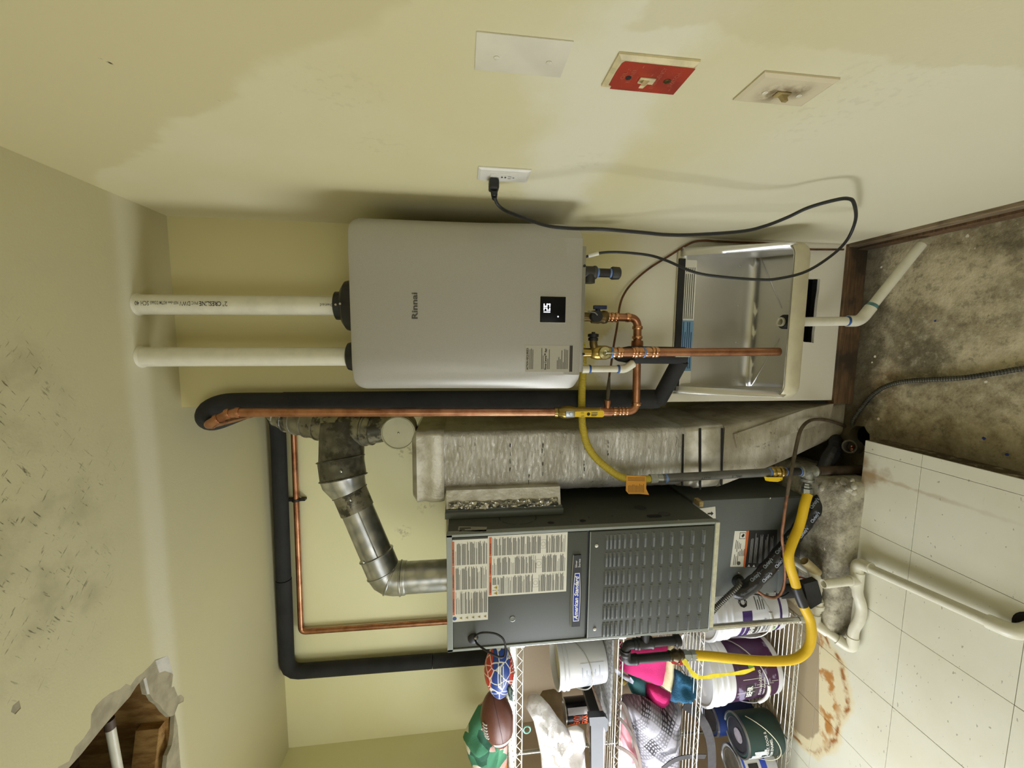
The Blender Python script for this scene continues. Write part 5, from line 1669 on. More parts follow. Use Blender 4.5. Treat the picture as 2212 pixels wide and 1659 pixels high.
og = M('orange_tag', (226, 160, 52), .6, var=.06)
tq = [(1353, 1027), (1396, 1029), (1396, 1056), (1402, 1069), (1381, 1067), (1358, 1067), (1352, 1060)]
tagc = obj('caution_tag', MB().prism([U(x, y, Y=GY-.017) for x, y in tq], (0, .0008, 0)).fix(), og, t, False)
mm = MB()
for x in range(1357, 1392, 3):
    a_ = rd.uniform(1044, 1050)
    mm.poly([U(x, 1064, Y=GY-.0176), U(x+1.1, 1064, Y=GY-.0176), U(x+1.1, a_, Y=GY-.0176), U(x, a_, Y=GY-.0176)])
for y in (1031, 1034, 1037):
    mm.poly([U(1356, y, Y=GY-.0176), U(1393, y+1, Y=GY-.0176), U(1393, y+2, Y=GY-.0176), U(1356, y+1.1, Y=GY-.0176)])
o = obj('tag_print', mm, M('brown_ink', (120, 86, 28), .6, var=0), tagc, False)
o['kind'] = 'stuff'
t = thing('gas_pipe', 'vertical grey steel gas pipe standing before the foil duct', 'pipe', U(1860, 1018, Y=GY))
g0, g1 = U(1430, 1033, Y=GY), U(1664, 1020, Y=GY)
obj('pipe', MB().tube([g0, g1], .0168, 18), IRON_GR, t)
gd = (g1-g0).normalized()
pbg = lambda P0: (lambda x, y, l: P0-gd*0+gd*x+(V((0, -1, 0))*cos(y/.0168-.35)+V((1, 0, 0))*sin(y/.0168-.35))*(.0168+l*.4))
text('pipe_stencil', '317040', None, .285, -.004, .015, INK_BK, t, bend=pbg(g0))
text('pipe_stencil', 'ASTM', None, .155, -.004, .016, INK_BK, t, bend=pbg(g0))
text('pipe_stencil', 'CULT', None, .045, -.004, .014, INK, t, bend=pbg(g0))
for q, mt in ((U(1438, 1033, Y=GY), BLUET), (U(1662, 1020, Y=GY), BLUET), (U(1695, 1019, Y=GY), BLUET), (U(1728, 1018, Y=GY), BLUET)):
    mm = MB(); ring(mm, q, DN, .0180, .010); obj('sealant_ring', mm, mt, t)
vb0, vb1 = U(1664, 1020, Y=GY), U(1694, 1019, Y=GY)
vm_ = vb0.lerp(vb1, .5)
vb = obj('valve_body', MB().lathe([(.019, 0), (.022, .004), (.022, .014), (.018, .018), (.023, .03), (.018, .042), (.022, .046), (.022, .056), (.019, .06)], vb0, (vb1-vb0), 20).cyl(vm_, vm_+V((-.03, -.012, 0)), .012), BRASS, t)
hq = [(1659, 1031), (1691, 1031), (1690, 1037), (1680, 1041), (1662, 1040)]
obj('valve_lever', MB().prism([U(x, y, Y=GY-.022) for x, y in hq], (-.004, .022, 0)).fix(), YELH, vb)
obj('nipple', MB().tube([vb1, U(1728, 1018, Y=GY)], .0162, 16), IRON_BK, t)
tb0, tb1 = U(1727, 1018, Y=GY), U(1768, 1017, Y=GY)
tm = tb0.lerp(tb1, .45)
GALVF = M('cast_galvanized', (150, 150, 138), .5, .6, var=.2, scale=50, bump=.4, bscale=120)
tbr = U(1742, 1040, Y=GY)
obj('tee', MB().lathe([(.022, 0), (.024, .006), (.021, .012), (.021, .062), (.024, .068), (.022, .074)], tb0, tb1-tb0, 20).cyl(tm, V((tbr.x, GY, tm.z)), .021).cyl(V((tbr.x+.012, GY, tm.z)), V((tbr.x, GY, tm.z)), .0245), GALVF, t)
oldp = M('rusty_pipe', (86, 70, 50), .8, .1, var=.35, scale=25, bump=.4)
ob = U(1858, 1014, Y=GY)
ob.z = max(ob.z, -.09)
obj('old_pipe', MB().tube([tb1, V((ob.x, GY, -.084))], .0175, 16), oldp, t)
# coated connector to the furnace
c_ = V((tbr.x-.004, GY, tm.z))
yp = [V((tbr.x-.052, GY-.004, tm.z-.004))]+pxpath([(1738, 1090, -.09), (1733, 1112, -.095), (1725, 1140, -.10), (1713, 1168, -.11), (1704, 1196, -.12), (1706, 1220, -.125), (1714, 1247, -.13), (1724, 1280, -.14), (1737, 1312, -.15), (1749, 1338, -.16), (1753, 1365, -.17), (1749, 1392, -.175), (1736, 1412, -.175), (1710, 1425, -.17), (1660, 1428, -.16), (1600, 1424, -.15), (1540, 1418, -.14), (1500, 1415, -.13)])
t = thing('gas_connector', 'smooth yellow coated gas connector looping left along the floor up to the red gas cock', 'gas hose', yp[10])
obj('hose', MB().tube(spline(yp, 8), .0182, 16), YCOAT, t)
sl = spline(yp[7:10], 8)
obj('black_sleeve', MB().tube(sl[5:16], .0196, 16), BLACKP, t)
obj('end_nut', MB().lathe([(.014, 0), (.014, .008), (.0175, .01), (.0175, .018), (.014, .02), (.0205, .022), (.0205, .042)], V((tbr.x-.006, GY, tm.z)), (-1, 0, -.08), 6), FIT, t)
n0, n1 = U(1502, 1415, Y=-.13), U(1474, 1416, Y=-.125)
obj('end_nut', MB().lathe([(.0195, 0), (.0195, .02), (.0165, .021), (.0165, .03), (.021, .032), (.021, .05)], n0, n1-n0, 8), FIT, t)
# black iron gas train beside the furnace
TYY = -.125
k_ = lambda x, y: U(x, y, Y=TYY)
t = thing('gas_train', 'black iron gas pipe bend with red cock at the furnace side', 'pipe', k_(1410, 1400))
pA_, pB_ = k_(1446, 1417), k_(1352, 1413)
pC_, pD_ = k_(1352, 1386), k_(1464, 1383)
obj('bend', MB().tube(fillet([V((pA_.x, TYY, pA_.z-.0)), V((pA_.x, TYY, pB_.z)), V((pD_.x, TYY, pC_.z)), V((pD_.x, TYY, k_(1375, 1383).z))], .05, 8), .0172, 16), IRON_BK, t)
for q, d_ in ((V((pA_.x, TYY, k_(1373, 1417).z)), DN), (V((pD_.x-.035, TYY, pC_.z+.001)), (1, 0, 0)), (V((pD_.x, TYY, k_(1372, 1383).z)), DN)):
    mm = MB(); ring(mm, q, d_, .0215, .014); obj('fitting_rim', mm, IRON_BK, t)
obj('return_elbow', MB().tube(fillet([V((pA_.x, TYY, k_(1374, 1417).z)), V((pA_.x, TYY, pB_.z)), V((pD_.x-.02, TYY, pC_.z))], .04, 8), .0205, 16), IRON_BK, t)
tz0, tz1 = k_(1376, 1383).z, k_(1410, 1383).z
tzm = (tz0+tz1)/2
obj('tee', MB().lathe([(.021, 0), (.024, .005), (.021, .012), (.021, tz0-tz1-.012), (.024, tz0-tz1-.005), (.021, tz0-tz1)], V((pD_.x, TYY, tz1)), (0, 0, 1), 20).cyl(V((pD_.x, TYY, tzm)), V((FX0+.004, TYY, tzm)), .0175), IRON_BK, t)
obj('drip_nipple', MB().cyl(V((pD_.x, TYY, tz1)), V((pD_.x, TYY, k_(1462, 1383).z)), .0168), IRON_BK, t)
obj('drip_cap', MB().lathe([(.019, .0), (.0225, -.004), (.0215, -.024), (.015, -.028)], V((pD_.x, TYY, k_(1456, 1383).z)), (0, 0, 1), 18), IRON_BK, t)
vz0, vz1 = k_(1444, 1417).z, k_(1474, 1417).z
vbk = obj('cock_body', MB().lathe([(.019, 0), (.022, .006), (.018, .014), (.025, (vz0-vz1)/2), (.018, vz0-vz1-.014), (.021, vz0-vz1-.006), (.019, vz0-vz1)], V((pA_.x, TYY, vz1)), (0, 0, 1), 18), M('dark_brass_body', (84, 72, 48), .4, .7, var=.25), t)
rq = [(1448, 1422), (1477, 1424), (1478, 1430), (1474, 1437), (1452, 1434), (1449, 1429)]
rl = obj('red_lever', MB().prism([U(x, y, Y=TYY-.016) for x, y in rq], (-.002, .016, 0)).fix(), M('red_handle', (170, 34, 24), .4, var=.08), vbk, .3)
obj('lever_screw', MB().sphere(U(1467, 1432, Y=TYY-.017), .004, 2), BRASS, vbk)
# yellow strap tied to it
rb = pxpath([(1476, 1425, -.145), (1484, 1436, -.15), (1494, 1452, -.155), (1506, 1462, -.155), (1522, 1463, -.155), (1550, 1459, -.15), (1585, 1455, -.15), (1610, 1451, -.15), (1630, 1444, -.15)])
rs = spline(rb, 6)
mm = MB()
secs = []
for i_, p_ in enumerate(rs):
    d_ = (rs[min(i_+1, len(rs)-1)]-rs[max(i_-1, 0)]).normalized()
    s_ = d_.cross(V((0, 1, 0))).normalized()
    w_ = .0085*(1+.2*sin(i_*.5))
    secs.append([p_+s_*w_+V((0, -.0006, 0)), p_-s_*w_+V((0, -.0006, 0)), p_-s_*w_+V((0, .0006, 0)), p_+s_*w_+V((0, .0006, 0))])
mm.loft(secs).fix()
tag(obj('yellow_strap', mm, M('yellow_strap', (238, 218, 48), .5, var=.08, scale=40), None, .6, base=rs[0]), 'flat yellow plastic strap hanging from the red gas cock', 'strap')

# ------------------------------------------------------------------ refrigerant lines, conduits
TAPEB = NT('pipe_wrap_tape', .28, 0, (34, 34, 36), .5)
TAPEB.bump(TAPEB.noise(30, 4, .6, TAPEB.mapv((1, 1, 1)), .6), .5, .006); TAPEB = TAPEB.m
LY = -.045
lpx = [(1845, 950, .03), (1822, 955, .01), (1800, 975, -.02), (1785, 1000, -.035), (1780, 1025, -.045), (1788, 1052, -.055), (1776, 1075, -.06), (1755, 1105, -.062), (1728, 1142, -.062), (1700, 1178, -.062), (1672, 1212, -.062), (1645, 1243, -.062), (1618, 1268, -.060), (1600, 1280, -.055), (1592, 1278, -.045)]
lp_ = pxpath(lpx)
for p_ in lp_[:4]:
    p_.z = max(p_.z, -.045)
sp_ = resample(spline(lp_, 8), .012)
nS = len(sp_)
t = thing('refrigerant_line', 'refrigerant line wrapped in glossy black lettered tape, slanting across the coil cabinet', 'pipe', lp_[8])
obj('wrapped_line', MB().tube(sp_, [.0295+.0016*sin(i_*.9)+.001*sin(i_*2.3) for i_ in range(nS)], 20), TAPEB, t)
TW = M('tape_lettering', (168, 178, 196), .5, var=0)
up_sp = list(reversed(resample(spline(lp_[5:13], 8), .004)))
def on_line(k0, row):
    P0, P1 = up_sp[k0], up_sp[min(k0+14, len(up_sp)-1)]
    d_ = (P1-P0).normalized()
    n_ = (CAM-P0)
    n_ = (n_-d_*n_.dot(d_)).normalized()
    v_ = n_.cross(d_)
    r_ = .0316
    return lambda x, y, l: P0+d_*x+(n_*cos((y+row)/r_)+v_*sin((y+row)/r_))*r_
L_ = len(up_sp)
k0 = 6
while k0 < L_-18:
    text('tape_lettering', "Christy's", None, 0, -.006, .019, TW, t, bend=on_line(k0, .011), fit=.052, bold=.0006)
    text('tape_lettering', "Christy's", None, 0, -.006, .019, TW, t, bend=on_line(min(k0+8, L_-16), -.020), fit=.052, bold=.0006)
    if k0+14 < L_-12:
        text('tape_lettering', 'TAPE', None, 0, -.003, .008, M('tape_grey', (120, 124, 132), .5, var=0), t, bend=on_line(k0+14, .011), fit=.016)
    k0 += 20
# thin copper line
tp_ = pxpath([(1858, 938, .05), (1830, 925, .02), (1795, 910, -.01), (1765, 906, -.03), (1745, 911, -.05), (1730, 928, -.07), (1722, 955, -.085), (1715, 990, -.10), (1707, 1030, -.115), (1698, 1085, -.115), (1692, 1130, -.115), (1689, 1160, -.11), (1693, 1195, -.11), (1696, 1230, -.105), (1694, 1262, -.10), (1686, 1282, -.095), (1672, 1291, -.09), (1652, 1287, -.08), (1635, 1276, -.07)])
tp_[0].z = max(tp_[0].z, -.08)
t = thing('liquid_line', 'thin weathered copper refrigerant line curving in front of the coil cabinet', 'tube', tp_[8])
spt = spline(tp_, 7)
nn = len(spt)
obj('line', MB().tube(spt[int(nn*.48):], .0058, 10), M('weathered_copper', (156, 108, 78), .5, .5, var=.3, scale=30), t)
obj('sleeve', MB().tube(spt[:int(nn*.49)], .0068, 10), M('grimy_sleeve', (96, 82, 62), .75, var=.3, scale=30), t)
# flexible conduit at the coil grommet
cpth = spline(pxpath([(1538, 1322, -.03), (1555, 1304, -.045), (1578, 1282, -.058), (1598, 1262, -.05), (1596, 1254, -.012)]), 8)
t = thing('flexible_conduit', 'grey ribbed flexible conduit entering the coil cabinet grommet beside the taped line', 'conduit', cpth[0])
obj('conduit', corr(cpth, .0105, .0016, .009), M('grey_conduit', (104, 102, 96), .4, .6, var=.15), t)
w2 = spline(pxpath([(1620, 1282, -.06), (1645, 1286, -.05), (1668, 1290, -.05), (1690, 1288, -.04), (1704, 1280, -.02)]), 6)
tag(obj('thin_wire', MB().tube(w2, .0032, 8), BLACKP, None, .7, base=w2[0]), 'thin black wire hanging low on the coil cabinet front', 'wire')
mc = [U(x, y, Z=-.074) for x, y in ((2300, 790), (2212, 796), (2150, 806), (2080, 816), (2010, 820), (1955, 824), (1915, 834), (1885, 853), (1862, 880), (1842, 910))]+[U(1832, 930, Z=-.085)+V((0, 0, -.03))]
t = thing('armored_cable', 'grey armored cable lying across the bare concrete floor into the pit', 'cable', mc[3])
obj('cable', corr(spline(mc, 8), .0075, .0015, .008, 4, 12), M('armored_steel', (84, 82, 72), .45, .55, var=.25), t)
# old clutter in the pit corner
cl_ = spline(pxpath([(1840, 955, .03), (1815, 975, .02), (1790, 1000, 0), (1772, 1018, -.03)]), 6)
t = thing('pit_conduit', 'old dusty ribbed conduit stub leaning in the corner pit', 'conduit', cl_[0])
for p_ in cl_:
    p_.z = max(p_.z, -.07)
obj('conduit', corr(cl_, .014, .002, .011), M('dusty_conduit', (84, 80, 70), .7, .2, var=.3), t)
q = U(1842, 965, Z=-.05)
obj('stub_sleeve', MB().lathe([(.028, -.03), (.028, .028), (.022, .028), (.022, -.01), (.001, -.01)], q, (.15, -.35, 1), 20), M('dusty_sleeve', (92, 88, 76), .8, var=.3), t)
for k in range(3):
    obj('wire_end', MB().tube(spline([q+V((.005*k, 0, -.01)), q+V((.006*k-.008, -.012, .02)), q+V((.012*k-.014, -.026, .026+.004*k))], 5), .0022, 6), M('copper_wire_end', (206, 128, 96), .4, .6, var=0), t)

# ------------------------------------------------------------------ PVC condensate drain
GRP = PVC
RPV, RF2 = .0168, .0215
A0 = U(1768, 1250, Z=.115); A1 = U(1765, 1350, Z=.115)
A0.y = A1.y = -.125
B1 = U(1840, 1402, Z=.03)
C_ = [U(x, y, Z=zz_) for x, y, zz_ in ((1842, 1382, .03), (1845, 1360, .03), (1857, 1338, .022), (1861, 1315, .02), (1857, 1296, .028), (1852, 1276, .035), (1853, 1220, .035))]
D0, D1 = U(1866, 1222, Z=.035), U(2146, 1347, Z=.030)
D2 = U(2200, 1370, Z=.030)
t = thing('condensate_drain', 'white plastic condensate drain with trap and open vent stub, lying on tile floor', 'pipe', (-1.4, -.3, .02))
S0 = U(1730, 1240, Z=.14); S0.y = -.03
obj('upper_elbow', MB().tube(fillet([V((A0.x+.02, -.01, .135)), V((A0.x+.025, A0.y, .13)), V((A0.x-.05, A0.y, .115))], .035, 8), .0185, 18), PVC, t)
obj('upper_pipe', MB().tube([A0+V((-.03, 0, 0)), A1], RPV, 18), PVC, t)
un = U(1766, 1308, Z=.115)
obj('union', MB().lathe([(.021, -.03), (.021, -.012), (.030, -.012), (.030, .004), (.025, .006), (.025, .022), (.021, .022), (.021, .03)], V((un.x, A0.y, .115)), (1, 0, 0), 22), PVC, t)
dn1 = (B1-A1).normalized()
obj('corner_elbow', MB().tube(fillet([A1+V((.04, 0, 0)), A1, A1+dn1*.05], .03, 8), RF2, 18), PVC, t)
obj('slope_pipe', MB().tube([A1+dn1*.02, B1], RPV, 18), PVC, t)
obj('low_elbow', MB().tube(fillet([B1-dn1*.05, B1, B1+(C_[0]-B1).normalized()*.052], .03, 8), RF2, 18), PVC, t)
obj('trap', MB().tube(spline([B1+(C_[0]-B1)*.6]+C_[1:6]+[C_[6]], 8), .0185, 18), PVC, t)
tp0 = U(1852, 1254, Z=.035)
obj('tee', MB().tube([tp0+V((.035, 0, 0)), tp0-V((.035, 0, 0))], RF2, 18).tube([tp0, tp0+V((0, 0, .035))], RF2, 18), PVC, t)
st0 = tp0+V((.0, .0, .03))
stt = V((tp0.x-.004, tp0.y, U(1779, 1258, Y=tp0.y).z))
obj('vent_stub', MB().tube([st0, stt], RPV, 18, cap=False).lathe([(RPV, 0), (.0135, 0), (.0135, -.02), (.001, -.02)], stt, (0, 0, 1), 18, capa=False), PVC, t)
c2 = C_[6]
dd = (D1-D0).normalized()
obj('turn_elbow', MB().tube(fillet([c2-V((.045, 0, 0)), c2+V((.008, .004, 0)), c2+V((.008, .004, 0))+dd*.055], .03, 8), RF2, 18), PVC, t)
obj('floor_run', MB().tube([D0, D1], RPV, 18), PVC, t)
obj('end_elbow', MB().tube(fillet([D1-dd*.01, D2, D2+V((.03, -.01, -.06))], .05, 8), RF2, 18), PVC, t)
q = D2+V((.018, -.012, 0))
tag(obj('floor_drain', MB().lathe([(.046, .0), (.046, .0015), (.040, .002), (.036, -.002), (.001, -.003)], (q.x, q.y, .0005), (0, 0, 1), 26), DARKVOID, None, .6, base=(q.x, q.y, 0)), 'round black drain hole in tile floor at white pipe end', 'drain')
fb = [(1737, 1262), (1766, 1254), (1776, 1290), (1775, 1302), (1752, 1316), (1744, 1300)]
obj('foam_wrap', MB().prism([U(x, y, Y=-.152) for x, y in fb], (0, .028, 0)).fix(), FOAM, t, .5)
# paper roll tag and twine
r0, r1 = U(1742, 1216, Y=-.11), U(1766, 1238, Y=-.12)
t = thing('paper_tag', 'curled cream paper tag tied with string above the white drain', 'paper tag', r0)
obj('paper_roll', MB().tube([r0+(r0-r1)*.2, r0, r1], [.0175, .019, .0185], 20, cap=False).tube([r1, r0+(r0-r1)*.15], [.0165, .0165], 20, cap=False), M('cream_paper', (200, 184, 140), .85, var=.12, scale=30), t)
obj('string', MB().tube(spline([U(1715, 1222, Y=-.10), U(1724, 1228, Y=-.115), U(1735, 1236, Y=-.115), U(1745, 1242, Y=-.12)], 5), .0028, 6), M('twine', (186, 176, 156), .9, var=.2), t)
obj('red_wire_nut', MB().tube(spline([U(1699, 1248, Y=-.09), U(1712, 1247, Y=-.10), U(1730, 1247, Y=-.11), U(1745, 1252, Y=-.11)], 4), .0035, 6), M('red_wire', (176, 60, 40), .5, var=.1), t)
# ------------------------------------------------------------------ wire shelving rack
CHROME = M('chrome_wire', (206, 204, 192), .25, .9, var=.08)
RX0, RX1, RY0, RY1 = -2.575, -1.655, 0.0, 0.36
t = thing('wire_rack', 'chrome wire shelving rack with four shelves against the back wall', 'shelving rack', ((RX0+RX1)/2, .18, 0))
for x in (RX0, RX1):
    for y in (RY0, RY1):
        m = MB().tube([V((x, y, .012)), V((x, y, 1.372))], .0127, 16)
        z = .03
        while z < 1.36:
            ring(m, V((x, y, z)), (0, 0, 1), .0131, .002, 16)
            z += .0254
        p_ = obj('post', m, CHROME, t)
        obj('foot', MB().lathe([(.016, .0005), (.016, .008), (.010, .014)], (x, y, 0), (0, 0, 1), 14), BLACKP, t)
SHZ = [(.0645, .045), (.541, .521), (.917, .894), (1.358, 1.332)]
for zu, zl in SHZ:
    m = MB()
    e = .0
    for x0_, y0_, x1_, y1_ in ((RX0, RY0, RX1, RY0), (RX0, RY1, RX1, RY1), (RX0, RY0, RX0, RY1), (RX1, RY0, RX1, RY1)):
        m.tube([V((x0_, y0_, zu)), V((x1_, y1_, zu))], .0030, 8)
        m.tube([V((x0_, y0_, zl)), V((x1_, y1_, zl))], .0030, 8)
        L = (V((x1_, y1_, 0))-V((x0_, y0_, 0))).length
        n_ = int(L/.026)
        pts = []
        for k in range(n_+1):
            p_ = V((x0_, y0_, 0)).lerp(V((x1_, y1_, 0)), k/n_)
            pts.append(V((p_.x, p_.y, zu-.002 if k % 2 else zl+.002)))
        m.tube(pts, .0019, 6)
    o = obj('shelf_frame', m, CHROME, t)
    o['kind'] = 'stuff'
    m = MB()
    y = RY0+.024
    while y < RY1-.01:
        m.tube([V((RX0, y, zu+.001)), V((RX1, y, zu+.001))], .0018, 6)
        y += .0245
    for x in (RX0+.02, RX0+.31, RX0+.61, RX1-.02):
        m.tube([V((x, RY0, zu-.003)), V((x, RY1, zu-.003))], .0026, 6)
    o = obj('shelf_wires', m, CHROME, t)
    o['kind'] = 'stuff'
    for x in (RX0, RX1):
        for y in (RY0, RY1):
            obj('shelf_collar', MB().lathe([(.0135, zl-.004), (.0175, zl-.004), (.0165, zu+.004), (.0135, zu+.004)], (x, y, 0), (0, 0, 1), 14, False, False), CHROME, t)
ZB, Z3, Z2, ZT = [a_+.003 for a_, b_ in SHZ]
RV = lambda Y: (lambda a, b: V((a, Y, b)))
def opx(lst, Y):
    return [(U(x, y, Y=Y).x, U(x, y, Y=Y).z) for x, y in lst]
def soft(name, px, Y, th, mat, label, cat, seed=1, wob=.35, zmin=None, step=.016, group=None, fold=14, part_of=None):
    o2 = opx(px, Y)
    if zmin is not None:
        o2 = [(a, max(b, zmin)) for a, b in o2]
    bm = pillow(o2, 0, RV(Y), (0, -1, 0), th, seed, wob, step, fold=fold)
    if zmin is not None:
        for v in bm.bm.verts:
            v.co.z = max(v.co.z, zmin)
    if part_of:
        return obj(name, bm, mat, part_of, True)
    c = sum((V((a, Y, b)) for a, b in o2), V((0, 0, 0)))/len(o2)
    o = obj(name, bm, mat, None, True, base=c)
    return tag(o, label, cat, group)

# --- top shelf: footballs, quilt
def football(name, label, px0, px1, Y, rad, mat, zrest, parts):
    a, b = U(*px0, Y=Y), U(*px1, Y=Y)
    c = (a+b)/2
    d = (b-a).normalized()
    L = (b-a).length/2
    t = thing(name, label, 'football', c)
    prof = []
    for k in range(25):
        s_ = -1+2*k/24
        prof.append((rad*max(0, (1-abs(s_)**2.0))**.78, s_*L))
    obj('ball', MB().lathe(prof, c, d, 36), mat, t, 1.2)
    parts(t, c, d, L, rad)
    return t
cm = NT('cracked_ball', .45, 0, (40, 70, 140))
crack = cm.vor(24, 'DISTANCE_TO_EDGE', cm.mapv((1, 1, 1)))
cw_ = cm.math('ADD', crack, cm.math('MULTIPLY', cm.math('SUBTRACT', cm.noise(60, 2), .5), .03))
cxyz = cm.xyz()
blue_zone = cm.math('SUBTRACT', 1.0, cm.step(cm.math('ABSOLUTE', cm.math('ADD', cxyz[2], cm.math('MULTIPLY', cxyz[0], .08))), .036, .038))
cm.color(cm.mix(cm.math('SUBTRACT', 1.0, cm.step(cw_, .035, .05)), cm.mix(blue_zone, (196, 60, 44), (28, 64, 142)), (232, 226, 210)))
def cparts(t, c, d, L, r):
    F_ = Face(c+V((.01, -r*.99, -.006)), d*-1, V((0, 0, 1)), 0)
    for k in range(6):
        x = .03+.012*k
        q = c+V((x, 0, .0))
        sc_ = r*max(0, (1-(x/L)**2))**.78
        obj('lace', MB().tube([c+V((x, -sc_*cos(.1)-.002, -.050*sc_/r-.008)), c+V((x+.004, -sc_*.80-.001, -.050*sc_/r-.014))], .0022, 6), INK_WH, t)
    for k in range(3):
        x = -.045+.0*k
        sc_ = r
        obj('lettering_stroke', MB().tube(spline([c+V((.075, -r*.97, .010-.010*k)), c+V((.03, -r*1.008, .012-.011*k)), c+V((-.02, -r*1.008, .010-.010*k))], 4), .0022, 6), M('silver_letter', (196, 196, 190), .4, var=0), t)
football('football', 'small red and blue football with white crackle pattern on the top shelf', (1077, 1386), (1080, 1509), .085, .066, cm.m, ZT, cparts)
def bparts(t, c, d, L, r):
    ax2 = d
    up_ = V((0, -.45, .9)); up_ = (up_-ax2*up_.dot(ax2)).normalized()
    sd_ = up_.cross(ax2)
    def on(s_, th, lift=.001):
        rr = r*max(0, (1-abs(s_)**2.0))**.78+lift
        return c+ax2*(s_*L)+(up_*cos(th)+sd_*sin(th))*rr
    for k in range(6):
        s_ = -.28+.09*k
        obj('lace', MB().tube([on(s_, .42, .002), on(s_, .25, .0035), on(s_, .08, .002)], .0028, 6), INK_WH, t)
    m = MB()
    secs = []
    for k in range(15):
        th = .55+1.35*k/14
        secs.append([on(.42, th, .0012), on(.56, th, .0012), on(.56, th, -.001), on(.42, th, -.001)])
    m.loft(secs).fix()
    obj('stripe', m, WHITEP, t, 1.0)
    obj('seam', MB().tube([on(-.96+1.92*k/20, 1.25, .0) for k in range(21)], .0012, 6), M('seam_brown', (72, 40, 30), .6, var=0), t)
lea = NT('brown_leather', .42, 0, (112, 66, 50)); lea.color(lea.mix(lea.noise(14, 3), (116, 68, 52), (96, 54, 42))); lea.bump(lea.vor(230), .25, .001)
football('football', 'brown leather football with white stripe and laces on the top shelf', (1062, 1492), (1086, 1614), .10, .073, lea.m, ZT, bparts)
qm = NT('patchwork', .9, 0, (70, 130, 100))
qv = qm.n.new('ShaderNodeTexVoronoi'); qm.put(qv.inputs['Vector'], qm.co()); qv.inputs['Scale'].default_value = 17
sepq = qm.n.new('ShaderNodeSeparateColor'); qm.put(sepq.inputs[0], qv.outputs['Color'])
r1_, g1_ = sepq.outputs[0], sepq.outputs[1]
qc = qm.mix(qm.step(r1_, .52, .53), (74, 138, 104), (228, 220, 196))
qc = qm.mix(qm.step(r1_, .70, .71), qc, (232, 150, 84))
qc = qm.mix(qm.step(r1_, .86, .87), qc, (222, 178, 168))
qc = qm.mix(qm.step(g1_, .90, .91), qc, (44, 92, 70))
qm.color(qc); qm.bump(qm.noise(120, 4, .7), .6, .004)
soft('quilt', [(1104, 1510), (1080, 1500), (1052, 1512), (1030, 1530), (1018, 1552), (1006, 1575), (1000, 1592), (1008, 1620), (1020, 1660), (1034, 1710), (1104, 1712)], .24, .10, qm.m, 'green patchwork quilt with orange and cream patches behind brown football', 'quilt', 3, .35, ZT+.001)
hb = U(1138, 1576, Y=-.012)
tag(obj('hair_band', MB().tube([hb+V((.016*cos(k*pi/10), 0, .0145*sin(k*pi/10))) for k in range(20)]+[hb+V((.016, 0, 0))], .0032, 8), M('aqua_band', (150, 214, 196), .6, var=.1), None, True, base=hb), 'aqua elastic hair band hanging under the top shelf front', 'hair band')
soft('striped_cloth', [(1094, 1484), (1101, 1478), (1108, 1490), (1108, 1516), (1100, 1512)], .03, .012, M('striped_cloth', (46, 66, 62), .9, col2=(150, 168, 160), scale=120), 'small dark green striped cloth tucked below the red and blue football', 'cloth', 5, .2)

# --- second shelf
WB = NT('white_bucket_plastic', .32, 0, (232, 232, 232)); WB.color(WB.mix(WB.noise(10, 3), (236, 236, 236), (226, 226, 230))); WB = WB.m
CREAMLID = M('cream_lid', (222, 216, 176), .4, var=.05)
WIRE = M('bail_wire', (196, 196, 190), .3, .9, var=0)
def bucket(name, label, cat, c, z0, h, rt, rb, mat, ribs, lid, group=None):
    t = thing(name, label, cat, (c[0], c[1], z0), group)
    prof = [(rb-.004, 0), (rb, .004)]
    rad = lambda z: rb+(rt-rb)*z/h
    prof += [(rad(h*.70), h*.70)]
    for zz_ in ribs:
        prof += [(rad(h*zz_), h*zz_-.006), (rad(h*zz_)+.007, h*zz_-.004), (rad(h*zz_)+.007, h*zz_+.002), (rad(h*zz_), h*zz_+.006)]
    prof += [(rad(h), h-.012), (rad(h)+.004, h-.006), (rad(h)+.004, h), (rad(h)-.004, h), (rad(h)-.006, h-.02), (rad(h)-.010, h-.06)]
    obj('shell', MB().lathe(prof, (c[0], c[1], z0), (0, 0, 1), 48, True, True), mat, t, .6)
    if lid == 'lid':
        obj('lid', MB().lathe([(rad(h)+.0045, h-.012), (rad(h)+.008, h-.010), (rad(h)+.008, h+.004), (rad(h)-.002, h+.007), (rad(h)-.010, h+.001), (.001, h+.001)], (c[0], c[1], z0), (0, 0, 1), 48, False), mat, t, .6)
    return t, rad
def wrap(c, z0, rad, name, th0, th1, za, zb, mat, par, lift=.0008, n=24, kind=None):
    """a printed band on a bucket between angles (0 = toward the room, positive to the right)"""
    m = MB()
    ps = []
    for k in range(n+1):
        th = th0+(th1-th0)*k/n
        ps.append(((sin(th), -cos(th))))
    for k in range(n):
        (a0, b0), (a1, b1) = ps[k], ps[k+1]
        ra, rb_ = rad(za)+lift, rad(zb)+lift
        m.poly([V((c[0]+a0*ra, c[1]+b0*ra, z0+za)), V((c[0]+a1*ra, c[1]+b1*ra, z0+za)), V((c[0]+a1*rb_, c[1]+b1*rb_, z0+zb)), V((c[0]+a0*rb_, c[1]+b0*rb_, z0+zb))])
    bmesh.ops.remove_doubles(m.bm, verts=m.bm.verts, dist=1e-6)
    return obj(name, m, mat, par, .5)
def wtext(c, z0, rad, name, s_, th, z, size, mat, par, fit=None, lift=.0016, bold=.0004, **k):
    def bend(x, y, l):
        r_ = rad(z+y)+lift
        a_ = th+x/r_
        return V((c[0]+sin(a_)*r_, c[1]-cos(a_)*r_, z0+z+y))
    return text(name, s_, None, 0, 0, size, mat, par, bend=bend, fit=fit, bold=bold, **k)
c = U(1200, 1430, Z=Z2+.235)
c = (c.x, .15)
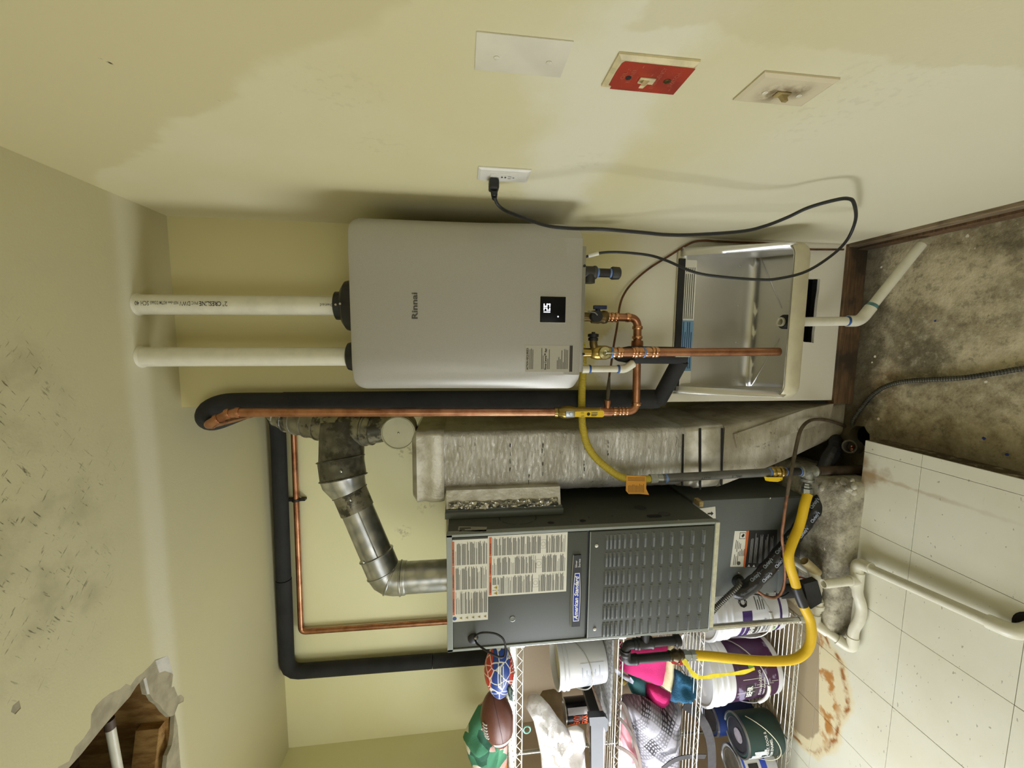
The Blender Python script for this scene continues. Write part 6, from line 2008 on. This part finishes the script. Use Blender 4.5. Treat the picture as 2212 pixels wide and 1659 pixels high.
t, rad = bucket('bucket', 'open white bucket with fine print label and wire handle, beside the furnace', 'bucket', c, Z2+.014, .225, .110, .098, WB, (.80, .88), None)
obj('inner_lid', MB().lathe([(.098, .200), (.001, .200)], (c[0], c[1], Z2+.014), (0, 0, 1), 40, False), CREAMLID, t)
lb = wrap(c, Z2+.014, rad, 'printed_label', -1.0, .55, .02, .13, M('bluish_label', (222, 224, 232), .4, var=0), t)
mm = MB()
for k in range(15):
    z = .028+k*.0066
    th1 = .45-rd.uniform(0, .5)
    n_ = 10
    for j in range(n_):
        a0, a1 = -.95+(th1+.95)*j/n_, -.95+(th1+.95)*(j+1)/n_
        r_ = rad(z)+.0012
        mm.poly([V((c[0]+sin(a0)*r_, c[1]-cos(a0)*r_, Z2+.014+z)), V((c[0]+sin(a1)*r_, c[1]-cos(a1)*r_, Z2+.014+z)), V((c[0]+sin(a1)*r_, c[1]-cos(a1)*r_, Z2+.014+z+.0028)), V((c[0]+sin(a0)*r_, c[1]-cos(a0)*r_, Z2+.014+z+.0028))])
o = obj('label_print', mm, M('pale_ink', (150, 152, 166), .6, var=0), lb, False)
o['kind'] = 'stuff'
def bail(t, c, z0, rad, hz, drop, th=0.0, grip=None):
    r_ = rad(hz)+.006
    L_, R_ = V((c[0]-r_*cos(th), c[1]-r_*sin(th)*0, z0+hz)), V((c[0]+r_*cos(th), c[1], z0+hz))
    pts = [V((c[0]-r_*cos(k*pi/20), c[1]-r_*1.05*sin(k*pi/20), z0+hz-drop*sin(k*pi/20)**.8)) for k in range(21)]
    obj('bail', MB().tube(pts, .0024, 8), WIRE, t)
    for p_ in (pts[0], pts[-1]):
        obj('bail_ear', MB().sphere(p_, .009, 2, (.7, 1, 1)), WB, t)
    if grip:
        k0, k1 = grip
        obj('handle_grip', MB().tube(pts[k0:k1], .0075, 10), WHITEP, t)
bail(t, c, Z2+.014, rad, .165, .085)
pad_ = opx([(1296, 1392), (1318, 1420), (1322, 1470), (1306, 1476), (1300, 1400)], .1)
tag(obj('foam_pad', MB().box((-2.12, .03, Z2+.0005), (-1.70, .31, Z2+.013), .004), M('speckled_foam', (176, 176, 176), .9, col2=(120, 120, 124), scale=90, bump=.4), None, .5, base=(-1.9, .17, Z2)), 'grey speckled foam pad lying under the white open bucket', 'pad')
BAG = NT('white_plastic_bag', .35, 0, (234, 230, 228)); BAG.bump(BAG.noise(16, 5, .6), .5, .02)
BAG.b.inputs['Subsurface Weight'].default_value = 0.0
soft('plastic_bag', [(1139, 1507), (1152, 1499), (1168, 1503), (1186, 1522), (1204, 1548), (1224, 1572), (1246, 1592), (1262, 1618), (1266, 1660), (1268, 1730), (1176, 1730), (1172, 1680), (1168, 1630), (1160, 1590), (1152, 1556), (1136, 1528)], .08, .085, BAG.m, 'crumpled white plastic bag standing on the second shelf', 'bag', 2, .55, Z2+.002, .013, fold=22)
soft('paper_bag', [(1160, 1512), (1172, 1492), (1196, 1488), (1214, 1496), (1216, 1540), (1220, 1570), (1190, 1540)], .25, .05, M('tan_cloth', (150, 128, 92), .9, var=.15), 'tan cloth bundle between the white bucket and the white plastic bag', 'cloth', 7, .4)
cc3 = U(1216, 1536, Z=Z2+.15)
cc3 = (cc3.x, max(.10, cc3.y))
zc3 = Z2+.002
t = thing('spray_can', 'black tin can with painted highlight band and orange lettering beside the black frame', 'can', (cc3[0], cc3[1], zc3))
hc = .142
obj('body', MB().lathe([(.056, 0), (.058, .003), (.058, hc-.003), (.055, hc)], (cc3[0], cc3[1], zc3), (0, 0, 1), 36), M('black_tin', (24, 24, 28), .25, .3, var=.1), t, .5)
obj('rim', MB().lathe([(.055, hc-.002), (.059, hc-.002), (.059, hc+.003), (.053, hc+.003), (.052, hc-.004), (.001, hc-.004)], (cc3[0], cc3[1], zc3), (0, 0, 1), 36, False), STEEL, t)
rad3 = lambda z: .058
wrap(cc3, zc3, rad3, 'highlight_band', .42, .95, .012, hc-.008, M('painted_highlight', (222, 222, 226), .3, .2, var=0), t)  # pale strip painted on as the can's highlight
ORG_ = M('orange_letters', (246, 92, 22), .5, var=0)
wtext(cc3, zc3, rad3, 'lettering', 'HEAVY', -.62, .075, .046, ORG_, t, fit=.062, bold=.0012)
wtext(cc3, zc3, rad3, 'lettering', 'STOCK', -.48, .036, .040, ORG_, t, fit=.052, bold=.0012)
wtext(cc3, zc3, rad3, 'lettering', 'HD', -.72, .108, .030, ORG_, t, fit=.024, bold=.0008)
wtext(cc3, zc3, rad3, 'lettering', 'COATING', -.55, .016, .016, ORG_, t, fit=.045)
BPL = M('glossy_black_plastic', (28, 28, 30), .28, var=.2, scale=25)
def bar(path, w_, h_, mat, name, par):
    secs = []
    for i_, p_ in enumerate(path):
        d_ = (path[min(i_+1, len(path)-1)]-path[max(i_-1, 0)]).normalized()
        s_ = d_.cross(V((0, 0, 1))).normalized()
        u_ = s_.cross(d_)
        secs.append([p_+s_*w_+u_*h_, p_-s_*w_+u_*h_, p_-s_*w_*1.0-u_*h_, p_+s_*w_-u_*h_])
    return obj(name, MB().loft(secs).fix(), mat, par, .4)
b0_, b1_, b2_, b3_ = U(1262, 1470, Y=.26), U(1288, 1552, Y=.05), U(1288, 1556, Y=.035), U(1290, 1720, Y=.03)
for p_ in (b1_, b2_, b3_, b0_):
    p_.z = max(p_.z, Z2+.03)
t = thing('black_frame', 'glossy black plastic tray frame at the front of the second shelf', 'frame', b1_)
bar([b0_, b0_.lerp(b1_, .5), b1_], .012, .022, BPL, 'side_bar', t)
bar([b2_+V((.012, 0, 0)), b2_.lerp(b3_, .5), b3_], .010, .028, BPL, 'front_bar', t)
fo = opx([(1272, 1548), (1306, 1546), (1312, 1552), (1312, 1575), (1308, 1580), (1303, 1568), (1296, 1562), (1288, 1564), (1274, 1566)], .02)
fo = [(a_, max(b_, Z2+.001)) for a_, b_ in fo]
obj('corner_foot', MB().prism([V((a_, .015, b_)) for a_, b_ in fo], (0, .03, 0)).fix(), BPL, t, .4)
soft('crumpled_paper', [(1226, 1572), (1246, 1566), (1262, 1578), (1266, 1612), (1258, 1626), (1238, 1606)], .05, .025, M('white_tissue', (232, 226, 222), .8, var=.05), 'crumpled white paper between black tin can and white bag', 'paper', 9, .6, fold=30)
tag(obj('printed_board', MB().box((-2.50, .10, Z2+.0005), (-2.14, .34, Z2+.010), .002), M('pink_white_board', (236, 226, 222), .6, col2=(198, 160, 158), scale=40), None, .4, base=(-2.3, .2, Z2)), 'flat white printed board lying under the black frame', 'board')

# --- third shelf
PINK = NT('pink_towel', .95, 0, (214, 44, 122)); PINK.color(PINK.mix(PINK.noise(30, 4), (220, 48, 126), (196, 36, 108))); PINK.bump(PINK.noise(260, 2), .6, .003)
CRM = M('cream_towel', (226, 214, 172), .95, var=.06, scale=40, bump=.4, bscale=260)
t = thing('towel', 'folded pink towel with cream border above the black gas pipe', 'towel', U(1400, 1430, Y=.1))
soft('pink_fold', [(1338, 1386), (1392, 1382), (1442, 1384), (1436, 1440), (1428, 1480), (1404, 1472), (1376, 1460), (1338, 1444)], .12, .05, PINK.m, None, None, 1, .12, part_of=t)
soft('cream_border', [(1441, 1385), (1452, 1386), (1458, 1410), (1456, 1470), (1450, 1496), (1440, 1490), (1427, 1480), (1435, 1440)], .105, .04, CRM, None, None, 2, .12, part_of=t)
soft('lower_fold', [(1396, 1474), (1424, 1482), (1449, 1498), (1442, 1522), (1437, 1543), (1424, 1534), (1396, 1508)], .16, .05, PINK.m, None, None, 3, .15, part_of=t)
TEALC = NT('teal_cloth', .9, 0, (70, 160, 176)); TEALC.color(TEALC.mix(TEALC.step(TEALC.noise(9, 3), .45, .6), (58, 140, 150), (112, 200, 216))); TEALC.bump(TEALC.noise(40, 4), .5, .006)
soft('teal_towel', [(1357, 1456), (1372, 1462), (1398, 1474), (1398, 1510), (1380, 1504), (1364, 1496), (1356, 1478)], .20, .05, TEALC.m, 'teal and light blue towel between pink towel and plaid bag', 'towel', 4, .4)
BLUC = NT('blue_terry', .95, 0, (40, 96, 128)); BLUC.color(BLUC.mix(BLUC.noise(20, 4), (44, 104, 138), (32, 80, 110))); BLUC.bump(BLUC.noise(180, 3), .8, .004)
soft('blue_towel', [(1456, 1444), (1470, 1450), (1482, 1460), (1502, 1466), (1504, 1490), (1492, 1518), (1476, 1512), (1448, 1514), (1450, 1498), (1457, 1480)], .06, .045, BLUC.m, 'bunched dark blue terry towel on the third shelf front', 'towel', 6, .55, None, .010, fold=26)
soft('white_cap', [(1327, 1443), (1342, 1452), (1362, 1462), (1369, 1472), (1367, 1478), (1352, 1470), (1338, 1460), (1326, 1450)], .03, .02, M('white_brim', (206, 208, 226), .6, var=.05), 'white curved brim hanging by the pink towel', 'cap', 3, .1)
soft('dark_bin', [(1336, 1456), (1350, 1462), (1356, 1474), (1346, 1482), (1336, 1476)], .06, .02, M('dark_olive', (70, 62, 26), .7, col2=(150, 130, 40), scale=40), 'dark olive bundle behind the white curved brim', 'bundle', 4, .2)
PL = NT('plaid_cloth', .85, 0, (190, 188, 196))
pr = PL.mapv((1, 1, 1), (0, radians(-38), 0))
def lines_(direction, sc, lo, hi):
    return PL.step(PL.wave(sc, 0, pr, direction), lo, hi)
fine = PL.math('MAXIMUM', lines_('X', 24, .5, .7), lines_('Z', 24, .5, .7))
bx, bz_ = lines_('X', 2.6, .5, .62), lines_('Z', 2.6, .5, .62)
dense = PL.math('MULTIPLY', PL.math('ADD', bx, bz_), .5)
pc = PL.mix(PL.math('MULTIPLY', fine, PL.math('ADD', PL.math('MULTIPLY', dense, .85), .08)), (150, 149, 158), (30, 27, 32))
PL.color(pc); PL.bump(PL.noise(140, 2), .25, .002)
BRWN = M('brown_strap', (104, 88, 78), .7, var=.15)
CHAR = M('charcoal_webbing', (54, 52, 54), .9, var=.15, scale=50, bump=.3)
t = thing('plaid_bag', 'black and white plaid fabric bag with charcoal webbing straps', 'bag', U(1440, 1590, Y=.08))
soft('fabric_body', [(1338, 1512), (1352, 1503), (1390, 1504), (1430, 1530), (1452, 1516), (1478, 1522), (1490, 1545), (1512, 1580), (1528, 1620), (1532, 1720), (1404, 1720), (1378, 1640), (1362, 1584), (1348, 1548)], .12, .10, PL.m, None, None, 8, .3, Z3+.002, .014, fold=9, part_of=t)
def webbing(px, Y, w_, mat, name, par):
    pts = spline(pxpath([(x, y, Y+dy) for x, y, dy in px]), 6)
    secs = []
    for i_, p_ in enumerate(pts):
        d_ = (pts[min(i_+1, len(pts)-1)]-pts[max(i_-1, 0)]).normalized()
        s_ = d_.cross(V((0, 1, 0))).normalized()
        secs.append([p_+s_*w_+V((0, -.0015, 0)), p_-s_*w_+V((0, -.0015, 0)), p_-s_*w_+V((0, .0015, 0)), p_+s_*w_+V((0, .0015, 0))])
    return obj(name, MB().loft(secs).fix(), mat, par, .6)
webbing([(1478, 1522, -.06), (1500, 1538, -.075), (1516, 1556, -.08), (1530, 1584, -.08), (1537, 1620, -.08), (1538, 1680, -.08)], .10, .020, CHAR, 'strap', t)
webbing([(1432, 1660, -.115), (1452, 1645, -.125), (1472, 1637, -.125), (1496, 1634, -.115), (1524, 1634, -.10)], .12, .011, CHAR, 'strap', t)
PKB = NT('pink_white_bag', .6, 0, (230, 222, 220)); PKB.color(PKB.mix(PKB.step(PKB.noise(11, 2, .4), .56, .60), (206, 200, 200), (200, 128, 138)))
t = thing('handbag', 'white and pink handbag with brown straps left of plaid bag', 'bag', U(1355, 1610, Y=.05))
soft('body', [(1334, 1514), (1346, 1524), (1356, 1550), (1366, 1590), (1378, 1640), (1384, 1720), (1334, 1720)], .04, .055, PKB.m, None, None, 4, .25, part_of=t)
webbing([(1338, 1514, -.055), (1350, 1528, -.06), (1360, 1560, -.06), (1370, 1600, -.06), (1382, 1645, -.06), (1390, 1720, -.06)], .04, .007, BRWN, 'strap', t)
webbing([(1334, 1548, -.06), (1346, 1560, -.065), (1358, 1576, -.065), (1364, 1588, -.06)], .04, .006, BRWN, 'strap', t)
webbing([(1332, 1612, -.06), (1345, 1618, -.065), (1360, 1628, -.065), (1372, 1642, -.06), (1378, 1660, -.06)], .04, .007, BRWN, 'strap', t)

# --- bottom shelf: paint
ca = (U(1530, 1352, Z=ZB+.37).x, .175)
cA = U(1600, 1350, Y=.03)
ca = (cA.x+.005, .18)
PURP, PURD = M('purple_print', (62, 34, 104), .4, var=.04), NT('dark_plum_label', .35, 0, (52, 30, 48))
PURD.color(PURD.mix(PURD.step(PURD.noise(9, 4), .6, .66), PURD.mix(PURD.noise(6, 2), (44, 30, 44), (88, 34, 88)), (150, 140, 170)))
t, rad = bucket('paint_bucket', 'large white paint bucket with purple bands behind the rack post', 'bucket', ca, ZB, .368, .150, .130, WB, (.80, .88), 'lid')
wrap(ca, ZB, rad, 'purple_band', -1.5, 1.5, .195, .245, PURP, t)
wrap(ca, ZB, rad, 'purple_ring', -1.6, 1.6, .038, .050, PURP, t)
bl3 = wrap(ca, ZB, rad, 'brand_panel', -.62, -.10, .145, .205, M('label_grey', (54, 54, 52), .4, var=0), t, .0014)
wtext(ca, ZB, rad, 'brand_lettering', 'BEHR', -.58, .178, .036, INK_WH, bl3, fit=.062, lift=.0022, bold=.0012)
wtext(ca, ZB, rad, 'brand_lettering', 'PREMIUM PLUS', -.58, .153, .013, INK_WH, bl3, fit=.058, lift=.0022)
wtext(ca, ZB, rad, 'label_text', 'STAIN-BLOCKING', -.60, .252-.03, .010, INK_WH, t, fit=.06, lift=.0018)
wtext(ca, ZB, rad, 'label_text', 'INTERIOR FLAT', -.55, .120, .017, INK, t, fit=.085)
wtext(ca, ZB, rad, 'label_text', 'PAINT & PRIMER', -.55, .105, .009, INK, t, fit=.07)
wtext(ca, ZB, rad, 'label_text', 'LOW VOC', -.55, .092, .008, INK, t, fit=.05)
wrap(ca, ZB, rad, 'green_mark', -.50, -.36, .062, .084, M('green_mark', (132, 190, 84), .4, var=0), t, .0014)
lb = wrap(ca, ZB, rad, 'black_panel', .35, 1.15, .19, .285, M('panel_white', (226, 226, 228), .4, var=0), t, .0014)
for z in (.20, .208, .216, .224, .232):
    wrap(ca, ZB, rad, 'fine_print', .82, 1.12, z, z+.004, INK, lb, .0020, 8)
wtext(ca, ZB, rad, 'recycle_mark', '↻' if 0 else 'O', .45, .215, .055, INK_BK, lb, lift=.0022, bold=.003)
for k in range(4):
    wrap(ca, ZB, rad, 'fine_print', .35, .75-.1*(k % 2), .165-.012*k, .169-.012*k, INK, t, .0014, 8)
wtext(ca, ZB, rad, 'label_text', 'wood.&co' if 0 else 'INT/EXT', .75, .085, .022, INK, t, fit=.05)
bail(t, ca, ZB, rad, .255, .145, grip=(8, 13))
cB = U(1600, 1492, Y=.02)
cb = (ca[0]-.335, .175)
t, rad = bucket('paint_bucket', 'large paint bucket with dark plum label and paint drips at the rack middle', 'bucket', cb, ZB, .368, .150, .130, WB, (.80, .88), 'lid')
wrap(cb, ZB, rad, 'plum_label', -1.6, 1.6, .030, .255, PURD.m, t)
pb_ = wrap(cb, ZB, rad, 'brand_panel', -.36, .14, .160, .205, M('label_greyb', (40, 38, 40), .4, var=0), t, .0014)
wtext(cb, ZB, rad, 'brand_lettering', 'BEHR', -.33, .172, .040, INK_WH, pb_, fit=.060, lift=.0022, bold=.0014)
wtext(cb, ZB, rad, 'label_text', 'ULTRA', -.33, .148, .014, INK, t, fit=.05)
wtext(cb, ZB, rad, 'label_text', 'STAIN-BLOCKING', -.33, .122, .017, INK_WH, t, fit=.12)
wtext(cb, ZB, rad, 'label_text', 'PAINT & PRIMER', -.33, .104, .011, INK_WH, t, fit=.09)
for th, za, zb2 in ((.10, .06, .15), (.16, .035, .07), (-.12, .16, .25), (.02, .10, .20), (.24, .11, .14), (.3, .12, .22)):
    wrap(cb, ZB, rad, 'paint_drip', th, th+.016, za, zb2, WHITEP, t, .0024, 2)
wrap(cb, ZB, rad, 'green_mark', .62, .74, .150, .178, M('green_mark_b', (120, 176, 74), .4, var=0), t, .0014)
for a_, b_ in ((-.05, .065), (.02, .055), (.09, .075)):
    wrap(cb, ZB, rad, 'fine_print', a_-.15, a_-.05, b_, b_+.003, INK, t, .0014, 4)
bail(t, cb, ZB, rad, .235, .135, grip=(6, 12))
# cans
def paint_can(name, label, px, zt, Y, body, lidm, r=.083, h=.19):
    q = U(*px, Z=zt)
    q.y = max(q.y, Y)
    t = thing(name, label, 'paint can', (q.x, q.y, ZB))
    z0 = zt-h
    obj('body', MB().lathe([(r-.002, 0), (r, .004), (r, h-.006), (r-.004, h-.004)], (q.x, q.y, z0), (0, 0, 1), 44), body, t, .5)
    obj('rim', MB().lathe([(r-.003, h-.008), (r+.0022, h-.008), (r+.0025, h), (r-.003, h+.001), (r-.006, h-.006)], (q.x, q.y, z0), (0, 0, 1), 44, False, False), M('can_rim_'+name, (150, 150, 152), .3, .8, var=.1), t)
    obj('lid', MB().lathe([(r-.005, h-.006), (r-.014, h-.006), (r-.016, h-.001), (r-.022, h-.001), (r-.024, h-.004), (.001, h-.003)], (q.x, q.y, z0), (0, 0, 1), 44, False), lidm, t)
    return t, (q.x, q.y), z0, (lambda z: r)
DLID = M('dark_lid', (52, 52, 58), .4, .2, var=.15, scale=30)
DG = NT('dark_green_label', .4, 0, (40, 66, 62)); DG.color(DG.mix(DG.step(DG.noise(20, 5, .65), .55, .64), (40, 68, 64), (46, 62, 58)))
t, cg, zg, rg_ = paint_can('paint_can', 'dark green labelled paint can with black lid and white paint smears', (1597, 1597), ZB+.192, .092, DG.m, DLID, .0905)
obj('lid_sticker', MB().lathe([(.030, 0), (.030, .0012), (.001, .0012)], (cg[0]+.008, cg[1]-.012, zg+.1885), (0, 0, 1), 24), M('grey_lid_dab', (150, 142, 150), .6, var=.15, scale=40), t)
sm_ = NT('white_smear', .5, 0, (220, 224, 228))
for th, a_, b_, dw_ in ((-.55, .10, .18, .14), (-.40, .12, .17, .18), (-.25, .095, .15, .22), (-.10, .11, .16, .12), (-.5, .075, .11, .12), (-.15, .10, .112, .25)):
    wrap(cg, zg, rg_, 'paint_smear', th, th+dw_, a_, b_, sm_.m, t, .001+rd.uniform(0, .0006), 6)
wtext(cg, zg, rg_, 'brand_lettering', 'BEHR', -.52, .135, .030, INK_WH, t, fit=.045, lift=.0022, bold=.001)
wtext(cg, zg, rg_, 'label_text', 'CABINET, DOOR &', -.40, .088, .019, INK_WH, t, fit=.115, lift=.0022)
wtext(cg, zg, rg_, 'label_text', 'TRIM ENAMEL', -.40, .068, .019, INK_WH, t, fit=.088, lift=.0022)
for z_, a0, a1 in ((.052, -.55, .25), (.044, -.5, .2), (.030, -.6, -.1), (.022, -.6, .0)):
    wrap(cg, zg, rg_, 'fine_print', a0, a1, z_, z_+.003, INK, t, .0012, 8)
wrap(cg, zg, rg_, 'white_tag', -.92, -.68, .008, .020, WHITEP, t, .0014, 6)
r_ = .096
pts = [V((cg[0]-r_*cos(k*pi/20), cg[1]-r_*1.12*sin(k*pi/20), zg+.15-.11*sin(k*pi/20))) for k in range(21)]
obj('bail', MB().tube(pts, .0018, 6), M('cream_wire', (222, 218, 186), .4, .3, var=0), t)
wrap(cg, zg, rg_, 'cream_strip', -1.45, -.98, .004, .18, M('cream_strip', (206, 196, 160), .6, var=.1), t, .001, 6)
t, cn, zn, rn = paint_can('paint_can', 'paint can with dark ribbed lid behind the plum bucket', (1552, 1582), ZB+.235, .235, M('navy_can', (34, 56, 116), .4, var=.15), DLID, .074, .225)
t, cn, zn, rn = paint_can('paint_can', 'blue and white paint can with dusty brown lid at the rack front', (1580, 1652), ZB+.192, .098, M('white_can', (222, 222, 228), .4, var=.08), M('dusty_lid', (104, 96, 84), .6, var=.25, scale=30), .083)
wrap(cn, zn, rn, 'blue_band', -1.2, 1.4, .055, .085, M('blue_band', (40, 72, 190), .4, var=0), t)
wrap(cn, zn, rn, 'blue_band', -1.2, 1.4, .165, .176, M('blue_band_b', (52, 84, 196), .4, var=0), t)
wrap(cn, zn, rn, 'dark_mark', .35, .85, .10, .15, BLACKP, t, .0014)
# fine print is too small to pick apart
for o in bpy.data.objects:
    if o.type == 'MESH' and o.parent and o.name.split('.')[0] in ('label_print', 'fine_print', 'sticker_print'):
        o['kind'] = 'stuff'
